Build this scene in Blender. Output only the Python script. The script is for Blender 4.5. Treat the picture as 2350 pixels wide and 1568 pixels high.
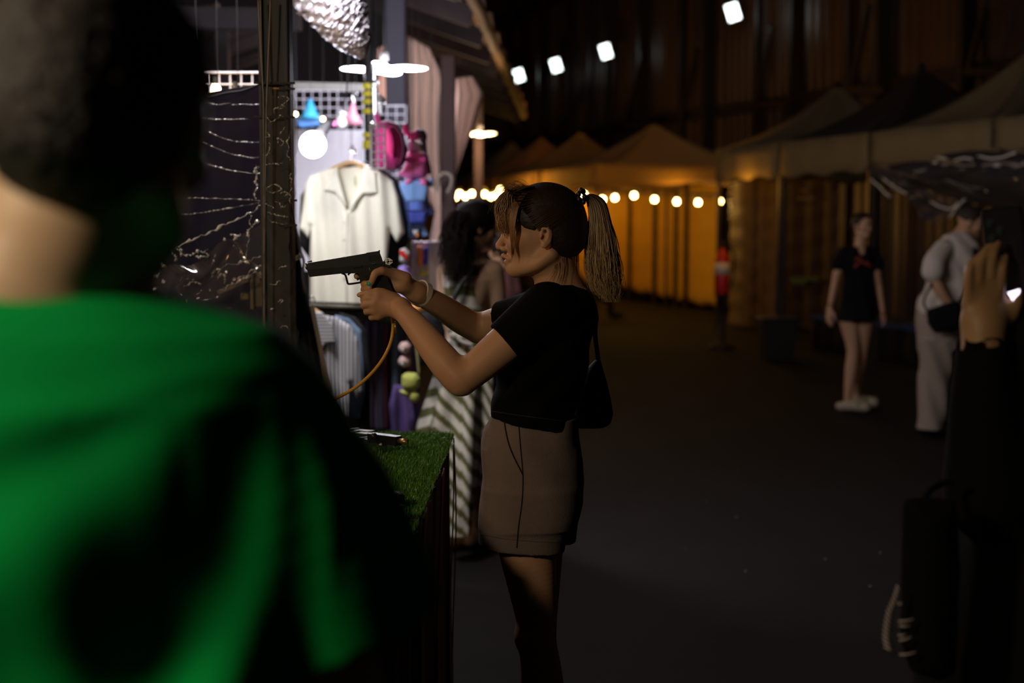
import bpy, math, random
import numpy as np
from mathutils import Vector, Matrix
from mathutils.bvhtree import BVHTree

random.seed(7); RNG = np.random.RandomState(11)
for _o in list(bpy.data.objects): bpy.data.objects.remove(_o, do_unlink=True)
scene = bpy.context.scene
COL = scene.collection

# ------------------------------------------------------------------ camera, world, exposure
F = 2350 * 50.0 / 36.0
PITCH = math.atan((784 - 517) / F)
CAMZ = 1.49
cam_data = bpy.data.cameras.new('camera')
cam = bpy.data.objects.new('camera', cam_data); COL.objects.link(cam)
cam.location = (0, 0, CAMZ); cam.rotation_euler = (math.pi / 2 - PITCH, 0, 0)
cam_data.lens = 50; cam_data.sensor_width = 36; cam_data.clip_start = 0.05; cam_data.clip_end = 300
cam_data.dof.use_dof = True; cam_data.dof.focus_distance = 3.40; cam_data.dof.aperture_fstop = 2.5
scene.camera = cam
scene.view_settings.view_transform = 'Standard'; scene.view_settings.look = 'None'
scene.view_settings.exposure = 0.0; scene.view_settings.gamma = 1.0
scene.view_settings.use_curve_mapping = False
world = bpy.data.worlds.new('night'); scene.world = world; world.use_nodes = True
world.node_tree.nodes['Background'].inputs[0].default_value = (0.05, 0.035, 0.05, 1)
world.node_tree.nodes['Background'].inputs[1].default_value = 0.05

def P(px, py, Y):
    """point of the place seen at pixel (px, py), Y metres in front of the camera"""
    dx = (px - 1175) / F; dy = -(py - 784) / F
    c, s = math.cos(PITCH), math.sin(PITCH)
    vy = c + dy * s; vz = dy * c - s
    t = Y / vy
    return Vector((dx * t, Y, CAMZ + vz * t))
def G(px, py, z=0.0):
    dx = (px - 1175) / F; dy = -(py - 784) / F
    c, s = math.cos(PITCH), math.sin(PITCH)
    vy = c + dy * s; vz = dy * c - s
    t = (z - CAMZ) / vz
    return Vector((dx * t, vy * t, z))

def light(name, kind, loc, energy, color, size=0.1, rot=None, spot=None):
    d = bpy.data.lights.new(name, kind); d.energy = energy; d.color = color
    if kind == 'AREA': d.size = size
    elif kind == 'SPOT':
        d.shadow_soft_size = size; d.spot_size = spot or 1.2; d.spot_blend = 0.6
    else: d.shadow_soft_size = size
    o = bpy.data.objects.new(name, d); o.location = loc; COL.objects.link(o)
    if rot is not None:
        o.rotation_euler = (Vector(rot) - Vector(loc)).to_track_quat('-Z', 'Y').to_euler()
    return o
AMBER = (1.0, 0.43, 0.035); WARM = (1.0, 0.66, 0.36); COOL = (0.86, 0.88, 1.0)
# lamp of the shooting stall, left of and behind the camera
light('stall_lamp_light', 'AREA', (-1.55, 0.42, 2.25), 20, (1.0, 0.80, 0.55), 0.22, rot=(-0.4, 1.2, 1.3))
light('stall_far_fill_light', 'AREA', (-1.9, 2.35, 2.15), 3.8, (1.0, 0.52, 0.20), 0.3, rot=(0.0, 3.5, 1.25))
light('table_fill_light', 'POINT', (-1.95, 3.70, 2.10), 11, (1.0, .80, .60), 0.05)  # added unseen fill for film glints, grass, woman and dress
light('clothes_fill_light', 'AREA', (-1.0, 5.1, 2.9), 36, (1.0, 0.95, 0.95), 0.35, rot=(-.5, 6.6, 1.0))  # unseen fill added to brighten the shirts and the striped dress

# ------------------------------------------------------------------ materials
_M = {}
def mat(name, col, rough=0.6, metal=0.0, emit=None, es=0.0, var=0.0, vscale=8.0, bump=0.0, bscale=60.0,
        alpha=1.0, trans=0.0, sheen=0.0, sss=0.0, coat=0.0, spec=0.5):
    if name in _M: return _M[name]
    m = bpy.data.materials.new(name); m.use_nodes = True; nt = m.node_tree; N = nt.nodes; L = nt.links
    b = N['Principled BSDF']
    b.inputs['Base Color'].default_value = (*col, 1); b.inputs['Roughness'].default_value = rough
    b.inputs['Metallic'].default_value = metal; b.inputs['Alpha'].default_value = alpha
    b.inputs['Transmission Weight'].default_value = trans
    b.inputs['Specular IOR Level'].default_value = spec
    if sheen: b.inputs['Sheen Weight'].default_value = sheen
    if coat: b.inputs['Coat Weight'].default_value = coat
    if sss:
        b.inputs['Subsurface Weight'].default_value = sss; b.inputs['Subsurface Scale'].default_value = 0.01
        b.inputs['Subsurface Radius'].default_value = (1.0, 0.35, 0.15)
    if emit:
        b.inputs['Emission Color'].default_value = (*emit, 1); b.inputs['Emission Strength'].default_value = es
    tc = N.new('ShaderNodeTexCoord')
    if var:
        n = N.new('ShaderNodeTexNoise'); n.inputs['Scale'].default_value = vscale; n.inputs['Detail'].default_value = 5
        L.new(tc.outputs['Object'], n.inputs['Vector'])
        mx = N.new('ShaderNodeMix'); mx.data_type = 'RGBA'
        mx.inputs[6].default_value = tuple(c * (1 - var) for c in col) + (1,)
        mx.inputs[7].default_value = tuple(min(1, c * (1 + var)) for c in col) + (1,)
        L.new(n.outputs['Fac'], mx.inputs[0]); L.new(mx.outputs[2], b.inputs['Base Color'])
    if bump:
        n2 = N.new('ShaderNodeTexNoise'); n2.inputs['Scale'].default_value = bscale; n2.inputs['Detail'].default_value = 4
        L.new(tc.outputs['Object'], n2.inputs['Vector'])
        bp = N.new('ShaderNodeBump'); bp.inputs['Strength'].default_value = bump; bp.inputs['Distance'].default_value = 0.003
        L.new(n2.outputs['Fac'], bp.inputs['Height']); L.new(bp.outputs[0], b.inputs['Normal'])
    _M[name] = m
    return m
def mat_attr(name, rough=0.6, attr='Col', sss=0.0, spec=0.5, bump=0.0, bscale=300, trans=0.0):
    """base colour from a colour attribute (the thing's own print or tone)"""
    if name in _M: return _M[name]
    m = mat(name, (0.5, 0.5, 0.5), rough=rough, sss=sss, spec=spec, bump=bump, bscale=bscale)
    nt = m.node_tree; a = nt.nodes.new('ShaderNodeAttribute'); a.attribute_name = attr
    nt.links.new(a.outputs['Color'], nt.nodes['Principled BSDF'].inputs['Base Color'])
    return m
def stripes_mat(name, ca, cb, freq, vec='Object', axis=0, width=0.5, rough=0.85, soft=0.1):
    m = mat(name, ca, rough=rough); nt = m.node_tree; N = nt.nodes; L = nt.links
    tc = N.new('ShaderNodeTexCoord'); sp = N.new('ShaderNodeSeparateXYZ'); L.new(tc.outputs[vec], sp.inputs[0])
    mu = N.new('ShaderNodeMath'); mu.operation = 'MULTIPLY'; mu.inputs[1].default_value = freq
    L.new(sp.outputs[axis], mu.inputs[0])
    fr = N.new('ShaderNodeMath'); fr.operation = 'FRACT'; L.new(mu.outputs[0], fr.inputs[0])
    gt = N.new('ShaderNodeMath'); gt.operation = 'GREATER_THAN'; gt.inputs[1].default_value = width
    L.new(fr.outputs[0], gt.inputs[0])
    mx = N.new('ShaderNodeMix'); mx.data_type = 'RGBA'; mx.inputs[6].default_value = (*ca, 1); mx.inputs[7].default_value = (*cb, 1)
    L.new(gt.outputs[0], mx.inputs[0]); L.new(mx.outputs[2], N['Principled BSDF'].inputs['Base Color'])
    return m

# ------------------------------------------------------------------ object helpers
ORG = {}
def tag(o, label=None, cat=None, group=None, kind=None):
    if label: o['label'] = label
    if cat: o['category'] = cat
    if group: o['group'] = group
    if kind: o['kind'] = kind
    return o
def thing(name, label, cat, loc=(0, 0, 0), group=None, kind=None):
    o = bpy.data.objects.new(name, None); o.location = loc; o.empty_display_size = 0.05
    COL.objects.link(o); ORG[o.name] = Vector(loc)
    return tag(o, label, cat, group, kind)
def link_mesh(name, verts, faces, m, parent=None, org=None, smooth=False):
    base = ORG[parent.name] if parent is not None else Vector(org or (0, 0, 0))
    V = np.asarray(verts, dtype=np.float32).reshape(-1, 3) - np.array(base, dtype=np.float32)
    me = bpy.data.meshes.new(name)
    if isinstance(faces, np.ndarray):
        nf = len(faces); k = faces.shape[1]
        me.vertices.add(len(V)); me.vertices.foreach_set('co', V.ravel())
        me.loops.add(nf * k); me.loops.foreach_set('vertex_index', faces.astype(np.int32).ravel())
        me.polygons.add(nf); me.polygons.foreach_set('loop_start', np.arange(0, nf * k, k, dtype=np.int32))
        me.polygons.foreach_set('loop_total', np.full(nf, k, dtype=np.int32)); me.update(calc_edges=True)
    else:
        me.from_pydata(V.tolist(), [], faces)
    if smooth: me.polygons.foreach_set('use_smooth', np.ones(len(me.polygons), dtype=bool))
    for mm in (m if isinstance(m, (list, tuple)) else [m]): me.materials.append(mm)
    o = bpy.data.objects.new(name, me); COL.objects.link(o)
    if parent is not None: o.parent = parent; ORG[o.name] = Vector(base)
    else: o.location = base; ORG[o.name] = Vector(base)
    return o
def copy_tree(o, parent=None, loc=None):
    c = o.copy(); COL.objects.link(c); c.parent = parent
    if loc is not None: c.location = loc
    for ch in list(o.children): copy_tree(ch, c)
    return c

class MB:
    def __init__(s): s.v = []; s.f = []; s.sm = False
    def add(s, vs, fs):
        n = len(s.v); s.v += [tuple(v) for v in vs]; s.f += [[i + n for i in f] for f in fs]; return s
    def box(s, c, d, rot=None):
        hx, hy, hz = d[0] / 2, d[1] / 2, d[2] / 2
        vs = [Vector((x, y, z)) for x in (-hx, hx) for y in (-hy, hy) for z in (-hz, hz)]
        if rot is not None: vs = [rot @ v for v in vs]
        c = Vector(c)
        return s.add([v + c for v in vs], [(0, 1, 3, 2), (4, 6, 7, 5), (0, 4, 5, 1), (2, 3, 7, 6), (0, 2, 6, 4), (1, 5, 7, 3)])
    def bbox(s, c, d, bev=0.004, rot=None):
        """box with bevelled edges"""
        hx, hy, hz = [q / 2 for q in d]; b = min(bev, hx * .9, hy * .9, hz * .9)
        import itertools
        vs = []; idx = {}
        for sx, sy, sz in itertools.product((-1, 1), repeat=3):
            for ax in range(3):
                q = [hx, hy, hz]; p = [h - b for h in q]; p[ax] = q[ax]
                idx[(sx, sy, sz, ax)] = len(vs); vs.append(Vector((sx * p[0], sy * p[1], sz * p[2])))
        fs = []
        I = lambda a, ax: idx[(a[0], a[1], a[2], ax)]
        for ax in range(3):
            o = [i for i in range(3) if i != ax]
            for sg in (-1, 1):
                ring = []
                for (u, w) in ((-1, -1), (1, -1), (1, 1), (-1, 1)):
                    a = [0, 0, 0]; a[ax] = sg; a[o[0]] = u; a[o[1]] = w; ring.append(I(a, ax))
                fs.append(ring)
            for u in (-1, 1):
                for w in (-1, 1):
                    a0 = [0, 0, 0]; a1 = [0, 0, 0]; a0[ax] = -1; a1[ax] = 1
                    a0[o[0]] = a1[o[0]] = u; a0[o[1]] = a1[o[1]] = w
                    fs.append([I(a0, o[0]), I(a1, o[0]), I(a1, o[1]), I(a0, o[1])])
        for a in itertools.product((-1, 1), repeat=3): fs.append([I(a, 0), I(a, 1), I(a, 2)])
        if rot is not None: vs = [rot @ v for v in vs]
        c = Vector(c); return s.add([v + c for v in vs], fs)
    def tube(s, pts, r, n=8, cap=True):
        pts = [Vector(p) for p in pts]; rs = r if isinstance(r, (list, tuple, np.ndarray)) else [r] * len(pts)
        vs = []; prev = None
        for i, p in enumerate(pts):
            t = (pts[min(i + 1, len(pts) - 1)] - pts[max(i - 1, 0)])
            t = t.normalized() if t.length > 1e-9 else Vector((0, 0, 1))
            if prev is None:
                a = Vector((0, 0, 1)) if abs(t.z) < 0.9 else Vector((1, 0, 0)); u = t.cross(a).normalized()
            else: u = (prev - t * prev.dot(t)).normalized()
            prev = u; w = t.cross(u)
            for k in range(n):
                a = 2 * math.pi * k / n; vs.append(p + (u * math.cos(a) + w * math.sin(a)) * rs[i])
        fs = [[i * n + k, i * n + (k + 1) % n, (i + 1) * n + (k + 1) % n, (i + 1) * n + k] for i in range(len(pts) - 1) for k in range(n)]
        if cap: fs += [list(range(n))[::-1], [(len(pts) - 1) * n + k for k in range(n)]]
        return s.add(vs, fs)
    def bar(s, a, b, w, h=None, up=(0, 0, 1)):
        """rectangular bar from a to b"""
        a = Vector(a); b = Vector(b); h = h or w; t = (b - a).normalized(); up = Vector(up)
        if abs(t.dot(up)) > 0.98: up = Vector((0, 1, 0))
        u = t.cross(up).normalized(); v = u.cross(t)
        vs = [q + u * (sx * w / 2) + v * (sz * h / 2) for q in (a, b) for sx, sz in ((-1, -1), (1, -1), (1, 1), (-1, 1))]
        return s.add(vs, [(0, 3, 2, 1), (4, 5, 6, 7)] + [(k, (k + 1) % 4, 4 + (k + 1) % 4, 4 + k) for k in range(4)])
    def lathe(s, c, prof, n=20, axis=None):
        """prof = (radius, height) pairs about the z axis (or about axis)"""
        q = Vector(axis).to_track_quat('Z', 'Y') if axis is not None else None; c = Vector(c); vs = []
        for r, z in prof:
            for k in range(n):
                a = 2 * math.pi * k / n; v = Vector((r * math.cos(a), r * math.sin(a), z))
                vs.append(c + (q @ v if q else v))
        fs = [[i * n + k, i * n + (k + 1) % n, (i + 1) * n + (k + 1) % n, (i + 1) * n + k] for i in range(len(prof) - 1) for k in range(n)]
        fs += [list(range(n))[::-1], [(len(prof) - 1) * n + k for k in range(n)]]
        return s.add(vs, fs)
    def ball(s, c, r, n=14, m=9):
        rr = r if isinstance(r, (tuple, list)) else (r, r, r); c = Vector(c); vs = []
        for i in range(m + 1):
            th = math.pi * i / m; q = max(math.sin(th), 0.02)
            for k in range(n):
                a = 2 * math.pi * k / n; vs.append(c + Vector((rr[0] * q * math.cos(a), rr[1] * q * math.sin(a), rr[2] * math.cos(th))))
        fs = [[i * n + k, (i + 1) * n + k, (i + 1) * n + (k + 1) % n, i * n + (k + 1) % n] for i in range(m) for k in range(n)]
        fs += [list(range(n)), [m * n + k for k in range(n)][::-1]]
        return s.add(vs, fs)
    def prism(s, pts, d):
        """polygon of world points extruded by vector d"""
        n = len(pts); d = Vector(d); a = [Vector(p) for p in pts]
        return s.add(a + [p + d for p in a], [list(range(n)), [n + k for k in range(n)][::-1]] + [[k, n + k, n + (k + 1) % n, (k + 1) % n] for k in range(n)])
    def sheet(s, fn, nu, nv, thick=0.0):
        vs = [Vector(fn(i / nu, j / nv)) for j in range(nv + 1) for i in range(nu + 1)]
        w = nu + 1; fs = [[j * w + i, j * w + i + 1, (j + 1) * w + i + 1, (j + 1) * w + i] for j in range(nv) for i in range(nu)]
        if thick:
            off = Vector((0, thick, 0)) if not isinstance(thick, Vector) else thick
            n0 = len(vs); vs = vs + [v + off for v in vs]
            fs = fs + [[n0 + q for q in f][::-1] for f in fs]
            rim = [i for i in range(w)] + [j * w + nu for j in range(1, nv + 1)] + [nv * w + i for i in range(nu - 1, -1, -1)] + [j * w for j in range(nv - 1, 0, -1)]
            fs += [[rim[k], n0 + rim[k], n0 + rim[(k + 1) % len(rim)], rim[(k + 1) % len(rim)]] for k in range(len(rim))]
        return s.add(vs, fs)
    def build(s, name, m, parent=None, org=None, smooth=False):
        return link_mesh(name, s.v, s.f, m, parent, org, smooth)
def part(name, mb, m, parent, smooth=False, label=None):
    o = mb.build(name, m, parent, smooth=smooth)
    if label: o['label'] = label
    return o
def single(name, mb, m, label, cat, org, group=None, smooth=False, kind=None):
    return tag(mb.build(name, m, None, org, smooth), label, cat, group, kind)
def bez(pts, n=24):
    """Catmull-Rom through the points"""
    p = [np.array(q, dtype=float) for q in pts]; p = [2 * p[0] - p[1]] + p + [2 * p[-1] - p[-2]]; out = []
    seg = len(p) - 3
    for i in range(seg):
        a, b, c, d = p[i:i + 4]; m = max(2, n // seg)
        for k in range(m):
            t = k / m
            out.append(0.5 * ((2 * b) + (c - a) * t + (2 * a - 5 * b + 4 * c - d) * t * t + (3 * b - a - 3 * c + d) * t ** 3))
    out.append(p[-2]); return [Vector(q) for q in out]
def bez4(pts, m=4):
    p = [np.array(q, dtype=float) for q in pts]; p = [2 * p[0] - p[1]] + p + [2 * p[-1] - p[-2]]; out = []
    for i in range(len(p) - 3):
        a, b, c, d = p[i:i + 4]
        for k in range(m):
            t = k / m; v = 0.5 * ((2 * b) + (c - a) * t + (2 * a - 5 * b + 4 * c - d) * t * t + (3 * b - a - 3 * c + d) * t ** 3)
            v[3] = max(v[3], .6 * min(b[3], c[3])); out.append(v)
    out.append(p[-2]); return out
def PX(lst):
    return [P(*q) for q in lst]

# ------------------------------------------------------------------ distance fields -> one continuous surface
class SDF:
    def __init__(s, lo, hi, vs):
        s.vs = vs; s.lo = np.array(lo, dtype=np.float64)
        s.n = np.ceil((np.array(hi) - s.lo) / vs).astype(int) + 1
        s.ax = [s.lo[i] + np.arange(s.n[i]) * vs for i in range(3)]
        s.D = np.full(s.n, 1.0, dtype=np.float32)
    def _b(s, lo, hi, m):
        sl = []
        for i in range(3):
            a = int(max(0, math.floor((lo[i] - m - s.lo[i]) / s.vs))); b = int(min(s.n[i], math.ceil((hi[i] + m - s.lo[i]) / s.vs) + 1))
            if b <= a: return None, None
            sl.append(slice(a, b))
        g = [s.ax[i][sl[i]].astype(np.float32) for i in range(3)]
        return tuple(sl), (g[0][:, None, None], g[1][None, :, None], g[2][None, None, :])
    def op(s, sl, d, k, mode='u'):
        a = s.D[sl]
        if mode == 'u':
            m = np.minimum(a, d)
            if k > 0: h = np.maximum(k - np.abs(a - d), 0) / k; m = m - h * h * k * 0.25
        elif mode == 's':
            m = np.maximum(a, -d)
            if k > 0: h = np.maximum(k - np.abs(a + d), 0) / k; m = m + h * h * k * 0.25
        elif mode == 'i':
            m = np.maximum(a, d)
        s.D[sl] = m
    def cone(s, a, b, ra, rb=None, k=0.01, w=None, sq=1.0, mode='u'):
        """tapered limb; w, sq widen it along direction w"""
        rb = ra if rb is None else rb; a = np.array(a, dtype=float); b = np.array(b, dtype=float); R = max(ra, rb) * max(1, sq)
        sl, g = s._b(np.minimum(a, b) - R, np.maximum(a, b) + R, k + 3 * s.vs)
        if sl is None: return s
        ba = b - a; L2 = float(ba @ ba) + 1e-12
        t = ((g[0] - a[0]) * ba[0] + (g[1] - a[1]) * ba[1] + (g[2] - a[2]) * ba[2]) / L2
        t = np.clip(t, 0, 1)
        x = g[0] - a[0] - t * ba[0]; y = g[1] - a[1] - t * ba[1]; z = g[2] - a[2] - t * ba[2]
        if w is not None and sq != 1.0:
            w = np.array(w, dtype=float); w /= np.linalg.norm(w); q = (x * w[0] + y * w[1] + z * w[2]) * (1 / sq - 1)
            x = x + w[0] * q; y = y + w[1] * q; z = z + w[2] * q
        s.op(sl, (np.sqrt(x * x + y * y + z * z) - (ra + (rb - ra) * t)).astype(np.float32), k, mode); return s
    def chain(s, pts, rs, k=0.01, w=None, sq=1.0, mode='u'):
        """a limb through several joints, blended into the rest as one piece"""
        if len(pts) > 2:
            q = bez4([tuple(p) + (r,) for p, r in zip(pts, rs)], 7); pts = [p[:3] for p in q]; rs = [p[3] for p in q]
        A = np.array([tuple(p) for p in pts], dtype=float); R = max(rs) * max(1, sq)
        sl, g = s._b(A.min(0) - R, A.max(0) + R, k + 3 * s.vs)
        if sl is None: return s
        D = None
        if w is not None: w = np.array(w, dtype=float); w = w / np.linalg.norm(w)
        for i in range(len(A) - 1):
            a, ba = A[i], A[i + 1] - A[i]; L2 = float(ba @ ba) + 1e-12
            t = np.clip(((g[0] - a[0]) * ba[0] + (g[1] - a[1]) * ba[1] + (g[2] - a[2]) * ba[2]) / L2, 0, 1)
            x = g[0] - a[0] - t * ba[0]; y = g[1] - a[1] - t * ba[1]; z = g[2] - a[2] - t * ba[2]
            if w is not None and sq != 1.0:
                q = (x * w[0] + y * w[1] + z * w[2]) * (1 / sq - 1); x = x + w[0] * q; y = y + w[1] * q; z = z + w[2] * q
            d = np.sqrt(x * x + y * y + z * z) - (rs[i] + (rs[i + 1] - rs[i]) * t)
            D = d if D is None else np.minimum(D, d)
        s.op(sl, D.astype(np.float32), k, mode); return s
    def sub(s): return SDF(s.lo, s.lo + (s.n - 1.01) * s.vs, s.vs)
    def merge(s, o, k=0.01):
        s.op((slice(None),) * 3, o.D, k, 'u'); return s
    def ell(s, c, r, k=0.01, rot=None, mode='u'):
        c = np.array(c, dtype=float); r = np.array(r, dtype=float); R = r.max()
        sl, g = s._b(c - R, c + R, k + 3 * s.vs)
        if sl is None: return s
        x, y, z = g[0] - c[0], g[1] - c[1], g[2] - c[2]
        if rot is not None:
            M = np.array(rot).reshape(3, 3)   # rows = local axes
            x, y, z = (M[0, 0] * x + M[0, 1] * y + M[0, 2] * z, M[1, 0] * x + M[1, 1] * y + M[1, 2] * z, M[2, 0] * x + M[2, 1] * y + M[2, 2] * z)
        k0 = np.sqrt((x / r[0]) ** 2 + (y / r[1]) ** 2 + (z / r[2]) ** 2)
        k1 = np.sqrt((x / r[0] ** 2) ** 2 + (y / r[1] ** 2) ** 2 + (z / r[2] ** 2) ** 2) + 1e-6
        s.op(sl, (k0 * (k0 - 1) / k1).astype(np.float32), k, mode); return s
    def loft(s, st, k=0.01, n=2.3, mode='u', fold=None):
        """stations (z, x0, x1, yc, b): cross-sections stacked upwards"""
        st = sorted(st); Z = np.array([q[0] for q in st]); A = np.array(st)
        lo = (A[:, 1].min(), (A[:, 3] - A[:, 4]).min(), Z[0]); hi = (A[:, 2].max(), (A[:, 3] + A[:, 4]).max(), Z[-1])
        sl, g = s._b(lo, hi, k + 3 * s.vs)
        if sl is None: return s
        z = g[2]; zc = np.clip(z, Z[0], Z[-1])
        x0 = np.interp(zc, Z, A[:, 1]); x1 = np.interp(zc, Z, A[:, 2]); yc = np.interp(zc, Z, A[:, 3]); b = np.interp(zc, Z, A[:, 4])
        xc = (x0 + x1) / 2; a = (x1 - x0) / 2
        X = (g[0] - xc) ; Y = (g[1] - yc)
        q = (np.abs(X / a) ** n + np.abs(Y / b) ** n + 1e-9) ** (1 / n)
        d = (q - 1) * np.minimum(a, b)
        if fold is not None: d = d - fold(X, Y, z)
        dz = np.maximum(np.maximum(Z[0] - z, z - Z[-1]), -1)
        d = np.maximum(d, dz + 0 * d)
        s.op(sl, d.astype(np.float32), k, mode); return s
    def plane(s, p, nrm, mode='i', lo=None, hi=None):
        """keep the side opposite to nrm"""
        nrm = np.array(nrm, dtype=float); nrm /= np.linalg.norm(nrm)
        sl, g = s._b(s.lo if lo is None else np.array(lo), (s.lo + s.n * s.vs) if hi is None else np.array(hi), 0)
        d = ((g[0] - p[0]) * nrm[0] + (g[1] - p[1]) * nrm[1] + (g[2] - p[2]) * nrm[2]).astype(np.float32)
        s.op(sl, d + np.zeros_like(s.D[sl]), 0, mode); return s
    def poly_xz(s, pts, inflate=0.0):
        """intersect with a polygon in the x-z plane"""
        X, Z = np.meshgrid(s.ax[0], s.ax[2], indexing='ij'); d = np.full(X.shape, 1e9); ins = np.zeros(X.shape, bool)
        n = len(pts)
        for i in range(n):
            ax_, az = pts[i]; bx, bz = pts[(i + 1) % n]; ex, ez = bx - ax_, bz - az
            t = np.clip(((X - ax_) * ex + (Z - az) * ez) / (ex * ex + ez * ez + 1e-12), 0, 1)
            d = np.minimum(d, np.hypot(X - ax_ - t * ex, Z - az - t * ez))
            c = ((az > Z) != (bz > Z)) & (X < (bx - ax_) * (Z - az) / ((bz - az) if abs(bz - az) > 1e-12 else 1e-12) + ax_)
            ins ^= c
        d = np.where(ins, -d, d) - inflate
        s.D = np.maximum(s.D, d.astype(np.float32)[:, None, :]); return s
    def mesh(s):
        D = s.D; ins = D < 0
        nx, ny, nz = D.shape
        c = np.zeros((nx - 1, ny - 1, nz - 1), dtype=np.int8)
        for i in (0, 1):
            for j in (0, 1):
                for k in (0, 1): c += ins[i:nx - 1 + i, j:ny - 1 + j, k:nz - 1 + k]
        act = np.argwhere((c > 0) & (c < 8)); idx = np.full(c.shape, -1, dtype=np.int32)
        idx[act[:, 0], act[:, 1], act[:, 2]] = np.arange(len(act))
        cor = {}
        for i in (0, 1):
            for j in (0, 1):
                for k in (0, 1): cor[i, j, k] = D[act[:, 0] + i, act[:, 1] + j, act[:, 2] + k]
        acc = np.zeros((len(act), 3)); cnt = np.zeros(len(act))
        for a in cor:
            for ax in range(3):
                if a[ax] == 1: continue
                b = list(a); b[ax] = 1; b = tuple(b); da, db = cor[a], cor[b]; m = (da < 0) != (db < 0)
                t = np.where(m, da / np.where(m, da - db, 1), 0)
                p = np.tile(np.array(a, dtype=float), (len(act), 1)); p[:, ax] = t
                acc[m] += p[m]; cnt[m] += 1
        V = s.lo + (act + acc / cnt[:, None]) * s.vs
        Fs = []
        for ax in range(3):
            sl0 = [slice(1, -1)] * 3; sl1 = [slice(1, -1)] * 3
            sl0[ax] = slice(0, -1); sl1[ax] = slice(1, None)
            a = ins[tuple(sl0)]; b = ins[tuple(sl1)]
            e = np.argwhere(a != b); 
            if not len(e): continue
            fl = a[e[:, 0], e[:, 1], e[:, 2]]
            e = e + 1; e[:, ax] -= 1
            o1, o2 = [q for q in range(3) if q != ax]
            def I(d1, d2):
                q = e.copy(); q[:, o1] -= d1; q[:, o2] -= d2; return idx[q[:, 0], q[:, 1], q[:, 2]]
            quad = np.stack([I(0, 0), I(1, 0), I(1, 1), I(0, 1)], 1)
            flip = fl if ax != 1 else ~fl
            quad[~flip] = quad[~flip][:, ::-1]
            Fs.append(quad)
        Fq = np.concatenate(Fs); Fq = Fq[(Fq >= 0).all(1)]
        return V, Fq
def smooth_mesh(V, Fq, it=2, lam=0.5):
    e = np.concatenate([Fq[:, [0, 1]], Fq[:, [1, 2]], Fq[:, [2, 3]], Fq[:, [3, 0]]]); n = len(V)
    i = np.concatenate([e[:, 0], e[:, 1]]); j = np.concatenate([e[:, 1], e[:, 0]])
    deg = np.bincount(i, minlength=n)[:, None]
    for q in range(it):
        for l in (lam, -lam * 1.03):
            acc = np.stack([np.bincount(i, weights=V[j, a], minlength=n) for a in range(3)], 1)
            V = V + l * (acc / deg - V)
    return V
def flesh(sdf, name, m, parent=None, org=None, it=3, disp=None, col=None, label=None):
    V, Q = sdf.mesh(); V = smooth_mesh(V, Q, it)
    if disp is not None: V = disp(V)
    o = link_mesh(name, V, Q, m, parent, org, smooth=True)
    if col is not None:
        me = o.data; ca = me.color_attributes.new('Col', 'FLOAT_COLOR', 'POINT')
        C = np.ones((len(V), 4), dtype=np.float32); C[:, :3] = col(V); ca.data.foreach_set('color', C.ravel())
    if label: o['label'] = label
    return o
def bvh_of(o):
    me = o.data; base = ORG[o.name]
    return BVHTree.FromPolygons([v.co + base for v in me.vertices], [tuple(p.vertices) for p in me.polygons])
def hit(bvh, px, py, off=0.0):
    c = Vector((0, 0, CAMZ)); d = (P(px, py, 5.0) - c).normalized(); r = bvh.ray_cast(c, d)
    return None if r[0] is None else r[0] - d * off
def on(bvh, pts, n=24, off=0.0):
    """curve through pixels laid on a surface"""
    cur = bez([(a, b, 0) for a, b in pts], n); out = []
    for q in cur:
        h = hit(bvh, q.x, q.y, off)
        if h is not None: out.append(h)
    return out
def strands(curves, r, name, m, parent, n=3, col=None, taper=0.25):
    """many hair tubes in one mesh; curves = lists of points"""
    vs = []; fs = []; cs = []
    for ci, c in enumerate(curves):
        c = np.array([tuple(q) for q in c]); L = len(c); t = np.gradient(c, axis=0); t /= np.linalg.norm(t, axis=1)[:, None] + 1e-9
        a = np.array([0.2, 1.0, 0.1]); u = np.cross(t, a); u /= np.linalg.norm(u, axis=1)[:, None] + 1e-9; w = np.cross(t, u)
        tt = np.linspace(0, 1, L); rr = (r * (1 - (1 - taper) * tt ** 2))[:, None]
        b0 = len(vs) and sum(len(q) for q in vs) or 0
        ring = [c + (u * math.cos(2 * math.pi * k / n) + w * math.sin(2 * math.pi * k / n)) * rr for k in range(n)]
        vv = np.stack(ring, 1).reshape(-1, 3); vs.append(vv); cs.append(np.repeat(tt, n))
        for i in range(L - 1):
            for k in range(n): fs.append((b0 + i * n + k, b0 + i * n + (k + 1) % n, b0 + (i + 1) * n + (k + 1) % n, b0 + (i + 1) * n + k))
    V = np.concatenate(vs); T = np.concatenate(cs)
    o = link_mesh(name, V, np.array(fs, dtype=np.int32), m, parent, smooth=True)
    o['kind'] = 'stuff'
    if col is not None:
        ca = o.data.color_attributes.new('Col', 'FLOAT_COLOR', 'POINT'); C = np.ones((len(V), 4), dtype=np.float32)
        C[:, :3] = col(V, T); ca.data.foreach_set('color', C.ravel())
    return o

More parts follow.
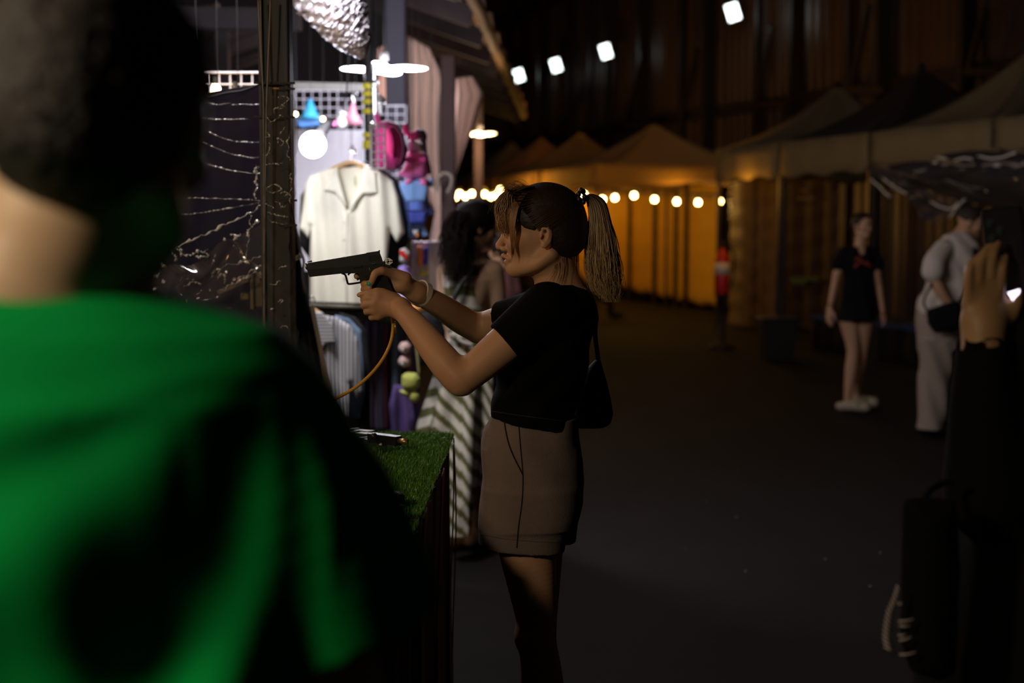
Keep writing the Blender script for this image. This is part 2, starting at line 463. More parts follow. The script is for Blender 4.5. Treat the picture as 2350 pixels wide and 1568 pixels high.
def puff(name, pts, Y, t, m, parent, vs=.006, edge=.03, fold=None, yoff=0.0, label=None, holes=(), it=2, curve=None):
    """soft flat-ish thing (cloth, bag, plush) from its outline, with real thickness and rounded edges"""
    w = [P(x, y, Y) for x, y in pts]; xs = [p.x for p in w]; zs = [p.z for p in w]
    A = .02
    s = SDF((min(xs) - 3 * vs, Y + yoff - t - A - 2 * vs, min(zs) - 3 * vs), (max(xs) + 3 * vs, Y + yoff + t + A + 2 * vs, max(zs) + 3 * vs), vs)
    def pd(poly):
        X, Z = np.meshgrid(s.ax[0], s.ax[2], indexing='ij'); d = np.full(X.shape, 1e9); ins = np.zeros(X.shape, bool); n = len(poly)
        for i in range(n):
            ax_, az = poly[i]; bx, bz = poly[(i + 1) % n]; ex, ez = bx - ax_, bz - az
            q = np.clip(((X - ax_) * ex + (Z - az) * ez) / (ex * ex + ez * ez + 1e-12), 0, 1)
            d = np.minimum(d, np.hypot(X - ax_ - q * ex, Z - az - q * ez))
            ins ^= ((az > Z) != (bz > Z)) & (X < (bx - ax_) * (Z - az) / ((bz - az) if abs(bz - az) > 1e-12 else 1e-12) + ax_)
        return np.where(ins, -d, d), X, Z
    dp, X, Z = pd([(p.x, p.z) for p in w])
    for hpts in holes:
        dh, _, _ = pd([(P(x, y, Y).x, P(x, y, Y).z) for x, y in hpts]); dp = np.maximum(dp, -dh)
    e = min(edge, max(.004, -dp.min())); h = t * np.sqrt(np.clip(1 - (1 - np.clip(-dp / e, 0, 1)) ** 2, 0, 1))
    c = Y + yoff + (fold(X, Z) if fold is not None else 0 * X)
    yy = s.ax[1][None, :, None]
    d = np.where(dp[:, None, :] < 0, np.maximum(np.abs(yy - c[:, None, :]) - np.maximum(h, .75 * vs)[:, None, :], dp[:, None, :]), np.maximum(np.abs(yy - c[:, None, :]) - .75 * vs, dp[:, None, :]))
    s.D = d.astype(np.float32)
    V, Q = s.mesh(); V = smooth_mesh(V, Q, it)
    o = link_mesh(name, V, Q, m, parent, smooth=True) if parent is not None else link_mesh(name, V, Q, m, None, tuple(sum(w, Vector()) / len(w)), smooth=True)
    if label: o['label'] = label
    return o
def interp_edge(E, t):
    E = [np.array(q, dtype=float) for q in E]; L = [0.0]
    for a, b in zip(E, E[1:]): L.append(L[-1] + np.linalg.norm(b - a))
    x = t * L[-1]; return [float(np.interp(x, L, [q[i] for q in E])) for i in range(len(E[0]))]
def drape(L, R, Y, nu=30, nv=24, amp=.03, freq=7, thick=.004, phase=0.0, Y2=None):
    """hanging cloth between two edges, with folds"""
    mb = MB()
    def fn(u, v):
        a = interp_edge(L, v); b = interp_edge(R, v); yy = Y if Y2 is None else Y + (Y2 - Y) * u
        return P(a[0] + (b[0] - a[0]) * u, a[1] + (b[1] - a[1]) * u, yy + amp * math.sin(freq * 2 * math.pi * u + phase + 1.7 * math.sin(3 * v)) * (.4 + .6 * v) )
    return mb.sheet(fn, nu, nv, thick)
# ================================================================== THE SETTING
U = Vector((-0.3306, 0.9438, 0)); NN = Vector((0.9438, 0.3306, 0))      # along and across the market hall wall
def Q(px, py, c):
    """point seen at the pixel on the vertical plane NN.p = c"""
    d = P(px, py, 5.0) - Vector((0, 0, CAMZ)); return Vector((0, 0, CAMZ)) + d * (c / d.dot(NN))
def W2(s, off, z=0.0):
    """s metres along the tent row, off metres back from its front"""
    return Vector((4.21, 12.5, 0)) + U * s + NN * off + Vector((0, 0, z))
asph = mat('asphalt', (.0085, .0068, .0068), rough=.9, spec=.15, var=.35, vscale=5, bump=.8, bscale=90)
nt = asph.node_tree
fl = MB(); fl.sheet(lambda u, v: Vector((-14 + 34 * u, -3 + 55 * v, 0.006 * math.sin(7 * u) * math.sin(11 * v))), 60, 60)
tag(fl.build('floor', asph), kind='structure')
# small pale specks and flattened litter lying on the asphalt
speck = mat('litter_pale', (.10, .09, .08), rough=.8)
m = MB()
for i in range(45):
    y = RNG.uniform(3.2, 12); x = RNG.uniform(-.1, .55) * y * .62; r = RNG.uniform(.003, .008)
    m.add([(x + r * math.cos(a), y + r * 1.4 * math.sin(a), .008) for a in (0, 1.3, 2.5, 3.6, 5.1)] + [(x, y, .014)], [[0, 1, 5], [1, 2, 5], [2, 3, 5], [3, 4, 5], [4, 0, 5]])
tag(single('litter', m, speck, 'pale specks of litter scattered on the dark asphalt of the aisle', 'litter', (1, 6, 0)), kind='stuff')

# hall wall of ribbed steel sheets, with its frame of posts, girts and braces
sheet_m = mat('ribbed_steel', (.10, .068, .062), rough=.5, metal=.25, var=.18, vscale=3)
wall = bpy.data.objects.new('wall_right', None); COL.objects.link(wall); wall['kind'] = 'structure'; ORG['wall_right'] = Vector((0, 0, 0))
WC = 12.0
prof = []
for k in range(4): x = k * .25; prof += [(x, 0), (x + .15, 0), (x + .17, -.035), (x + .225, -.035), (x + .245, 0)]
prof.append((1.0, 0)); Hw = 10.0
vs_ = [(x, y, z) for z in (0, Hw) for x, y in prof]; n = len(prof)
me = None
for i in range(34):
    base = NN * WC + U * (8.0 + i * 1.0)
    if me is None:
        M4 = Matrix(((U.x, NN.x, 0), (U.y, NN.y, 0), (0, 0, 1)))
        pn = link_mesh('wall_sheet', [M4 @ Vector(v) for v in vs_], [[k, k + 1, n + k + 1, n + k] for k in range(n - 1)], sheet_m, wall); me = pn.data
    else: pn = bpy.data.objects.new('wall_sheet', me); COL.objects.link(pn); pn.parent = wall
    pn.location = base
steel = mat('frame_steel_dark', (.035, .026, .024), rough=.6, metal=.4)
def girt(z, c=11.86):
    part('girt', MB().bar(NN * c + U * 8 + Vector((0, 0, z)), NN * c + U * 42 + Vector((0, 0, z)), .10, .16), steel, wall)
girt(3.50); girt(6.6)
posts = [1173, 1205, 1245, 1306, 1356, 1395, 1475, 1565, 1625, 1737, 1823, 1945, 2021, 2213]
for i, px in enumerate(posts):
    a = Q(px, 300, 11.7); wdt = .22 if px in (1625, 1823, 2021, 2213, 1475, 1245) else .10
    part('post', MB().bar(Vector((a.x, a.y, 0)), Vector((a.x, a.y, Hw)), wdt, .12, up=tuple(U)), steel, wall)
for (x0, y0, x1, y1) in ((1738, 235, 1772, 60), (1952, 210, 1995, 10), (2220, 170, 2262, 20), (1437, 290, 1475, 120), (1566, 270, 1600, 110), (1318, 255, 1340, 190), (1795, 330, 1806, 250)):
    part('brace', MB().bar(Q(x0, y0, 11.6), Q(x1, y1, 11.6), .07, .07), steel, wall)
for (x0, x1, y) in ((1418, 1480, 288), (1738, 1806, 240), (1948, 2032, 208), (2222, 2300, 165)):
    part('bracket', MB().bar(Q(x0, y, 11.3), Q(x1, y, 11.3), .12, .10), steel, wall)
# floodlights high on the wall
led = mat('floodlight_face', (.9, .95, .92), emit=(.86, 1.0, .96), es=5.0)
for i, (px, py, lab) in enumerate(((1682, 28, 'lit white floodlight high on the hall wall, nearest and largest of the four'), (1390, 118, 'lit white floodlight on the hall wall, second of the four from the right'),
                                   (1276, 150, 'lit white floodlight on the hall wall, third of the four from the right'), (1191, 173, 'lit white floodlight on the hall wall, smallest and farthest left'))):
    c = Q(px, py, 11.35); fl_ = thing('floodlight', lab, 'floodlight', c, 'floodlights on the hall wall')
    d = (Vector((0, 0, 1.2)) - c).normalized(); rot = d.to_track_quat('Y', 'Z').to_matrix() @ Matrix.Rotation(math.radians(17), 3, 'Y')
    sz = 1.0 + .0 * i
    part('lamp_housing', MB().bbox(c - d * .04, (.27, .07, .35), .02, rot), steel, fl_)
    part('lamp_face', MB().bbox(c, (.20, .012, .275), .02, rot), led, fl_)
    part('mounting_arm', MB().bar(c - d * .05, Q(px + 12, py - 2, 11.75), .03, .03), steel, fl_)
light('floodlight_spill', 'POINT', Q(1682, 28, 11.2), 3.0, (.9, 1, .95), .15)

# dark left building behind the stalls
darkwall = mat('dark_boards', (.030, .024, .030), rough=.8, var=.3, vscale=6)
wl = bpy.data.objects.new('wall_left', None); COL.objects.link(wl); wl['kind'] = 'structure'; ORG['wall_left'] = Vector((0, 0, 0))
for i in range(18):
    x = -6.4 + i * .3
    if x > -1.25: break
    part('board', MB().box((x + .15, 12.2 + .01 * (i % 2), 1.9), (.29, .03, 3.8)), darkwall, wl)
# ================================================================== TENT ROW ON THE RIGHT
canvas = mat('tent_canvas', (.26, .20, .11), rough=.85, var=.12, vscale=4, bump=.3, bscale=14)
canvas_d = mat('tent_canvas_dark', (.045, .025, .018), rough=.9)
canvas_a = mat('tent_canvas_tan', (.46, .30, .13), rough=.85, var=.10, vscale=3, bump=.3, bscale=12)
nt = canvas_a.node_tree; N = nt.nodes; L = nt.links
o_ = [n for n in N if n.type == 'OUTPUT_MATERIAL'][0]; mxx = N.new('ShaderNodeMixShader'); tl_ = N.new('ShaderNodeBsdfTranslucent'); tl_.inputs[0].default_value = (.55, .36, .12, 1)
mxx.inputs[0].default_value = .12; L.new(N['Principled BSDF'].outputs[0], mxx.inputs[1]); L.new(tl_.outputs[0], mxx.inputs[2]); L.new(mxx.outputs[0], o_.inputs[0])
pole_m = mat('tent_pole', (.030, .022, .020), rough=.5, metal=.3)
def tent(cs, peak, ze, vh, mroof, mval, label, legs=True, seam=True):
    """cs: four ground corners; peak: top point; ze: eave height; vh: valance drop"""
    t = thing('market_tent', label, 'tent', ((cs[0].x + cs[2].x) / 2, (cs[0].y + cs[2].y) / 2, 0), 'peaked market tents along the hall wall')
    e = [Vector((c.x, c.y, ze)) for c in cs]
    for i in range(4):
        a, b = e[i], e[(i + 1) % 4]; mid = (a + b) / 2
        def fn(u, v, a=a, b=b):
            p = a.lerp(b, u).lerp(peak, v); p.z -= .16 * math.sin(math.pi * v) * (1 - .35 * abs(2 * u - 1)); return p
        part('roof_panel', MB().sheet(fn, 8, 10, Vector((0, 0, -.006))), mroof, t, True)
        out = Vector((mid.x - t.location.x, mid.y - t.location.y, 0)).normalized()
        def fv(u, v, a=a, b=b, out=out):
            p = a.lerp(b, u); p.z += .01 - v * vh - .02 * v * math.sin(u * 17 + i); return p + out * (.02 + .012 * math.sin(u * 23 + i))
        part('valance', MB().sheet(fv, 16, 3, out * .004), mval, t, True)
    if legs:
        for c in cs:
            q = c.lerp(Vector((t.location.x, t.location.y, 0)), .02); part('leg', MB().bar(Vector((q.x, q.y, 0)), Vector((q.x, q.y, ze)), .045, .045), pole_m, t)
        for i in range(4):
            a, b = e[i], e[(i + 1) % 4]; dz = Vector((0, 0, -.32)); q = (a + b) / 2
            part('truss_bar', MB().bar(a + dz * .3, q + dz, .022, .022), pole_m, t); part('truss_bar', MB().bar(q + dz, b + dz * .3, .022, .022), pole_m, t)
    part('peak_cap', MB().lathe(peak - Vector((0, 0, .04)), [(.05, 0), (.04, .05), (.01, .09)], 10), pole_m, t)
    return t
def rowtent(s0, s1, zp, mr, mv, lab, dep=2.4, ze=2.40):
    return tent([W2(s0, 0), W2(s1, 0), W2(s1, dep), W2(s0, dep)], W2((s0 + s1) / 2, dep / 2, zp), ze, .38, mr, mv, lab)
rowtent(0.02, 1.88, 3.22, canvas, canvas, 'olive beige market tent whose valance seam hangs above the man in the white T-shirt')
rowtent(-1.88, -.02, 3.22, canvas, canvas, 'market tent cut off by the right edge of the photo')
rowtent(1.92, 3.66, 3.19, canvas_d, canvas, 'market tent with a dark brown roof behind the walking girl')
rowtent(3.70, 5.20, 3.15, canvas, canvas, 'market tent with a pale ridge left of the dark-roofed tent')
def freetent(px, py, Y, half, lab, ze=2.42, mr=None):
    c = P(px, py, Y); v = Vector((-.25, .97, 0)).normalized(); w = Vector((.97, .25, 0)).normalized(); g = Vector((c.x, c.y, 0))
    return tent([g - v * half - w * half, g + v * half - w * half, g + v * half + w * half, g - v * half + w * half], c, ze, .30, mr or canvas_a, mr or canvas_a, lab)
freetent(1500, 284, 24.0, 1.5, 'large amber-lit market tent above the string of bulbs')
freetent(1331, 303, 27.2, 1.3, 'amber-lit tent peak just left of the largest amber tent')
freetent(1242, 314, 30.2, 1.3, 'amber-lit tent peak above the aiming woman\'s hair')
freetent(1173, 324, 33.2, 1.3, 'farthest amber-lit tent peak, beyond the warm hanging lamp')
# amber side curtains behind the large tent
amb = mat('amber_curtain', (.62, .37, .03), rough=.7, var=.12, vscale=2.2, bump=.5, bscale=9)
C0, C1 = P(1646, 708, 24.5), P(1424, 664, 28.5)
SC = thing('tent_side_curtain', 'amber-lit side curtain hanging in panels between dark poles at the end of the aisle', 'curtain', ((C0 + C1) / 2))
cuts = [0, .30, .40, .62, .90, 1.25, 1.6]
for i in range(len(cuts) - 1):
    a, b = C0.lerp(C1, cuts[i]), C0.lerp(C1, cuts[i + 1] - .008)
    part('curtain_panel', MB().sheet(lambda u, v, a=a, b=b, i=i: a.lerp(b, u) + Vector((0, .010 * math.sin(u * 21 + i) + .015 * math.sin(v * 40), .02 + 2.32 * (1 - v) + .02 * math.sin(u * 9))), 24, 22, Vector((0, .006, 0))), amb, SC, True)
    part('curtain_pole', MB().tube([Vector((a.x, a.y - .08, 0)), a + Vector((0, -.08, 2.4))], .045, 8), pole_m, SC)
part('curtain_rail', MB().bar(C0 + Vector((0, -.05, 1.95)), C0.lerp(C1, 1.5) + Vector((0, -.05, 1.95)), .05, .05), pole_m, SC)
back = MB(); a, b = G(1440, 655), Vector((-7, 44, 0))
back.sheet(lambda u, v: Vector((3.6 - 11 * u, 37.5 + 5 * u + .05 * math.sin(u * 80), 2.6 * (1 - v))), 40, 6, .02)
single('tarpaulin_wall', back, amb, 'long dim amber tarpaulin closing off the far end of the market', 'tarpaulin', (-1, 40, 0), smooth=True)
# brown side curtain under the third tent and darker one beside it
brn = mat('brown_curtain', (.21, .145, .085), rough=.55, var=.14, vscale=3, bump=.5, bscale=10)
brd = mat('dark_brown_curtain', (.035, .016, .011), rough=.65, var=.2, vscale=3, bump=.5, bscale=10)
b1 = thing('brown_tent_curtain', 'brown curtain hanging to the ground at the left end of the tent row', 'curtain', Q(1728, 755, 10.0))
def bc(u, v):
    px = 1676 + 104 * u; p = Q(px, 500, 10.0 - .25 * math.sin(math.pi * min(1, u * 1.3 + .15))); z = 2.42 * (1 - v) + .02
    return Vector((p.x + .008 * math.sin(v * 50), p.y + .006 * math.sin(v * 46), z))
part('curtain_cloth', MB().sheet(bc, 20, 40, NN * .006), brn, b1, True)
part('clear_edge_strip', MB().sheet(lambda u, v: Q(1674 + 9 * u + 2 * math.sin(v * 30), 412 + 90 * v, 9.72 + .02 * math.sin(v * 60 + u * 3)), 4, 40, NN * .003), mat('clear_film_shiny', (.55, .42, .30), rough=.12, spec=1.0, coat=1.0), b1, True)
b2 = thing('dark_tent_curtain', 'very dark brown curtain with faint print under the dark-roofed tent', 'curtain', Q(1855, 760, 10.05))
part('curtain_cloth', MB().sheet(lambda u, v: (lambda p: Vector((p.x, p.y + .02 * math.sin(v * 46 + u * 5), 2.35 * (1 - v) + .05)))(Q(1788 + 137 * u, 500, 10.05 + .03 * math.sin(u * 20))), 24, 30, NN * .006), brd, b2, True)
pr = mat('faint_print', (.16, .12, .10), rough=.7)
for (x0, x1, y) in ((1830, 1868, 455), (1838, 1855, 438), (1812, 1880, 640), (1818, 1850, 648)):
    part('print_line', MB().bar(Q(x0, y, 9.98), Q(x1, y, 9.98), .012, .03 if y < 600 else .05), pr if y < 600 else mat('faint_green', (.05, .12, .08), rough=.7), b2)
# low bench with blue edge, dark bin
bench = thing('low_table', 'low black table with a blue front edge standing behind the walking girl', 'table', Q(2000, 800, 9.2))
t0, t1 = Q(1862, 752, 9.0), Q(2190, 775, 9.0)
for q in (t0, t1): q.z = .40
part('table_top', MB().prism([t0, t1, t1 + NN * .7, t0 + NN * .7], (0, 0, .03)), mat('black_board', (.012, .011, .012), rough=.7), bench)
part('table_edge', MB().bar(t0 - NN * .01 + Vector((0, 0, -.0)), t1 - NN * .01, .012, .07), mat('blue_tape', (.02, .05, .17), rough=.5), bench)
for f in (0.02, .5, .98):
    q = t0.lerp(t1, f); part('leg', MB().bar(Vector((q.x, q.y, 0)), q, .05, .05), pole_m, bench)
part('skirt_cloth', MB().sheet(lambda u, v: t0.lerp(t1, u) + NN * (.02 + .02 * math.sin(u * 50)) + Vector((0, 0, -.39 * v)), 60, 3, NN * .004), mat('black_cloth', (.006, .006, .006), rough=.9), bench, True)
q = G(1783, 826); bn = thing('rubbish_bin', 'dark square rubbish bin at the foot of a tent pole', 'bin', q)
m = MB(); m.add([q + Vector((x * w, y * w, z)) for z, w in ((0, .15), (.46, .20)) for x, y in ((-1, -1), (1, -1), (1, 1), (-1, 1))], [(0, 3, 2, 1), (0, 1, 5, 4), (1, 2, 6, 5), (2, 3, 7, 6), (3, 0, 4, 7)])
part('bin_body', m, mat('bin_dark', (.012, .012, .013), rough=.5), bn); part('bin_rim', MB().bbox(q + Vector((0, 0, .46)), (.43, .43, .03), .01), mat('bin_dark'  , (0, 0, 0)), bn)
# fire extinguisher on its stand
q = G(1655, 800); ex = thing('fire_extinguisher', 'red fire extinguisher with a white label on a black stand beside the brown curtain', 'extinguisher', q)
part('stand', MB().lathe(q, [(.16, 0), (.14, .04), (.05, .06), (.045, .62), (.09, .64), (.09, .66)], 14), steel, ex, True)
part('cylinder', MB().lathe(q + Vector((0, 0, .66)), [(.085, 0), (.09, .02), (.09, .42), (.06, .50), (.03, .53), (.03, .56)], 18), mat('extinguisher_red', (.55, .02, .015), rough=.35), ex, True)
part('cylinder_label', MB().lathe(q + Vector((0, 0, .90)), [(.0915, 0), (.0915, .14)], 18), mat('label_white', (.75, .70, .62), rough=.6), ex, True)
part('valve', MB().lathe(q + Vector((0, 0, 1.22)), [(.02, 0), (.025, .04), (.012, .07)], 10).bar(q + Vector((-.06, 0, 1.29)), q + Vector((.09, 0, 1.31)), .02, .015), steel, ex)
part('discharge_hose', MB().tube(bez([q + Vector((.03, -.02, 1.25)), q + Vector((.13, -.03, 1.18)), q + Vector((.13, -.03, .9)), q + Vector((.10, -.03, .75))], 14), .014, 8), mat('black_cloth', (0, 0, 0)), ex, True)

# string bulbs
bulb_m = mat('warm_bulb', (1, .8, .4), emit=(1.0, .62, .20), es=42.0)
sock = mat('bulb_socket', (.02, .02, .02), rough=.6)
strA = [(1340, 447), (1383, 458), (1411, 454), (1455, 449), (1502, 458), (1553, 463), (1602, 465), (1652, 462)]
strB = [(1045, 453), (1055, 445), (1068, 451), (1083, 445), (1112, 446), (1127, 452), (1138, 449), (1147, 436)]
def bulbs(lst, Y, names, cordlab, grp):
    cord = []
    for i, (px, py) in enumerate(lst):
        p = P(px, py, Y if not callable(Y) else Y(i)); cord.append(p + Vector((0, 0, .10)))
        if i: cord.insert(-1, (cord[-1] + cord[-2]) / 2 + Vector((0, 0, -.05)))
        b = thing('string_bulb', names[i], 'bulb', p + Vector((0, 0, .08)), grp)
        part('bulb_glass', MB().lathe(p, [(.012, -.036), (.028, -.028), (.037, -.005), (.034, .015), (.018, .040)], 12), bulb_m, b, True)
        part('bulb_socket', MB().lathe(p + Vector((0, 0, .038)), [(.018, 0), (.018, .05), (.008, .06)], 10), sock, b)
    single('light_cord', MB().tube(bez(cord, 60), .008, 5), sock, cordlab, 'cord', cord[0])
bulbs(strA, lambda i: 23.0 - .05 * i, ['glowing bulb hidden behind the aiming woman\'s hair'] + ['glowing amber bulb touching the top of the ponytail', 'amber bulb just right of the ponytail', 'highest amber bulb right of the ponytail, third along the cord',
       'amber bulb fourth along the cord right of the ponytail', 'amber bulb fifth along the cord, before the yellow curtain', 'amber bulb second from the right end of the cord', 'last amber bulb at the right end of the cord'], 'cord carrying amber bulbs in front of the yellow curtain', 'amber bulbs on the right cord')
bulbs(strB, lambda i: 24.0 + .8 * (i % 3), ['leftmost warm bulb just right of the brown column with the hook', 'second warm bulb right of the brown column, slightly higher than the first', 'third warm bulb right of the brown column, touching its neighbours', 'warm bulb just left of the warm lamp\'s column',
      'warm bulb just right of the warm lamp\'s column', 'warm bulb lowest beside the aiming woman\'s forehead', 'warm bulb under the topmost one by the aiming woman\'s bangs', 'topmost warm bulb touching the aiming woman\'s bangs'], 'cord carrying the warm bulbs left of the aiming woman', 'warm bulbs on the left cord')
for px, py, Y, e in ((1560, 445, 22.3, 8), (1480, 450, 24.0, 7), (1410, 450, 25.9, 9), (1120, 440, 25.0, 55), (1250, 430, 30.0, 60), (1330, 445, 27.8, 12), (1240, 440, 21.0, 10), (1955, 430, 19.2, .7), (1700, 430, 16.6, 7)):
    light('amber_fill_light', 'POINT', P(px, py, Y), e, AMBER, .25)  # point lights boost the bulbs' glow; two more added under the tents
light('tent_inner_light', 'POINT', P(2110, 560, 15.0), 1.2, (1, .85, .75), .1)
light('aisle_amber_light', 'AREA', (2.2, 18.0, 4.2), 25, AMBER, 1.5, rot=(2.6, 24.0, 0.8))
light('tent_front_light', 'AREA', (-.2, 7.0, 3.3), 6.5, (1, .58, .27), .8, rot=(4.0, 14.0, 2.6))

# clear plastic sheet slung below the nearest tent's valance
film = bpy.data.materials.new('clear_film'); film.use_nodes = True
nt = film.node_tree; N = nt.nodes; N.clear(); L = nt.links
out = N.new('ShaderNodeOutputMaterial'); mx = N.new('ShaderNodeMixShader'); tr = N.new('ShaderNodeBsdfTransparent'); gl = N.new('ShaderNodeBsdfGlossy'); lw = N.new('ShaderNodeLayerWeight')
tr.inputs[0].default_value = (.90, .88, .86, 1); gl.inputs[0].default_value = (1, .97, .93, 1); gl.inputs['Roughness'].default_value = .10; lw.inputs[0].default_value = .18
L.new(lw.outputs['Fresnel'], mx.inputs[0]); L.new(tr.outputs[0], mx.inputs[1]); L.new(gl.outputs[0], mx.inputs[2])
df = N.new('ShaderNodeBsdfDiffuse'); df.inputs[0].default_value = (.26, .24, .25, 1); m2_ = N.new('ShaderNodeMixShader'); m2_.inputs[0].default_value = .16
L.new(mx.outputs[0], m2_.inputs[1]); L.new(df.outputs[0], m2_.inputs[2]); L.new(m2_.outputs[0], out.inputs[0])
fold_glint_m = mat('film_fold', (1.0, .97, .93), rough=.2, spec=1.0, coat=1.0)  # bright white stands in for glints along the film's folds
def crumple(p, a=.02, f=18):
    return Vector((math.sin(p.x * f + 3 * math.sin(p.z * f * .7)), math.sin(p.z * f * 1.3 + 2.5 * math.sin(p.x * f * .8)), math.sin((p.x + p.z) * f * .9))) * a
pf = thing('plastic_sheet', 'clear crinkled plastic sheet slung below the right tent\'s valance', 'plastic sheet', Q(2170, 420, 8.0))
top = [(1992, 372), (2080, 365), (2180, 350), (2275, 342), (2350, 338), (2420, 336)]; bot = [(1985, 388), (2060, 412), (2150, 440), (2230, 462), (2330, 488), (2420, 505)]
def fs_(u, v):
    a = interp_edge(top, u); b = interp_edge(bot, u); p = Q(a[0] + (b[0] - a[0]) * v, a[1] + (b[1] - a[1]) * v, 7.95 - .25 * math.sin(math.pi * v)); return p + crumple(p, .022, 16) * math.sin(math.pi * min(1, v + .1))
part('film', MB().sheet(fs_, 90, 40), film, pf, True)
part('edge_cord', MB().tube([Q(x, y, 7.9) for x, y in [tuple(v)[:2] for v in bez([(a, b, 0) for a, b in bot], 30)]], .012, 6), pole_m, pf, True)
lowr = [(2000, 400), (2030, 425), (2075, 450), (2120, 500), (2165, 508), (2205, 462), (2260, 470)]
def fl2(u, v):
    a = interp_edge(bot[:5], u * .8); b = interp_edge(lowr, u); p = Q(a[0] + (b[0] - a[0]) * v, a[1] + (b[1] - a[1]) * v, 7.85); return p + crumple(p, .02, 22)
part('film_flap', MB().sheet(fl2, 60, 16), film, pf, True)
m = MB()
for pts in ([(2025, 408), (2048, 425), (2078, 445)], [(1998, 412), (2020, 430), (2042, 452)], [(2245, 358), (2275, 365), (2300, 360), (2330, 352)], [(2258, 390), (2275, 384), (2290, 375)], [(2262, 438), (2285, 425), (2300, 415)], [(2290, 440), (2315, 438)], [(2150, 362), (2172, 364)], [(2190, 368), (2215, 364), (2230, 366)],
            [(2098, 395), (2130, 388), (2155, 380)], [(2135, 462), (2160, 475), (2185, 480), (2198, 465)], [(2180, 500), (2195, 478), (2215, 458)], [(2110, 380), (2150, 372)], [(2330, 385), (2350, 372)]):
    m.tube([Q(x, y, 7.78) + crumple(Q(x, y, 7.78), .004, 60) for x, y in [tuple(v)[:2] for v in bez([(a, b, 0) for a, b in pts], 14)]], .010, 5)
tag(part('fold_glints', m, fold_glint_m, pf, True), kind='stuff')  # highlights on the slung sheet put in as white tubes

# ================================================================== LEFT STALL: ROOF, POSTS, CANVAS
timber = mat('dark_timber', (.040, .030, .036), rough=.7, var=.3, vscale=9)
timber_b = mat('brown_timber', (.085, .055, .045), rough=.7, var=.3, vscale=9)
def XE(Y): return -.33 + (Y - 9.5) * .042
ST = thing('stall_roof', 'sloping stall roof with dark rafters over the clothes stall', 'roof', (-2, 10, 2.9))
for k in range(-4, 11):
    Y = 8.1 + k * 1.2; x1 = XE(Y); x0 = -4.4
    part('rafter', MB().bar((x1, Y, 3.0), (x0, Y, 3.0 + (x1 - x0) * .34), .08, .15), timber, ST)
for k in range(5):
    x = -.55 - k * .95; part('purlin', MB().bar((x - .15, 3.2, 3.0 + (-.33 - x) * .34 + .12), (x + .5, 20.6, 3.02 + (-.33 - x) * .34 + .12), .07, .06), timber_b, ST)
rs = mat('roof_sheet', (.62, .42, .40), rough=.7, var=.35, vscale=3)
for k in range(-4, 11):
    Y = 8.1 + k * 1.2
    part('roof_panel', MB().sheet(lambda u, v, Y=Y: Vector((XE(Y) + .08 - 4.2 * u, Y + 1.19 * v, 3.19 + 4.2 * u * .34 + .012 * math.sin(v * 30))), 6, 16, Vector((0, 0, .01))), rs, ST, True)
part('fascia', MB().tube([(XE(Y) + .06, Y, 3.02 + .012 * math.sin(Y * 5)) for Y in np.linspace(3.2, 20, 40)], .05, 8), mat('weathered_fascia', (.20, .12, .06), rough=.7, var=.4, vscale=12), ST, True)
part('tie_beam', MB().bar(P(250, 40, 8.6), P(690, 46, 8.6), .12, .12), mat('beam_purple', (.026, .018, .022), rough=.8), ST)
# interior slats glimpsed left of the near post
lat = thing('roof_slats', 'pale slats of a farther roof seen left of the near steel post', 'slats', P(560, 110, 10))
for i, (x0, y0, x1, y1, w) in enumerate(((505, 92, 610, 58, .06), (512, 120, 625, 80, .09), (540, 150, 630, 118, .06), (430, 30, 500, 16, .05), (470, 80, 520, 70, .05))):
    part('slat', MB().bar(P(x0, y0, 10.6), P(x1, y1, 10.2), .03, w), mat('pale_slat', (.20, .15, .14), rough=.8), lat)
single('inner_post', MB().bar(P(510, 60, 10.0), Vector((P(510, 60, 10).x, 10.0, 0)), .09, .09), timber, 'dark square post behind the white wire grid at the left', 'post', Vector((P(510, 60, 10).x, 10.0, 0)))
# near steel post with tape, cables and plastic film
post_m = mat('painted_steel_post', (.050, .054, .060), rough=.55, metal=.2, var=.1, vscale=12)
pL, pR = P(604, 400, 4.2), P(671, 400, 4.2); pc = (pL.x + pR.x) / 2
SP = thing('steel_post', 'tall dark grey steel post wrapped in plastic film and cable ties', 'post', (pc, 4.2, 0))
m = MB(); w_ = pR.x - pL.x
m.bbox((pc, 4.2, 1.7), (w_, .06, 3.4), .006); part('web', m, post_m, SP)
for x in (pL.x + .004, pR.x - .006): part('flange', MB().bbox((x, 4.2, 1.7), (.010, .10, 3.4), .002), post_m, SP)
cb = mat('cable_grey', (.22, .19, .17), rough=.5)
for pts in ([(598, 0), (600, 100), (603, 190), (605, 260), (606, 700), (606, 790)], [(621, 0), (618, 90), (612, 250), (609, 420), (607, 600), (607, 790)], [(593, 0), (599, 120), (604, 200)]):
    part('cable', MB().tube(bez([P(x, y, 4.10) for x, y in pts], 30), .0028, 6), cb, SP, True)
for y in (190, 203, 268): part('cable_tie', MB().bar(P(582 if y != 203 else 640, y, 4.13), P(677, y + 1, 4.13), .006, .006), sock, SP)
for y in (460, 517): part('cable_tie', MB().bar(P(640, y, 4.13), P(682, y, 4.13), .006, .006), sock, SP)
part('tape_mark', MB().bar(P(624, 203, 4.135), P(650, 203, 4.135), .003, .004), mat('tape_orange', (.7, .35, .1)), SP)
wrapf = MB()
wrapf.sheet(lambda u, v: (lambda p: p + crumple(p, .006, 45))(P(604 + 72 * u + 6 * math.sin(v * 9) * (u > .95), 216 + 640 * v, 4.10 + .03 * u * u)), 26, 150)
part('film_wrap', wrapf, film, SP, True)
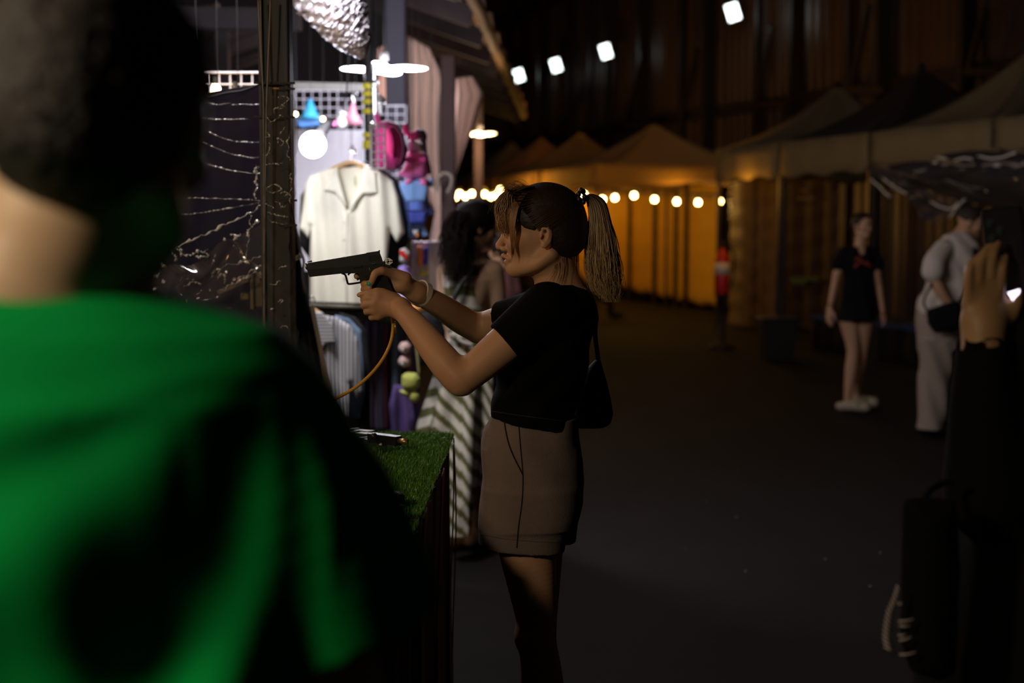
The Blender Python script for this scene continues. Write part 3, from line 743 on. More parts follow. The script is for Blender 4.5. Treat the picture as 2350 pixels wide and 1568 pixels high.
def glint_tubes(specs, Y, r=.0035, jag=.003, n=18):  # jagged tubes drawn where the film's folds catch light
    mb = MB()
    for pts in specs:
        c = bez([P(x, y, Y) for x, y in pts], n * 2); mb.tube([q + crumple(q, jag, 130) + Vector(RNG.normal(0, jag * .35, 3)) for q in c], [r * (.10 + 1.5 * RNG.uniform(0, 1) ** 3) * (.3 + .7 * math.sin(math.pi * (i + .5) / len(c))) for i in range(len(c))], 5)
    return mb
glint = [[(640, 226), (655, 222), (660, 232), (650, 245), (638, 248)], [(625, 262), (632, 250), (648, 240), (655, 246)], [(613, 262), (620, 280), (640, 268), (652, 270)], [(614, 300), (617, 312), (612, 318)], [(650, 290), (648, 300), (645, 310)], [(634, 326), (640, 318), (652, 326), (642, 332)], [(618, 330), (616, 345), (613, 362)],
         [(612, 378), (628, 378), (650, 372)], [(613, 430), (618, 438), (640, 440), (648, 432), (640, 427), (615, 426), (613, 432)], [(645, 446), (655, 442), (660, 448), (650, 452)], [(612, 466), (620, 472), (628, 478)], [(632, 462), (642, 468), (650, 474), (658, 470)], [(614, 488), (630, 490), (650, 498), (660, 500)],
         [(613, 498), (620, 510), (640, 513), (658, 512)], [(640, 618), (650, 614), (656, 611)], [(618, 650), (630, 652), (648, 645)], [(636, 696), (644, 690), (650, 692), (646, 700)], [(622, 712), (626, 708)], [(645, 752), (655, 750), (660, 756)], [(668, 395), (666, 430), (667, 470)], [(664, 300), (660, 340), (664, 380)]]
tag(part('fold_glints', glint_tubes(glint, 4.075, .0020), fold_glint_m, SP, True), kind='stuff')  # glints on the post's film wrap drawn as pale tubes
# black mesh cloth and plastic film stretched left of the post
mesh_m = mat('black_mesh_cloth', (.020, .019, .024), rough=.85, var=.5, vscale=20, bump=.4, bscale=120)
nt = mesh_m.node_tree; N = nt.nodes; L = nt.links
o_ = [n for n in N if n.type == 'OUTPUT_MATERIAL'][0]; mxx = N.new('ShaderNodeMixShader'); tl_ = N.new('ShaderNodeBsdfTranslucent'); tl_.inputs[0].default_value = (.16, .14, .19, 1)
mxx.inputs[0].default_value = .5; L.new(N['Principled BSDF'].outputs[0], mxx.inputs[1]); L.new(tl_.outputs[0], mxx.inputs[2]); L.new(mxx.outputs[0], o_.inputs[0])
MC = thing('mesh_curtain', 'black mesh curtain stretched between the wire grid and the near steel post', 'curtain', P(520, 700, 4.55))
part('cloth', MB().sheet(lambda u, v: P(300 + 312 * u, 240 + (190 - 240) * u + (620) * v, 4.62 + .012 * math.sin(u * 19 + v * 7)), 40, 40, .003), mesh_m, MC, True)
part('top_hem', MB().tube(bez([P(470, 226, 4.6), P(520, 214, 4.6), P(560, 208, 4.6), (P(602, 191, 4.6))], 14), .004, 6), sock, MC, True)
PL = thing('plastic_film', 'crumpled clear plastic film hanging in bunches left of the near post', 'plastic sheet', P(500, 700, 4.4))
def pfn(u, v):
    x = 330 + 330 * u; t_ = 640 - 175 * u ** 1.3; b_ = 790 - 60 * u; p = P(x, t_ + (b_ - t_) * v, 4.40 - .06 * math.sin(math.pi * v)); return p + crumple(p, .016, 30)
part('film', MB().sheet(pfn, 90, 50), film, PL, True)
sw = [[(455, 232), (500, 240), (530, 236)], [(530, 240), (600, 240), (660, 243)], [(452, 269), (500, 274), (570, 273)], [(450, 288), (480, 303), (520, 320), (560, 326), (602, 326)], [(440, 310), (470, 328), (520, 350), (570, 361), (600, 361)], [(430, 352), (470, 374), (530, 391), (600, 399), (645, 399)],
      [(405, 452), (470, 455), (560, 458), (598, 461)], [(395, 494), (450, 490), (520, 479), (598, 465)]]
part('taut_fold_glint', glint_tubes(sw, 4.42, .0019, .0006, 30), fold_glint_m, PL, True)  # taut folds and their highlights drawn as thin white tubes
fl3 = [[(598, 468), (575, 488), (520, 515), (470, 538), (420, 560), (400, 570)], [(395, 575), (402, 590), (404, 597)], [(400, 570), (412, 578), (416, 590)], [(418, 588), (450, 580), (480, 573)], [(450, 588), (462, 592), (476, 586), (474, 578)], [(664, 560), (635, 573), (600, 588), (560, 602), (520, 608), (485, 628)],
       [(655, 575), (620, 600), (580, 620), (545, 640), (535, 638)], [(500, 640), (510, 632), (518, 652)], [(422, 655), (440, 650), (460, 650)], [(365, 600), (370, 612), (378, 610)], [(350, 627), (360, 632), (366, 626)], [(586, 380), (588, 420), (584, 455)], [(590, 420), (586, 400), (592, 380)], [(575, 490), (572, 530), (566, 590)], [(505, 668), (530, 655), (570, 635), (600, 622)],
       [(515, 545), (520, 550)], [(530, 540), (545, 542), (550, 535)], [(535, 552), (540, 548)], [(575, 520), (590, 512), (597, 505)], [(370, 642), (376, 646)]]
tag(part('fold_glints', glint_tubes(fl3, 4.36, .0052, .0035), fold_glint_m, PL, True), kind='stuff')  # glints of the bunched film put in as bright tubes
jb = thing('junction_box', 'beige electrical box on the stall frame left of the near post', 'box', P(590, 672, 4.5))
bx = mat('beige_plastic', (.30, .25, .17), rough=.5)
part('box_body', MB().bbox(P(594, 670, 4.5), (.045, .05, .10), .006), bx, jb); part('box_lid', MB().bbox(P(582, 670, 4.49), (.012, .06, .11), .003), bx, jb)
part('cable_gland', MB().bbox(P(563, 681, 4.5), (.028, .025, .022), .004), bx, jb)
single('frame_bar', MB().bar(P(500, 672, 4.52), P(690, 588, 4.52), .014, .014), mat('dull_steel', (.18, .15, .13), rough=.4, metal=.5), 'thin diagonal metal bar behind the crumpled plastic film', 'bar', P(500, 672, 4.52))
# black tarpaulin right of the post with a folded edge, wooden strip
bt_ = thing('black_tarpaulin', 'black tarpaulin hanging right of the near post, its edge folded', 'tarpaulin', P(705, 900, 4.9))
part('tarp_cloth', drape([(668, 505), (668, 760), (668, 960)], [(674, 505), (694, 620), (722, 760), (762, 960)], 4.95, 14, 30, .01, 2, .004), mat('tarp_black', (.012, .012, .016), rough=.6), bt_, True)
part('tarp_edge', MB().tube(bez([P(674, 500, 4.93), P(688, 570, 4.93), P(697, 600, 4.93), P(696, 640, 4.93), P(712, 720, 4.93)], 20), .005, 6), mat('tarp_edge_pale', (.25, .24, .26), rough=.4), bt_, True)
single('wooden_strip', MB().bar(P(712, 705, 5.0), P(752, 905, 4.95), .022, .018), mat('pale_wood', (.42, .30, .17), rough=.6, var=.2, vscale=30), 'slanting pale wooden strip beside the striped grey shirt', 'strip', P(735, 880, 5.0))

# ------------------------------------------------------------------ wire grids and backboard
grid_m = mat('white_wire', (.60, .58, .66), rough=.35)
def wiregrid(name, lab, x0, x1, y0, y1, Y, cell, r=.0026, m_=None, loc=None):
    a, b = P(x0, y0, Y), P(x1, y1, Y); t = thing('wire_grid', lab, 'grid', (a + b) / 2, 'white wire display grids')
    nx = max(1, round((b.x - a.x) / cell)); nz = max(1, round((a.z - b.z) / cell))
    for i in range(nx + 1):
        x = a.x + (b.x - a.x) * i / nx; part('wire', MB().tube([(x, Y, a.z), (x, Y, b.z)], r * (1.6 if i in (0, nx) else 1), 5), m_ or grid_m, t)
    for j in range(nz + 1):
        z = b.z + (a.z - b.z) * j / nz; part('wire', MB().tube([(a.x, Y - .004, z), (b.x, Y - .004, z)], r * (1.6 if j in (0, nz) else 1), 5), m_ or grid_m, t)
    return t
wiregrid('g', 'large white wire grid behind the cream shirt', 677, 836, 208, 540, 8.0, .0475)
wiregrid('g', 'white wire grid with rounded corner right of the taped pole', 866, 932, 243, 420, 8.1, .047)
wiregrid('g', 'small near wire grid panel overlapping the magenta backpack', 852, 884, 290, 388, 6.0, .036, .003)
wiregrid('g', 'white wire grid with warm bulbs, left of the near post', 452, 606, 167, 300, 5.6, .045, .0028)
bk = thing('backboard', 'white plastic backboard fixed behind the large wire grid', 'board', P(757, 560, 8.1))
part('board_panel', MB().bbox((P(680, 300, 8.12) + P(842, 620, 8.12)) / 2, ((P(842, 300, 8.12) - P(680, 300, 8.12)).x, .01, (P(700, 296, 8.12) - P(700, 620, 8.12)).z), .003), mat('white_board', (.62, .60, .66), rough=.7, var=.05), bk)
single('grid_rail', MB().bar(P(668, 197, 8.0), P(836, 201, 8.0), .03, .04), mat('rail_grey', (.20, .19, .18), rough=.5), 'grey rail along the top of the large wire grid', 'rail', P(752, 199, 8.0))
# taped pole and thin poles
tp = thing('taped_pole', 'black pole wound with yellow and black tape beside the white grid', 'pole', Vector((P(846, 300, 7.05).x, 7.05, 0)))
a, b = P(846, -40, 7.05), P(846, 420, 7.05)
part('pole_tube', MB().tube([Vector((a.x, 7.05, 0)), Vector((a.x, 7.05, 3.2))], .0255, 14), mat('black_pole', (.018, .018, .022), rough=.35), tp, True)
yel = mat('yellow_tape', (.62, .58, .03), rough=.5)
for i, (y0, y1) in enumerate(((-10, 70), (192, 205), (210, 222), (228, 240), (250, 262), (305, 316), (322, 342))):
    part('tape_band', MB().lathe(P(846, y1, 7.05), [(.0275, 0), (.0285, .003), (.0285, (y1 - y0) * 7.05 / F), (.0275, (y1 - y0) * 7.05 / F)], 14) if i else MB().bar(P(834, -10, 7.01), P(841, 85, 7.01), .012, .004, up=(0, 1, 0)), yel, tp)
for q in (284, 296): part('clamp_screw', MB().ball(P(851, q, 7.01), .010, 8, 6), chrome if 'chrome' in globals() else mat('chrome', (.62, .58, .52), rough=.18, metal=1.0), tp, True)
single('grey_pole', MB().tube([Vector((P(864, 300, 7.7).x, 7.7, 0)), P(864, 205, 7.7)], .013, 10), mat('grey_pole_m', (.09, .08, .08), rough=.6), 'thin grey pole right of the taped pole', 'pole', Vector((P(864, 300, 7.7).x, 7.7, 0)), smooth=True)
cl = thing('pole_clamp', 'black clamp joining poles above the magenta backpack', 'clamp', P(858, 188, 7.0))
part('clamp_jaw', MB().bbox(P(857, 188, 7.0), (.045, .03, .018), .004), sock, cl); part('clamp_jaw', MB().bbox(P(857, 199, 7.0), (.03, .03, .012), .004), mat('white_board', (0, 0, 0)), cl)
# columns
def column(px, Y, w, lab, y0=3.24, mm=mat('column_brown', (.040, .022, .020), rough=.75, spec=.2)):
    p = P(px, 400, Y); single('stall_column', MB().bbox((p.x, Y, y0 / 2), (w, w, y0), .01), mm, lab, 'column', (p.x, Y, 0))
column(911, 9.2, .13, 'dark blue-grey column behind the magenta backpack', mm=mat('bluegrey_paint', (.070, .066, .11), rough=.6))
column(1029, 8.6, .088, 'brown steel column with a rope hook at the right of the goods', 2.50); column(1098, 13.5, .085, 'farther brown column below the warm hanging lamp', 2.72)
hook = MB().tube(bez([P(1004, 440, 8.4), P(1002, 415, 8.4), P(1018, 398, 8.4), P(1035, 405, 8.4), P(1035, 425, 8.4), P(1026, 443, 8.4)], 24), .009, 8)
single('rope_hook', hook, mat('rope_beige', (.20, .16, .13), rough=.8), 'curved rope hook looped over the brown column', 'hook', P(1015, 420, 8.4), smooth=True)
# canvas drapes
cvs = mat('beige_canvas', (.74, .54, .46), rough=.85, var=.12, vscale=5, bump=.3, bscale=20)
def canvas_drape(lab, L, R, Y, **k): return single('canvas_drape', drape(L, R, Y, **k), cvs, lab, 'drape', P(L[-1][0], L[-1][1], Y), 'gathered canvas drapes along the stall', smooth=True)
canvas_drape('pale canvas drape gathered right of the blue-grey column', [(932, 80), (934, 200), (936, 300), (960, 420), (990, 470)], [(985, 110), (1010, 160), (1018, 190), (1012, 260), (1014, 420), (1014, 520)], 9.4, amp=.05, freq=4)
canvas_drape('pale canvas drape right of the brown column', [(1040, 180), (1040, 260), (1040, 350), (1040, 400)], [(1085, 175), (1110, 215), (1085, 300), (1046, 400)], 9.8, amp=.05, freq=3)
canvas_drape('pale canvas strip between the taped pole and the blue-grey column', [(868, 110), (866, 160), (862, 200), (860, 245)], [(890, 100), (892, 150), (890, 200), (888, 245)], 10.5, amp=.03, freq=2)
canvas_drape('pale canvas edge hanging beside the hanging bags', [(985, 430), (1000, 480), (985, 560), (975, 700)], [(1012, 430), (1014, 500), (1012, 600), (1008, 720)], 8.9, amp=.03, freq=2)
# silver foil duct
foil = mat('crinkled_foil', (.48, .46, .54), rough=.28, metal=.9, bump=1.0, bscale=150)
nt = foil.node_tree
for n_ in nt.nodes:
    if n_.type == 'BUMP': n_.inputs['Distance'].default_value = .004
fd = thing('foil_duct', 'crinkled silver foil duct hanging down from the roof at the top', 'duct', P(770, 60, 5.6))
cp = [P(690, -160, 5.7), P(735, -60, 5.65), P(776, 25, 5.6), P(812, 88, 5.6), P(834, 134, 5.6)]; cc = bez(cp, 60)
fm_ = MB(); rad = [.17, .155, .115, .065, .012]
vs_ = []; ns = 36
for i, c in enumerate(cc):
    t = i / (len(cc) - 1); r = float(np.interp(t, [0, .25, .5, .8, 1], rad)); tg = (cc[min(i + 1, len(cc) - 1)] - cc[max(0, i - 1)]).normalized(); u0 = tg.cross(Vector((0, 1, 0))).normalized(); w0 = tg.cross(u0)
    for k in range(ns):
        a = 2 * math.pi * k / ns; q = r * (1 + .05 * math.sin(k * 2.1 + i * 1.3) + .04 * RNG.normal()); vs_.append(c + u0 * math.cos(a) * q + w0 * math.sin(a) * q * .6)
fm_.add(vs_, [[i * ns + k, i * ns + (k + 1) % ns, (i + 1) * ns + (k + 1) % ns, (i + 1) * ns + k] for i in range(len(cc) - 1) for k in range(ns)])
part('foil_tube', fm_, foil, fd); part('hanging_wire', MB().tube(bez([P(690, 2, 5.4), P(715, 8, 5.38), P(722, 0, 5.38), P(728, -20, 5.4)], 14), .0015, 5), mat('green_wire', (.03, .12, .08)), fd)

# ------------------------------------------------------------------ lamps
white_led = mat('white_led', (1, 1, 1), emit=(.93, .94, 1.0), es=14.0)
warm_led = mat('warm_led', (1, .9, .7), emit=(1.0, .74, .34), es=9.0)
def petal_lamp(lab, px, py, Y, R, mm, tilt=.10):
    c = P(px, py, Y); t = thing('petal_lamp', lab, 'lamp', c + Vector((0, 0, .05)))
    part('lamp_core', MB().lathe(c + Vector((0, 0, -.012)), [(R * .22, -.015), (R * .25, 0), (R * .24, .012), (R * .12, .02)], 20), mm, t, True)
    for k in range(6):
        a = 2 * math.pi * k / 6 + .35; d = Vector((math.cos(a), math.sin(a), 0)); n = 10
        part('petal', MB().ball(c + d * R * .62 + Vector((0, 0, -.012 * (k % 2))), (R * (.20 + .18 * abs(d.x)), R * (.20 + .18 * abs(d.y)), .0115), 16, 6), mm, t, True)
    part('lamp_socket', MB().lathe(c + Vector((0, 0, .035)), [(.022, 0), (.022, .04), (.010, .05)], 12), mat('socket_grey', (.16, .15, .16), rough=.6), t, True)
    part('lamp_cord', MB().tube([c + Vector((0, 0, .08)), Vector((c.x, c.y, 3.25))], .004, 6), sock, t)
    return c
c = petal_lamp('bright white lamp of six petals hanging over the cream shirt', 882, 155, 7.25, .228, white_led)
light('petal_lamp_light', 'POINT', c + Vector((0, -.05, -.10)), 70, COOL, .16)
c = petal_lamp('warm yellow petal lamp hanging farther back above the string bulbs', 1102, 306, 13.2, .155, warm_led)
light('warm_petal_light', 'POINT', c + Vector((0, -.1, -.08)), 40, WARM, .15)
gb = thing('globe_lamp', 'bright white globe bulb in a grey cone holder in front of the wire grid', 'lamp', P(718, 332, 6.3)); c = P(718, 332, 6.3)
part('globe', MB().ball(c, .058, 24, 16), white_led, gb, True)
ax = (P(768, 262, 6.4) - c).normalized(); part('cone_holder', MB().lathe(c + ax * .045, [(.036, 0), (.026, .03), (.019, .08), (.017, .11)], 16, axis=ax), mat('socket_grey', (0, 0, 0)), gb, True)
part('lamp_arm', MB().tube(bez([c + ax * .2, P(790, 240, 6.6), P(800, 150, 6.6), P(805, -80, 6.6)], 12), .004, 6), sock, gb)
light('roof_fill_light', 'POINT', (-.81, 10.0, 2.3), 16, (1, .82, .80), .1)  # hidden light added to brighten the roof panels between rafters
light('globe_light', 'POINT', c + Vector((0, -.09, 0)), 16, COOL, .06)
for i, (px, py, Y, lab) in enumerate(((493, 205, 5.5, 'warm bulb at the left end of the near wire grid'), (540, 216, 5.5, 'warm bulb half hidden by the mesh curtain\'s top edge'), (678, 262, 7.7, 'small warm bulb at the right edge of the steel post'), (988, 450, 10.0, 'warm bulb beside the blue bag'), (985, 385, 10.0, 'small warm bulb behind the pink bag'), (741, 273, 7.8, 'tiny warm bulb on the wire grid under the blue hat'))):
    r = .022 if i in (0, 1, 3) else .011; p = P(px, py, Y); b = thing('round_bulb', lab, 'bulb', p, 'warm bulbs hung about the clothes stall')
    part('bulb_glass', MB().ball(p, r, 14, 10), mat('round_bulb_m', (1, .85, .6), emit=(1.0, .70, .34), es=22), b, True); part('bulb_socket', MB().lathe(p + Vector((0, 0, r * .8)), [(r * .5, 0), (r * .5, r * 1.3)], 10), sock, b)
light('grid_bulb_light', 'POINT', P(493, 195, 5.2), 2.2, WARM, .05); light('hidden_bulb_light', 'POINT', P(600, 235, 5.0), 1.5, WARM, .05)
lb = P(2, 45, 5.0); b = thing('round_bulb', 'orange bulb cut off by the left edge of the photo', 'bulb', lb, 'warm bulbs hung about the clothes stall'); part('bulb_glass', MB().ball(lb, .03, 14, 10), mat('orange_bulb_m', (1, .6, .3), emit=(1.0, .42, .14), es=8), b, True)

# ------------------------------------------------------------------ garments
wood_h = mat('hanger_wood', (.58, .36, .16), rough=.45, var=.15, vscale=20); chr2 = mat('hook_chrome', (.7, .7, .72), rough=.15, metal=1)
cream = mat('cream_linen', (.76, .73, .60), rough=.85, bump=.35, bscale=220, var=.05, vscale=40)
YS = 6.6
def ff(a, b, c=0): return lambda X, Z: a * np.sin(X * b + 1.3 * np.sin(Z * 4) + c) * (.35 + .65 * np.clip((X * 0 + 1.62 - Z) * 2, 0, 1)) + a * .5 * np.sin(X * b * 2.3 + Z * 5)
s1 = thing('cream_shirt', 'cream short-sleeved open-collar shirt on a wooden hanger', 'shirt', P(805, 700, YS))
part_body = puff('shirt_body', [(777, 381), (745, 390), (711, 404), (700, 425), (694, 480), (688, 525), (708, 548), (714, 520), (711, 600), (712, 704), (760, 708), (830, 708), (893, 700), (888, 600), (895, 529), (911, 557), (929, 534), (915, 455), (902, 417), (872, 394), (838, 377), (822, 420), (798, 486), (776, 420)], YS, .022, cream, s1, .005, .03, ff(.014, 34))
puff('shirt_back_inner', [(774, 384), (838, 380), (826, 420), (798, 492), (772, 420)], YS, .006, cream, s1, .005, .02, yoff=.03)
puff('collar', [(777, 380), (745, 438), (770, 441), (799, 476), (778, 400)], YS, .007, cream, s1, .0035, .008, yoff=-.036)
puff('collar', [(838, 376), (864, 396), (868, 444), (836, 445), (799, 488), (838, 400)], YS, .007, cream, s1, .0035, .008, yoff=-.036)
part('placket', MB().bar(P(797, 487, YS - .036), P(795, 704, YS - .036), .004, .004), mat('cream_seam', (.42, .40, .33), rough=.9), s1)
for y in (510, 548, 590, 635): part('button', MB().lathe(P(789, y, YS - .034), [(.006, -.001), (.006, .002)], 10, axis=(0, -1, 0)), mat('button_pearl', (.7, .68, .6), rough=.2), s1)
part('care_label', MB().bar(P(815, 405, YS + .018), P(815, 425, YS + .018), .006, .003), mat('label_green', (.35, .42, .2)), s1)
def hanger(lab, px, py, Y, w, drop, mm=wood_h, hk=14):
    h = thing('hanger', lab, 'hanger', P(px, py, Y)); k = F / Y
    part('hanger_bar', MB().tube(bez([P(px - w, py + drop, Y), P(px - w * .55, py + drop * .45, Y), P(px, py, Y), P(px + w * .55, py + drop * .45, Y), P(px + w, py + drop, Y)], 24), .011, 8), mm, h, True)
    part('hanger_hook', MB().tube(bez([P(px, py - 2, Y), P(px, py - hk, Y), P(px + 6, py - hk - 8, Y), P(px + 1, py - hk - 18, Y), P(px - 5, py - hk - 12, Y)], 20), .0028, 6), chr2, h, True)
hanger('pale wooden hanger holding the cream shirt', 806, 372, YS, 46, 18)
blk = mat('black_shirt_cloth', (.010, .011, .012), rough=.9)
s2_ = thing('black_shirt', 'black shirt hanging behind the cream shirt', 'shirt', P(830, 700, 6.75))
puff('shirt_body', [(770, 380), (720, 402), (700, 440), (690, 500), (686, 560), (708, 590), (712, 712), (800, 716), (905, 712), (912, 600), (925, 585), (944, 545), (930, 460), (914, 412), (880, 386), (840, 370)], 6.76, .02, blk, s2_, .007, .03, ff(.012, 30, 1))
oliv = mat('olive_cloth', (.075, .085, .022), rough=.85)
s3 = thing('olive_jacket', 'olive green jacket hanging behind the black shirt', 'jacket', P(830, 740, 6.9))
puff('jacket_body', [(720, 400), (690, 450), (684, 560), (716, 600), (740, 700), (800, 722), (850, 740), (895, 742), (905, 690), (918, 610), (932, 600), (942, 560), (928, 450), (880, 396)], 6.92, .018, oliv, s3, .008, .03, ff(.012, 26, 2))
strp = stripes_mat('striped_cloth', (.60, .60, .64), (.20, .21, .25), 62, axis=0, width=.52)
s4 = thing('striped_shirt', 'grey and white striped shirt on a wooden hanger below the cream shirt', 'shirt', P(780, 930, 5.9))
puff('shirt_body', [(716, 716), (712, 800), (716, 900), (740, 960), (800, 960), (806, 880), (820, 918), (834, 900), (828, 820), (822, 780), (806, 748), (770, 728), (742, 722)], 5.9, .022, strp, s4, .005, .03, ff(.012, 40))
puff('collar', [(722, 712), (742, 716), (768, 744), (772, 785), (750, 788), (736, 812), (722, 760)], 5.9, .008, stripes_mat('striped_collar', (.60, .60, .64), (.20, .21, .25), 70, axis=2, width=.5), s4, .004, .01, yoff=-.035)
hanger('pale wooden hanger holding the striped shirt', 716, 712, 5.93, 22, 12)
for nm, lab, pts, Y, mm in (('blue_shirt', 'pale blue shirt just behind the striped shirt', [(770, 722), (800, 730), (830, 760), (838, 900), (826, 960), (760, 960), (752, 760)], 6.02, mat('pale_blue_cloth', (.16, .24, .36), rough=.85)),
                            ('dark_shirt', 'black shirt behind the pale blue shirt on the lower rail', [(780, 716), (815, 728), (842, 760), (850, 850), (852, 1000), (800, 1010), (770, 760)], 6.15, blk)):
    t = thing(nm, lab, 'shirt', P(800, 990, Y)); puff('shirt_body', pts, Y, .015, mm, t, .007, .03, ff(.010, 34))
single('front_rail', MB().tube([P(690, 693, 5.95), P(838, 699, 6.1)], .005, 8), sock, 'thin dark rail carrying the striped and blue shirts', 'rail', P(760, 697, 6.0), smooth=True)
# row of dark hanging clothes on the lower rail
single('clothes_rail', MB().tube([P(700, 702, 6.9), P(975, 716, 6.9)], .012, 10), mat('rail_grey', (0, 0, 0)), 'lower clothes rail behind the hands and pistol', 'rail', P(840, 710, 6.9), smooth=True)
cols = [((.10, .06, .16), 'dark violet'), ((.045, .03, .05), 'black violet'), ((.17, .12, .24), 'greyish violet'), ((.03, .025, .05), 'blackish'), ((.09, .015, .03), 'dark maroon'), ((.035, .03, .05), 'charcoal'), ((.07, .10, .16), 'slate blue'), ((.05, .05, .065), 'charcoal grey'), ((.12, .03, .05), 'wine red'), ((.10, .035, .05), 'dull wine red'), ((.05, .03, .11), 'indigo')]
for i, (c_, nm) in enumerate(cols):
    x = 838 + i * 11.5; t = thing('hanging_garment', '%s garment hanging on the lower rail, number of its colour between striped shirt and yellow pouch' % nm if False else '%s garment hanging edge-on from the lower rail' % nm, 'garment', P(x, 985, 7.0), 'dark clothes on the lower rail')
    puff('garment_body', [(x - 7, 716), (x + 6, 716), (x + 8, 800), (x + 9, 900 + 40 * (i % 2)), (x + 10, 985), (x - 9, 990), (x - 9, 860)], 6.95 + .04 * (i % 3), .03, mat('garment_%d' % i if False else 'cloth_' + nm.replace(' ', '_'), c_, rough=.85, var=.2, vscale=14), t, .008, .02, ff(.010, 60, i))
    part('hanger_hook', MB().tube(bez([P(x, 716, 6.95), P(x, 706, 6.93), P(x + 3, 701, 6.9), P(x + 3, 697, 6.9)], 8), .003, 5), chr2, t)
t = thing('purple_skirt', 'purple ruffled skirt hanging low beside the table', 'skirt', P(925, 990, 6.4))
puff('skirt_cloth', [(905, 880), (935, 890), (948, 930), (952, 960), (942, 1010), (900, 1010), (892, 930)], 6.4, .04, mat('purple_cloth', (.12, .07, .24), rough=.8), t, .007, .04, ff(.015, 50))
# ------------------------------------------------------------------ bags and small goods
def cloth(n, c, **k): return mat(n, c, rough=.75, sheen=.1, **k)
mag = cloth('magenta_nylon', (.42, .015, .15)); mag2 = cloth('magenta_pocket', (.75, .03, .20))
b = thing('magenta_backpack', 'round magenta backpack hanging behind the small wire panel', 'backpack', P(898, 390, 6.6))
puff('backpack_body', [(860, 300), (866, 282), (890, 275), (912, 284), (928, 310), (934, 345), (930, 375), (912, 390), (880, 391), (862, 380)], 6.6, .07, mag, b, .006, .07)
puff('front_pocket', [(884, 300), (898, 296), (906, 312), (910, 335), (907, 366), (900, 362), (888, 352)], 6.6, .016, mag2, b, .005, .02, yoff=-.072)
part('zip', MB().tube(bez([P(878, 290, 6.53), P(902, 288, 6.53), P(920, 310, 6.53), P(925, 350, 6.53), P(915, 380, 6.54)], 24), .003, 5), mat('zip_dark', (.10, .01, .04)), b, True)
part('grab_loop', MB().tube(bez([P(868, 285, 6.6), P(862, 268, 6.6), P(866, 262, 6.6), P(872, 283, 6.6)], 12), .007, 6), mag, b, True)
pink = cloth('pink_cloth', (.78, .16, .42)); pinkd = cloth('pink_deep', (.72, .06, .30)); whp = cloth('white_plush', (.52, .50, .50)); blp = mat('black_plush', (.010, .010, .012), rough=.95)
b = thing('pink_backpack', 'small pink backpack with a flap and white plush trim, hung right of the magenta one', 'backpack', P(950, 410, 6.7))
puff('bag_body', [(934, 352), (940, 347), (978, 352), (985, 380), (984, 398), (975, 408), (940, 411), (912, 402), (925, 388), (932, 372)], 6.7, .055, pink, b, .006, .05)
puff('bag_flap', [(932, 360), (980, 362), (982, 374), (932, 375)], 6.7, .012, pinkd, b, .005, .012, yoff=-.055)
puff('plush_trim', [(936, 342), (936, 325), (946, 318), (960, 326), (970, 330), (972, 348), (938, 350)], 6.7, .035, whp, b, .005, .03)
puff('bow', [(926, 286), (934, 282), (942, 302), (950, 304), (958, 296), (964, 306), (962, 322), (944, 324), (936, 314), (926, 306)], 6.7, .02, cloth('hot_pink', (.85, .10, .38)), b, .005, .02, yoff=-.03)
b = thing('black_plush_hat', 'floppy black plush hat drooping behind the pink backpack', 'hat', P(970, 330, 6.85))
puff('hat_body', [(952, 300), (962, 294), (974, 298), (981, 312), (978, 325), (980, 350), (988, 380), (990, 400), (980, 400), (972, 350), (962, 320)], 6.85, .04, blp, b, .006, .04)
blu = cloth('blue_cloth', (.13, .22, .72)); blud = cloth('blue_deep', (.05, .08, .45)); lbl = cloth('light_blue', (.22, .40, .80))
b = thing('blue_backpack', 'blue backpack with pink pads on top, hanging below the pink backpack', 'backpack', P(955, 545, 6.7))
puff('bag_body', [(918, 425), (930, 412), (985, 412), (982, 450), (984, 480), (980, 505), (972, 522), (940, 524), (934, 500), (928, 465)], 6.7, .06, blu, b, .006, .05)
puff('bag_flap', [(918, 425), (930, 414), (984, 416), (984, 440), (978, 462), (936, 464), (926, 450)], 6.7, .012, lbl, b, .005, .02, yoff=-.058)
puff('bag_pocket', [(936, 486), (981, 486), (977, 512), (942, 514)], 6.7, .014, blud, b, .005, .012, yoff=-.055)
part('pocket_zip', MB().bar(P(932, 484, 6.635), P(982, 484, 6.635), .004, .006), mat('zip_navy', (.02, .02, .12)), b)
for pts in ([(929, 421), (940, 410), (952, 412), (946, 422), (934, 426)], [(964, 412), (976, 410), (985, 418), (982, 429), (968, 427)]): puff('top_pad', pts, 6.7, .02, pink, b, .004, .02, yoff=-.06, label='pink pad')
puff('side_flap', [(984, 414), (992, 406), (996, 412), (992, 428), (984, 430)], 6.7, .01, lbl, b, .004, .01); puff('side_flap', [(982, 470), (990, 478), (996, 492), (984, 494)], 6.7, .012, blu, b, .004, .01)
puff('bag_strap', [(936, 516), (944, 516), (944, 545), (938, 548)], 6.7, .01, lbl, b, .004, .01); puff('bag_strap', [(964, 515), (974, 516), (984, 540), (972, 546), (962, 530)], 6.7, .01, lbl, b, .004, .01)
t = thing('small_pouch', 'small dark pouch with an orange and white patch below the blue backpack', 'pouch', P(955, 550, 6.6))
puff('pouch_body', [(944, 524), (966, 524), (968, 545), (960, 553), (946, 550)], 6.62, .02, mat('navy_cloth', (.02, .03, .07)), t, .004, .015); puff('pouch_patch', [(948, 528), (962, 528), (960, 538), (950, 540)], 6.62, .006, whp, t, .003, .006, yoff=-.02); puff('pouch_patch', [(955, 536), (963, 536), (962, 545), (956, 545)], 6.62, .007, mat('orange_cloth', (.80, .25, .03)), t, .003, .006, yoff=-.02)
t = thing('printed_towel', 'pale towel with an orange and blue block print beside the canvas', 'towel', P(970, 690, 6.9))
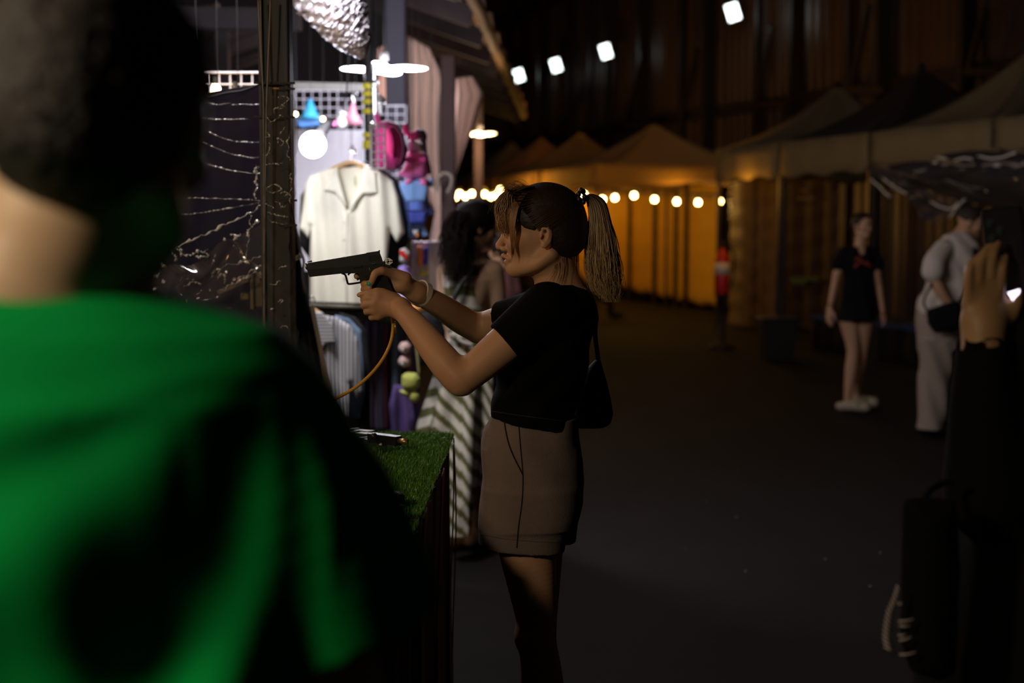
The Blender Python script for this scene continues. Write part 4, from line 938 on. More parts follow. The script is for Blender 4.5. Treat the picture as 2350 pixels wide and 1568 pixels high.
puff('towel_cloth', [(945, 553), (1010, 553), (1012, 640), (1012, 700), (948, 696), (942, 600)], 6.9, .008, cloth('pale_pink_towel', (.62, .50, .50)), t, .006, .01, ff(.012, 50))
for pts, mm in (([(958, 566), (970, 566), (970, 611), (958, 611)], mat('orange_cloth', (0, 0, 0))), ([(970, 570), (984, 566), (982, 606), (970, 608), (974, 590)], mat('deep_blue_cloth', (.03, .03, .35))), ([(968, 568), (973, 572), (973, 606), (969, 606)], mag2), ([(961, 622), (985, 622), (982, 632), (964, 634)], mat('yellow_patch', (.62, .52, .05)))):
    puff('towel_print', pts, 6.9, .004, mm, t, .003, .004, yoff=-.022)
wr_ = mat('red_plastic', (.65, .02, .02), rough=.4)
t = thing('red_white_pouch', 'small red and white pouch hanging right of the black shirt', 'pouch', P(928, 600, 6.5))
puff('pouch_body', [(918, 572), (930, 568), (942, 580), (938, 598), (926, 606), (917, 598)], 6.5, .025, whp, t, .004, .02); puff('pouch_band', [(918, 574), (926, 574), (938, 590), (936, 598), (926, 592), (918, 584)], 6.5, .008, wr_, t, .003, .008, yoff=-.024)
t = thing('lilac_bag', 'lilac cloth bag hanging under the red and white pouch', 'bag', P(928, 640, 6.5)); puff('bag_body', [(914, 612), (928, 608), (944, 614), (948, 650), (936, 668), (916, 660)], 6.55, .03, cloth('lilac_cloth', (.34, .22, .62)), t, .005, .03)
t = thing('lilac_plush', 'lilac and white plush charm under the woman\'s watch wrist', 'plush', P(925, 700, 6.4)); puff('plush_body', [(912, 676), (926, 672), (938, 684), (940, 706), (930, 716), (914, 708)], 6.45, .035, cloth('pale_lilac', (.48, .40, .66)), t, .005, .03)
t = thing('orange_plush', 'orange and pink charm shape for an orange light reflection between the two forearms', 'plush', P(950, 715, 6.4)); puff('plush_body', [(938, 702), (952, 696), (968, 702), (970, 714), (956, 722), (940, 716)], 6.45, .03, cloth('orange_reflection_m', (.85, .36, .10)), t, .005, .03); puff('plush_foot', [(940, 716), (956, 722), (954, 736), (944, 732)], 6.45, .02, pink, t, .004, .015)  # orange put in for a light reflection, shaped as a charm
for k, (x, y, lab) in enumerate(((929, 798, 'upper round plush charm with a pale pink face'), (928, 830, 'lower round plush charm with a pale pink face'))):
    t = thing('round_plush', lab, 'plush', P(x, y, 6.3)); puff('plush_face', [(x - 15, y - 2), (x - 8, y - 13), (x + 6, y - 14), (x + 15, y - 4), (x + 13, y + 8), (x, y + 15), (x - 12, y + 9)], 6.3, .035, cloth('pale_pink_plush', (.58, .40, .36)), t, .005, .03)
    puff('plush_muzzle', [(x - 7, y + 1), (x + 6, y), (x + 5, y + 7), (x - 5, y + 8)], 6.3, .012, whp, t, .004, .012, yoff=-.034); part('plush_nose', MB().ball(P(x, y + 3, 6.25), .006, 8, 6), blp, t, True)
ylg = cloth('yellow_green_plush', (.46, .50, .10))
t = thing('yellow_pouch', 'yellow-green plush pouch with two round feet on a long strap', 'pouch', P(942, 925, 6.2))
puff('pouch_body', [(922, 862), (932, 855), (955, 856), (964, 868), (962, 888), (950, 898), (930, 898), (921, 886)], 6.2, .04, ylg, t, .005, .035)
puff('pouch_foot', [(916, 896), (930, 894), (940, 900), (938, 912), (922, 906)], 6.2, .025, ylg, t, .005, .02); puff('pouch_foot', [(940, 902), (950, 896), (962, 904), (962, 918), (952, 926), (940, 918)], 6.2, .03, ylg, t, .005, .025)
part('pouch_strap', MB().tube(bez([P(962, 862, 6.2), P(958, 820, 6.22), P(955, 780, 6.25), P(950, 740, 6.3)], 14), .006, 6), mat('strap_olive', (.20, .18, .06)), t, True)
# goods on the big grid
t = thing('blue_hat', 'pointed blue party hat with a wide brim on the wire grid', 'hat', P(710, 290, 7.8))
part('hat_cone', MB().lathe(P(712, 272, 7.8), [(.055, 0), (.035, .04), (.018, .085), (.004, .11)], 18), mat('hat_blue', (.03, .30, .62), rough=.6), t, True); puff('hat_brim', [(680, 272), (700, 264), (725, 264), (745, 276), (730, 290), (690, 294), (680, 288)], 7.85, .02, mat('hat_blue_brim', (.10, .28, .70), rough=.6), t, .006, .02)
t = thing('pink_hat', 'pointed pink cloth hat hanging beside the taped pole', 'hat', P(812, 288, 7.6))
puff('hat_body', [(808, 232), (814, 236), (820, 262), (832, 282), (818, 290), (802, 288), (794, 272), (800, 250)], 7.6, .035, cloth('dusty_pink', (.36, .10, .15)), t, .005, .03)
part('hat_hook', MB().tube(bez([P(812, 234, 7.6), P(808, 218, 7.6), P(816, 210, 7.6), P(820, 218, 7.6)], 12), .004, 6), chr2, t)
t = thing('white_plush_toy', 'small white plush toy on the wire grid left of the pink hat', 'plush', P(782, 290, 7.6))
puff('plush_body', [(772, 276), (778, 268), (792, 270), (797, 284), (786, 296), (774, 292)], 7.6, .03, whp, t, .005, .025); puff('plush_head', [(778, 262), (782, 254), (792, 256), (796, 264), (788, 270), (780, 268)], 7.6, .028, whp, t, .005, .02); puff('plush_scarf', [(760, 286), (772, 274), (776, 280), (768, 292)], 7.6, .012, pink, t, .004, .01)
for i, (x, y, lab) in enumerate(((876, 228, 'upper chrome hook cluster hanging beside the grey pole'), (812, 345, 'chrome hook cluster just above the wooden hanger'))):
    t = thing('chrome_hooks', lab, 'hook', P(x, y, 6.4), 'chrome hooks on the stall')
    for k in range(4): part('hook', MB().tube(bez([P(x - 5 + 3 * k, y - 14 + 3 * k, 6.4), P(x - 7 + 4 * k, y + 2 * k, 6.38), P(x - 2 + 3 * k, y + 10, 6.38), P(x + 4 + k, y + 3 * k, 6.4)], 12), .0022, 6), chr2, t, True)
t = thing('white_charm', 'white plush charm hanging above the magenta backpack', 'plush', P(874, 255, 6.4)); puff('charm_body', [(868, 222), (876, 218), (884, 226), (884, 244), (880, 262), (872, 262), (868, 244)], 6.4, .02, mat('grey_plush', (.40, .38, .40), rough=.9), t, .004, .02)

# ------------------------------------------------------------------ table with artificial grass
zt = .88; TX = -.205
TB = thing('grass_table', 'table topped with artificial grass, brown cloth sides, where the woman shoots', 'table', (-1.3, 3.4, 0))
ya, yb = 2.0, 4.38; corner = G(1030, 1003, zt); near_e = G(945, 1205, zt)
ex = lambda y: corner.x + (y - corner.y) * (near_e.x - corner.x) / (near_e.y - corner.y); yb = corner.y
part('table_top', MB().prism([(-2.6, ya, zt - .05), (ex(ya), ya, zt - .05), (ex(yb), yb, zt - .05), (-2.6, yb, zt - .05)], (0, 0, .045)), mat('table_board', (.16, .11, .08), rough=.7), TB)
turf = mat('turf_backing', (.010, .030, .004), rough=.9); gb2 = MB()
gb2.prism([(-2.6, ya, zt - .006), (ex(ya) + .012, ya, zt - .006), (ex(yb) + .012, yb + .01, zt - .006), (-2.6, yb + .01, zt - .006)], (0, 0, .010)); part('turf_backing', gb2, turf, TB)
# blades of the artificial grass
nb = 120000; y_ = RNG.uniform(2.6, yb + .012, nb); x_ = RNG.uniform(-1.35, -.12, nb); xe = corner.x + (y_ - corner.y) * (near_e.x - corner.x) / (near_e.y - corner.y) + .016
x_ = np.where(x_ > xe, xe - RNG.uniform(0, 1.1, nb), x_)
aa = RNG.uniform(0, 2 * np.pi, nb); ln = RNG.uniform(.010, .020, nb); le = RNG.uniform(0, .9, nb); w = .0009
dx, dy = np.cos(aa), np.sin(aa); tx = x_ + dx * ln * np.sin(le); ty = y_ + dy * ln * np.sin(le); tz = zt + .004 + ln * np.cos(le)
mx_, my_, mz_ = x_ + dx * ln * .25 * np.sin(le), y_ + dy * ln * .25 * np.sin(le), zt + .004 + ln * .6 * np.cos(le)
b0 = np.stack([x_ - dy * w, y_ + dx * w, np.full(nb, zt + .003)], 1); b1_ = np.stack([x_ + dy * w, y_ - dx * w, np.full(nb, zt + .003)], 1)
m0 = np.stack([mx_ - dy * w * .8, my_ + dx * w * .8, mz_], 1); m1 = np.stack([mx_ + dy * w * .8, my_ - dx * w * .8, mz_], 1)
tt_ = np.stack([tx, ty, tz], 1); tt2 = tt_ + np.stack([dy * w * .3, -dx * w * .3, 0 * w * dx], 1)
V = np.stack([b0, b1_, m1, m0, tt_, tt2], 1).reshape(-1, 3); i6 = np.arange(nb)[:, None] * 6
Fq = np.concatenate([i6 + np.array([[0, 1, 2, 3]]), i6 + np.array([[3, 2, 5, 4]])])
gm = mat('grass_blade', (.085, .24, .02), rough=.35, var=.5, vscale=60, spec=.6)
tag(link_mesh('grass_blades', V, Fq, gm, TB), kind='stuff')
sk = mat('brown_table_cloth', (.105, .065, .055), rough=.8, var=.25, vscale=7, bump=.3, bscale=30); sk2 = mat('tan_table_cloth', (.20, .13, .085), rough=.8)
part('side_cloth', MB().sheet(lambda u, v: Vector((ex(yb - 1.9 * u) + .002 + .014 * math.sin(u * 38) * v, yb - 1.9 * u, (zt - .01) * (1 - v) + .02)), 70, 14, Vector((-.004, 0, 0))), sk, TB, True)
part('front_cloth', MB().sheet(lambda u, v: Vector((-2.6 + (ex(yb) + 2.6) * u, yb + .003 + .01 * math.sin(u * 60) * v, (zt - .01) * (1 - v) + .02)), 60, 6, .004), sk, TB, True)
for i, (y0, mm) in enumerate(((4.06, sk2), (3.96, mat('cream_stripe', (.34, .28, .20), rough=.7)), (3.55, mat('maroon_stripe', (.16, .02, .03), rough=.8)), (3.05, sk2))):
    part('cloth_stripe', MB().sheet(lambda u, v, y0=y0, i=i: Vector((ex(y0) + .014 + .006 * math.sin(v * 6 + i), y0 - (.035 if i < 2 else .12) * u - .15 * v * (i > 1), (zt - .03) * (1 - v) + .03)), 3, 12, Vector((.003, 0, 0))), mm, TB, True)
for x, y in ((-2.5, 2.1), (-.3, 2.1), (-2.5, 4.0), (-.3, 4.0)): part('leg', MB().bar((x, y, 0), (x, y, zt - .05), .05, .05), pole_m, TB)
# metal magazines and parts lying on the grass
def on_t(px, py, dz=.02): return G(px, py, zt + dz)
mgm = mat('gun_metal_bright', (.52, .50, .48), rough=.22, metal=1); mgd = mat('gun_metal_dark', (.035, .033, .036), rough=.3, metal=.5)
for i, (a, b, h_, mm, lab) in enumerate((((812, 991), (852, 994), .012, mgm, 'silver flat magazine lying farthest back on the artificial grass'), ((815, 999), (893, 1005), .016, mgm, 'long silver magazine in the middle of the pile on the grass'),
                                   ((838, 1013), (886, 1019), .016, mgm, 'short silver magazine lying nearest in the pile on the grass'))):
    t = thing('magazine', lab, 'magazine', on_t(*a), 'metal magazines piled on the artificial grass'); p0, p1 = on_t(*a, .022), on_t(*b, .026)
    part('magazine_tube', MB().bar(p0, p1, .028, h_), mm, t); part('base_plate', MB().bar(p0 - (p1 - p0).normalized() * .006, p0 + (p1 - p0).normalized() * .004, .034, h_ + .006), mgd, t)
    part('feed_lip', MB().bar(p1, p1 + (p1 - p0).normalized() * .014 + Vector((0, 0, .005)), .022, .006), mgm, t)
t = thing('pistol_on_table', 'second pistol, black and silver, lying in the pile on the artificial grass', 'pistol', on_t(885, 1015))
p0, p1 = on_t(850, 1004, .045), on_t(915, 1012, .045)
part('slide', MB().bar(p0, p1, .026, .024), mgd, t); part('barrel', MB().tube([p1, p1 + (p1 - p0).normalized() * .03], .007, 10), mat('brass', (.6, .38, .18), rough=.3, metal=.8), t, True)
part('grip', MB().bar(on_t(895, 1018, .03), on_t(880, 1034, .018), .024, .03), mgm, t); part('trigger_guard', MB().tube(bez([on_t(905, 1014, .035), on_t(903, 1024, .022), on_t(893, 1030, .02), on_t(888, 1020, .03)], 14), .004, 6), mgm, t, True)
part('hammer', MB().ball(on_t(858, 1002, .055), .010, 10, 7), mgd, t, True)
t = thing('round_case', 'round black case at the near edge of the artificial grass', 'case', on_t(905, 1160)); part('case_body', MB().lathe(on_t(893, 1166, .012), [(.030, 0), (.034, .006), (.034, .026), (.028, .032)], 20), sock, t, True); part('case_lid', MB().lathe(on_t(893, 1166, .046), [(.030, 0), (.031, .004), (.02, .007)], 20), sock, t, True)
# ================================================================== PEOPLE
skin_warm = mat_attr('skin', rough=0.5, sss=0.12, spec=0.35, bump=0.04, bscale=500)
eye_white = mat('eye_white', (0.75, 0.70, 0.66), rough=0.25); eye_dark = mat('eye_dark', (0.02, 0.012, 0.008), rough=0.15)
SK = np.array((0.60, 0.33, 0.185))
def frame(f, u=(0, 0, 1)):
    f = Vector(f).normalized(); u = Vector(u); u = (u - f * u.dot(f)).normalized(); l = u.cross(f); return f, l, u
def add_head(s, c, f, sc=1.0, u=(0, 0, 1), hi=True):
    """cranium, face, jaw, nose, lips, ears in a local frame (forward, left, up)"""
    f, l, u = frame(f, u); c = Vector(c); rot = [list(f), list(l), list(u)]
    q = lambda a, b, d: c + (f * a + l * b + u * d) * sc
    E = lambda p, r, k=0.01, mode='u': s.ell(q(*p), [v * sc for v in r], k * sc, rot, mode)
    E((-.008, 0, .035), (.088, .070, .078), 0)
    E((.028, 0, -.018), (.058, .054, .078), .02)
    E((.050, 0, .035), (.040, .052, .040), .02)
    for b in (-1, 1):
        s.chain([q(-.018, .050 * b, -.045), q(.018, .044 * b, -.072), q(.062, .010 * b, -.084)], [.018 * sc, .015 * sc, .014 * sc], .02 * sc)
        E((.060, .036 * b, -.020), (.022, .022, .020), .018)
    s.cone(q(.0, 0, -.05), q(.055, 0, -.075), .034 * sc, .018 * sc, .02 * sc)
    E((.068, 0, -.082), (.016, .018, .014), .012)
    s.chain([q(.070, .034, .020), q(.082, .014, .020), q(.083, 0, .016), q(.082, -.014, .020), q(.070, -.034, .020)], [.009 * sc, .010 * sc, .009 * sc, .010 * sc, .009 * sc], .012 * sc)
    # eye sockets and lids
    for b in (-1, 1):
        E((.094, .030 * b, .000), (.016, .017, .012), .010, 's')
        E((.0745, .0305 * b, -.001), (.0125, .0135, .012), .004)
        if hi:
            s.chain([q(.0835, .0185 * b, -.000), q(.0895, .028 * b, .0055), q(.0835, .040 * b, .002)], [.0022 * sc] * 3, .003 * sc)
            s.chain([q(.0835, .0185 * b, -.002), q(.0875, .029 * b, -.0065), q(.0825, .040 * b, -.001)], [.002 * sc] * 3, .003 * sc)
    # nose
    s.chain([q(.084, 0, .010), q(.0925, 0, -.008), q(.1015, 0, -.026)], [.0065 * sc, .0065 * sc, .0085 * sc], .010 * sc)
    E((.1005, 0, -.030), (.0088, .009, .0075), .004)
    for b in (-1, 1): E((.090, .0115 * b, -.0345), (.0085, .0062, .0065), .005)
    # lips, parted a little
    s.chain([q(.078, .020, -.057), q(.0895, .007, -.0515), q(.0895, -.007, -.0515), q(.078, -.020, -.057)], [.004 * sc, .0058 * sc, .0058 * sc, .004 * sc], .006 * sc)
    s.chain([q(.076, .017, -.0605), q(.0835, .006, -.0655), q(.0835, -.006, -.0655), q(.076, -.017, -.0605)], [.004 * sc, .0060 * sc, .0060 * sc, .004 * sc], .006 * sc)
    E((.095, 0, -.0582), (.014, .016, .0017), .002, 's')
    # ears
    for b in (-1, 1):
        E((-.006, .074 * b, -.001), (.0160, .0095, .029), .005)
        if hi: E((-.006, .084 * b, .001), (.0105, .0065, .0215), .003, 's')
        if hi:
            s.chain([q(.003, .079 * b, .014), q(-.010, .080 * b, .012), q(-.011, .080 * b, -.006), q(-.004, .078 * b, -.016)], [.0030 * sc] * 4, .003 * sc)
            E((.001, .079 * b, -.007), (.0055, .010, .007), .002, 's'); E((.005, .078 * b, -.004), (.003, .004, .005), .003)
            E((-.002, .077 * b, -.025), (.008, .005, .008), .004)
        
def skin_col(base=SK, lips=None, nose=None, extra=None):
    base = np.array(base)
    def f(V):
        C = np.tile(base, (len(V), 1)); C *= (1 + 0.012 * np.sin(V[:, :1] * 61 + V[:, 2:] * 43) * np.sin(V[:, 1:2] * 57))
        if lips is not None:
            for p, r, c in lips:
                d = np.linalg.norm((V - np.array(p)) / np.array(r), axis=1); w = np.clip(1.6 - d * 1.2, 0, 1)[:, None]; C = C * (1 - w) + np.array(c) * w
        return C
    return f

# ------------------------------------------------------------------ the woman aiming
W = thing('woman', 'woman with a blonde ponytail in a black T-shirt and taupe shorts aiming a black pistol', 'person', (0.08, 3.4, 0))
f_, l_, u_ = frame((-1, 0, 0)); HC = P(1243, 538, 3.40)
vs = 0.0026
lo = P(812, 1000, 3.2); s = SDF((-0.40, 3.10, 0.0), (0.27, 3.80, 1.66), vs)
add_head(s, HC, (-1, -0.03, 0), 1.0)
# neck
s.chain([P(1266, 585, 3.40), P(1274, 630, 3.405), P(1288, 690, 3.41)], [.047, .046, .056], .02, w=(1, 0, 0), sq=1.12)
# trunk
def TL(py, L, R, b, Y=3.41):
    a = P(L, py, Y); c = P(R, py, Y); return (a.z, a.x, c.x, Y, b)
trunk = [TL(668, 1246, 1340, .080), TL(700, 1206, 1352, .135), TL(740, 1182, 1350, .145), TL(790, 1168, 1345, .130), TL(830, 1164, 1332, .118),
         TL(885, 1158, 1322, .112), TL(950, 1144, 1304, .115), TL(1040, 1124, 1316, .135), TL(1110, 1112, 1333, .155), TL(1190, 1120, 1315, .14)]
s.loft(trunk, .02)
# legs
near = [P(1205, 1180, 3.33), P(1211, 1265, 3.33), P(1222, 1350, 3.33), P(1231, 1420, 3.335), P(1233, 1470, 3.335), P(1239, 1530, 3.345), P(1241, 1600, 3.35), P(1240, 1720, 3.355), P(1240, 1850, 3.36), P(1242, 1915, 3.36)]
s.chain(near, [.078, .068, .057, .049, .046, .047, .049, .042, .028, .026], .012, w=(1, 0, 0), sq=1.0)
s.ell(P(1203, 1462, 3.325), (.022, .030, .032), .02)
far_ = [P(1225, 1180, 3.50), P(1229, 1265, 3.50), P(1232, 1350, 3.50), P(1233, 1430, 3.50), P(1236, 1480, 3.50), P(1246, 1540, 3.50), P(1250, 1600, 3.50), P(1247, 1720, 3.50), P(1245, 1800, 3.50), P(1245, 1860, 3.50)]
s.chain(far_, [.078, .068, .057, .049, .046, .047, .049, .042, .028, .026], .012)
for X0, Y0 in ((P(1240, 1915, 3.36).x, 3.36), (P(1245, 1860, 3.5).x, 3.5)):
    s.chain([(X0 + .02, Y0, .03), (X0 - .05, Y0, .045), (X0 - .15, Y0 - .01, .022)], [.03, .032, .02], .02, w=(0, 1, 0), sq=1.25)
    s.cone((X0, Y0, .12), (X0 + .005, Y0, .04), .028, .034, .02)
# near (left) arm
sh, el, wr = P(1240, 722, 3.26), P(1062, 872, 3.23), P(918, 708, 3.36)
mid = sh.lerp(el, .55); fm = el.lerp(wr, .35)
s.chain([sh, mid, el], [.050, .0435, .036], .012)
s.chain([P(1052, 880, 3.23), P(1035, 850, 3.235), P(1000, 806, 3.26), P(952, 745, 3.32), wr], [.024, .037, .0355, .029, .0225], .018)
# far (right) arm
sh2, el2, wr2 = P(1250, 712, 3.55), P(1100, 752, 3.64), P(957, 672, 3.47)
s.chain([sh2, sh2.lerp(el2, .55), el2], [.050, .042, .036], .012)
s.chain([P(1098, 757, 3.64), P(1060, 735, 3.60), P(1010, 702, 3.53), wr2], [.034, .036, .031, .0255], .015)
YG = 3.42                                  # plane of the pistol
fk = .0032
# right hand: heel, back, web, thumb
s.chain([wr2, P(930, 655, 3.455), P(905, 641, 3.452)], [.0245, .0235, .022], .010)
s.chain([P(928, 656, 3.442), P(905, 648, 3.44)], [.019, .016], .01)
s.ell(P(914, 659, 3.430), (.017, .012, .013), .01)
s.chain([P(928, 640, 3.435), P(900, 628, 3.425), P(876, 622, 3.402)], [.018, .0135, .0100], .008)
s.chain([P(876, 622, 3.402), P(863, 627, 3.396), P(857, 637, 3.394), P(853, 649, 3.396)], [.0098, .0098, .0088, .0072], fk)
# right fingers round the front strap
s.chain([P(897, 636, 3.452), P(868, 632, 3.455), P(840, 636, 3.447), P(819, 634, 3.424)], [.014, .0095, .0085, .0078], fk)
for (y0, y1, y2) in ((646, 651, 651), (658, 664, 662)):
    s.chain([P(893, y0, 3.452), P(858, y0 + 1, 3.452), P(838, y1, 3.432), P(837, y1 + 1, 3.408), P(848, y2, 3.395)], [.014, .0095, .0090, .0085, .0075], fk)
# left hand: wrist, palm, four knuckles, fingers bent round the grip
s.chain([wr, P(898, 700, 3.375)], [.0225, .024], .012, w=(.5, 0, .8), sq=1.15)
K = [P(867, 684, 3.366), P(859, 696, 3.364), P(860, 711, 3.368), P(868, 725, 3.374)]
for k_, r_ in zip(K, (.0125, .0125, .0120, .0110)):
    s.cone(P(899, 700, 3.378), k_, .017, r_, .012)
s.ell(P(884, 700, 3.388), (.028, .014, .026), .01)
s.chain([K[0], P(845, 684, 3.366), P(835, 688, 3.382), P(838, 690, 3.405)], [.0118, .0098, .0090, .008], fk)
s.chain([K[1], P(842, 698, 3.368), P(836, 702, 3.388), P(842, 704, 3.412)], [.0118, .0102, .0092, .008], fk)
s.chain([K[2], P(848, 713, 3.373), P(842, 716, 3.392), P(849, 716, 3.414)], [.0112, .0098, .0088, .008], fk)
s.chain([K[3], P(858, 727, 3.380), P(853, 729, 3.398), P(861, 728, 3.416)], [.0102, .0088, .0080, .007], fk)
# left thumb along the top, pointing forward
s.chain([P(905, 690, 3.380), P(880, 675, 3.374), P(866, 671, 3.370)], [.017, .0135, .0105], .009)
s.chain([P(866, 671, 3.370), P(846, 673, 3.368), P(832, 676, 3.372), P(824, 677, 3.376)], [.0105, .0088, .0078, .0058], fk)
mouth = HC + f_ * .090 - u_ * .0515; mouth2 = HC + f_ * .085 - u_ * .0655
brow = [((HC + f_ * .083 + l_ * b + u_ * .021), (.012, .016, .0042), (.10, .05, .03)) for b in (-.024, .024)] + [((HC + f_ * .070 + l_ * b + u_ * .021), (.012, .014, .0042), (.12, .06, .035)) for b in (-.040, .040)]
lips = [(mouth, (.009, .016, .0055), (.55, .16, .13)), (mouth2, (.009, .014, .0055), (.55, .16, .13)), (HC + f_ * .088 - u_ * .0585, (.006, .016, .002), (.16, .03, .03))] + brow
body = flesh(s, 'body', skin_warm, W, it=4, col=skin_col(lips=lips)); bv = bvh_of(body); s = None
# eyes
for b in (-1, 1):
    e = MB().ball(HC + f_ * .0765 + l_ * (.0305 * b) - u_ * .001, (.0118, .0118, .0108))
    eo = part('eye', e, eye_white, W, True)
    e2 = MB().ball(HC + f_ * .0848 + l_ * (.0300 * b) - u_ * .001, (.0042, .0056, .0056), 12, 7); part('iris', e2, eye_dark, eo, True)
lash = mat('eyelash', (.01, .008, .006), rough=.6)
m = MB()
for b in (-1, 1):
    q = lambda a, c, d: HC + f_ * a + l_ * (c * b) + u_ * d
    m.tube([q(.0840, .0180, .001), q(.0908, .028, .0066), q(.0845, .041, .003)], [.0009, .0013, .0007], 5)
part('eyelashes', m, lash, W)
# nail polish on the right hand fingertip, and the plain left thumb nail
def patch(px, py, rx, ry, name, mt, ang=0.0, off=.0012, parent=W):
    vs_ = []; n = 14
    c = hit(bv, px, py, off)
    for i in range(3):
        for k in range(n):
            a = 2 * math.pi * k / n; q = (i + 1) / 3; x, y = rx * q * math.cos(a), ry * q * math.sin(a)
            x, y = x * math.cos(ang) - y * math.sin(ang), x * math.sin(ang) + y * math.cos(ang)
            h = hit(bv, px + x, py + y, off * (1.2 - q)); vs_.append(h if h is not None and (h - c).length < .02 else c)
    fs = [[0, 0, 0]]
    mb = MB(); mb.v = [tuple(c)] + [tuple(v) for v in vs_]
    mb.f = [[0, 1 + k, 1 + (k + 1) % n] for k in range(n)] + [[1 + i * n + k, 1 + (i + 1) * n + k, 1 + (i + 1) * n + (k + 1) % n, 1 + i * n + (k + 1) % n] for i in range(2) for k in range(n)]
    return part(name, mb, mt, parent, True)
nail_g = mat('nail_green', (.08, .42, .34), rough=.15, coat=.6); nail_y = mat('nail_yellow', (.75, .42, .05), rough=.15, coat=.6); nail_p = mat('nail_plain', (.62, .33, .26), rough=.25)
patch(846, 652, 6.5, 5.0, 'nail', nail_g, .3)['label'] = 'teal polish on a finger nail of the right hand'
patch(837, 652, 4.0, 4.0, 'nail', nail_y, .3)['label'] = 'yellow polish on a finger nail of the right hand'
patch(829, 676, 5, 2.6, 'nail', nail_p, -.1)

# T-shirt
tee = mat('black_cotton', (.0035, .0034, .0038), rough=.95, spec=.10, bump=.25, bscale=400)
s = SDF((-0.16, 3.10, 0.92), (0.26, 3.80, 1.44), .0032)
def folds(X, Y, Z):
    return .0050 * np.sin(Z * 38 + X * 34 + Y * 9) + .0030 * np.sin(Z * 61 - X * 60)
tl = [TL(652, 1268, 1318, .060), TL(662, 1244, 1336, .085), TL(675, 1226, 1352, .115), TL(688, 1204, 1362, .150), TL(704, 1186, 1366.5, .170), TL(740, 1163, 1365, .172), TL(790, 1149, 1361, .160), TL(830, 1146, 1351, .150),
      TL(862, 1143.5, 1343, .142), TL(885, 1139, 1337, .140), TL(920, 1127, 1327, .140), TL(952, 1121.5, 1320, .145), TL(990, 1121, 1316, .145)]
s.loft(tl, .01, n=2.2, fold=folds)
s2 = s.sub(); se = sh.lerp(el, .62)
s2.chain([P(1256, 712, 3.275), sh.lerp(el, .22), se], [.066, .0585, .051], 0)
dirn = (el - sh).normalized(); s2.plane(sh.lerp(el, .45), dirn)
s2.chain([sh.lerp(el, .30), sh.lerp(el, .85)], [.0480, .047], .0, mode='s'); s.merge(s2, .022)
s2 = s.sub(); d2 = (el2 - sh2).normalized()
s2.chain([P(1258, 712, 3.50), sh2.lerp(el2, .30), sh2.lerp(el2, .85)], [.060, .056, .050], 0)
s2.plane(P(1150, 738, 3.61), d2)
s2.chain([sh2.lerp(el2, .34), sh2.lerp(el2, .99)], [.046, .044], .0, mode='s'); s.merge(s2, .022)
ha, hb = P(1122, 953, 3.41), P(1316, 979, 3.41); hn = Vector((hb.z - ha.z, 0, -(hb.x - ha.x)))
s.plane(ha, hn)
# neckline
nb = [P(1226, 676, 3.41), P(1262, 654.5, 3.41), P(1318, 657, 3.41)]
s.cone(P(1266, 600, 3.405), P(1286, 668, 3.41), .056, .056, .0, mode='s')
nh = Vector((nb[2].z - nb[0].z, 0, -(nb[2].x - nb[0].x))); 
shirt = flesh(s, 't_shirt', tee, W, it=2); bt = bvh_of(shirt); s = None
seam = mat('seam_dark', (.004, .004, .004), rough=.9)
m = MB(); m.tube(on(bt, [(1123, 943), (1180, 952), (1240, 960), (1312, 969)], 30, .0004), .0008, 5); part('hem_stitching', m, mat('thread_dark', (.03, .03, .032), rough=.8), shirt)
m = MB(); m.tube(on(bt, [(1135, 764), (1160, 790), (1183, 812)], 14, .0004), .0008, 5)
part('sleeve_stitching', m, mat('thread_dark', (.03, .03, .032), rough=.8), shirt)

# shorts
linen = mat('taupe_linen', (.185, .138, .118), rough=.9, spec=.2, var=.10, vscale=90, bump=.35, bscale=350)
s = SDF((-0.12, 3.17, 0.60), (0.24, 3.66, 1.04), .003)
def sf(X, Y, Z): return .0025 * np.sin(X * 55 + 3 * np.sin(Z * 14)) * np.clip((Z - .75) * 4, 0, 1) + .0018 * np.sin(Z * 30 + X * 25)
def SL(py, L, R, b, Y=3.41): return TL(py, L, R, b, Y)
s.loft([SL(953, 1127, 1322, .130), SL(968, 1121, 1323, .138), SL(985, 1112, 1325, .145), SL(1010, 1107, 1328, .152), SL(1060, 1105, 1337, .162), SL(1100, 1105, 1342, .166), SL(1150, 1104, 1337, .165), SL(1188, 1104, 1325, .165)], .01, n=2.5, fold=sf)
s.loft([SL(1040, 1140, 1300, .03, 3.335), SL(1120, 1106, 1325, .088, 3.335), SL(1190, 1102.5, 1316, .091, 3.335), SL(1240, 1099, 1300, .092, 3.335), SL(1290, 1096, 1294, .092, 3.335)], .02, n=2.4, fold=sf)
s.loft([SL(1040, 1140, 1300, .03, 3.49), SL(1120, 1112, 1336, .085, 3.49), SL(1190, 1112, 1326, .088, 3.49), SL(1270, 1112, 1322, .088, 3.49)], .02, n=2.4, fold=sf)
s.plane(P(1098, 1247, 3.335), Vector((-.015, 0, -.195)), lo=(-.2, 3.0, .5), hi=(.3, 3.4125, 1.1))
s.plane(P(1300, 1240, 3.49), Vector((-.010, 0, -.195)), lo=(-.2, 3.4125, .5), hi=(.3, 3.8, 1.1))
for Yc, a, b in ((3.335, .095, .079), (3.49, .095, .076)):
    c = P(1196 if Yc < 3.4 else 1218, 1262, Yc); s.loft([(c.z - .1, c.x - a, c.x + a - .012, Yc, b), (c.z + .035, c.x - a + .012, c.x + a - .02, Yc, b - .01)], 0, mode='s')
shorts = flesh(s, 'shorts', linen, W, it=2); bs = bvh_of(shorts); s = None
m = MB(); m.tube(on(bs, [(1158, 964), (1160, 985), (1168, 1020), (1180, 1050), (1194, 1078), (1200, 1090)], 40, .0006), .0019, 6); part('pocket_seam', m, seam, shorts)
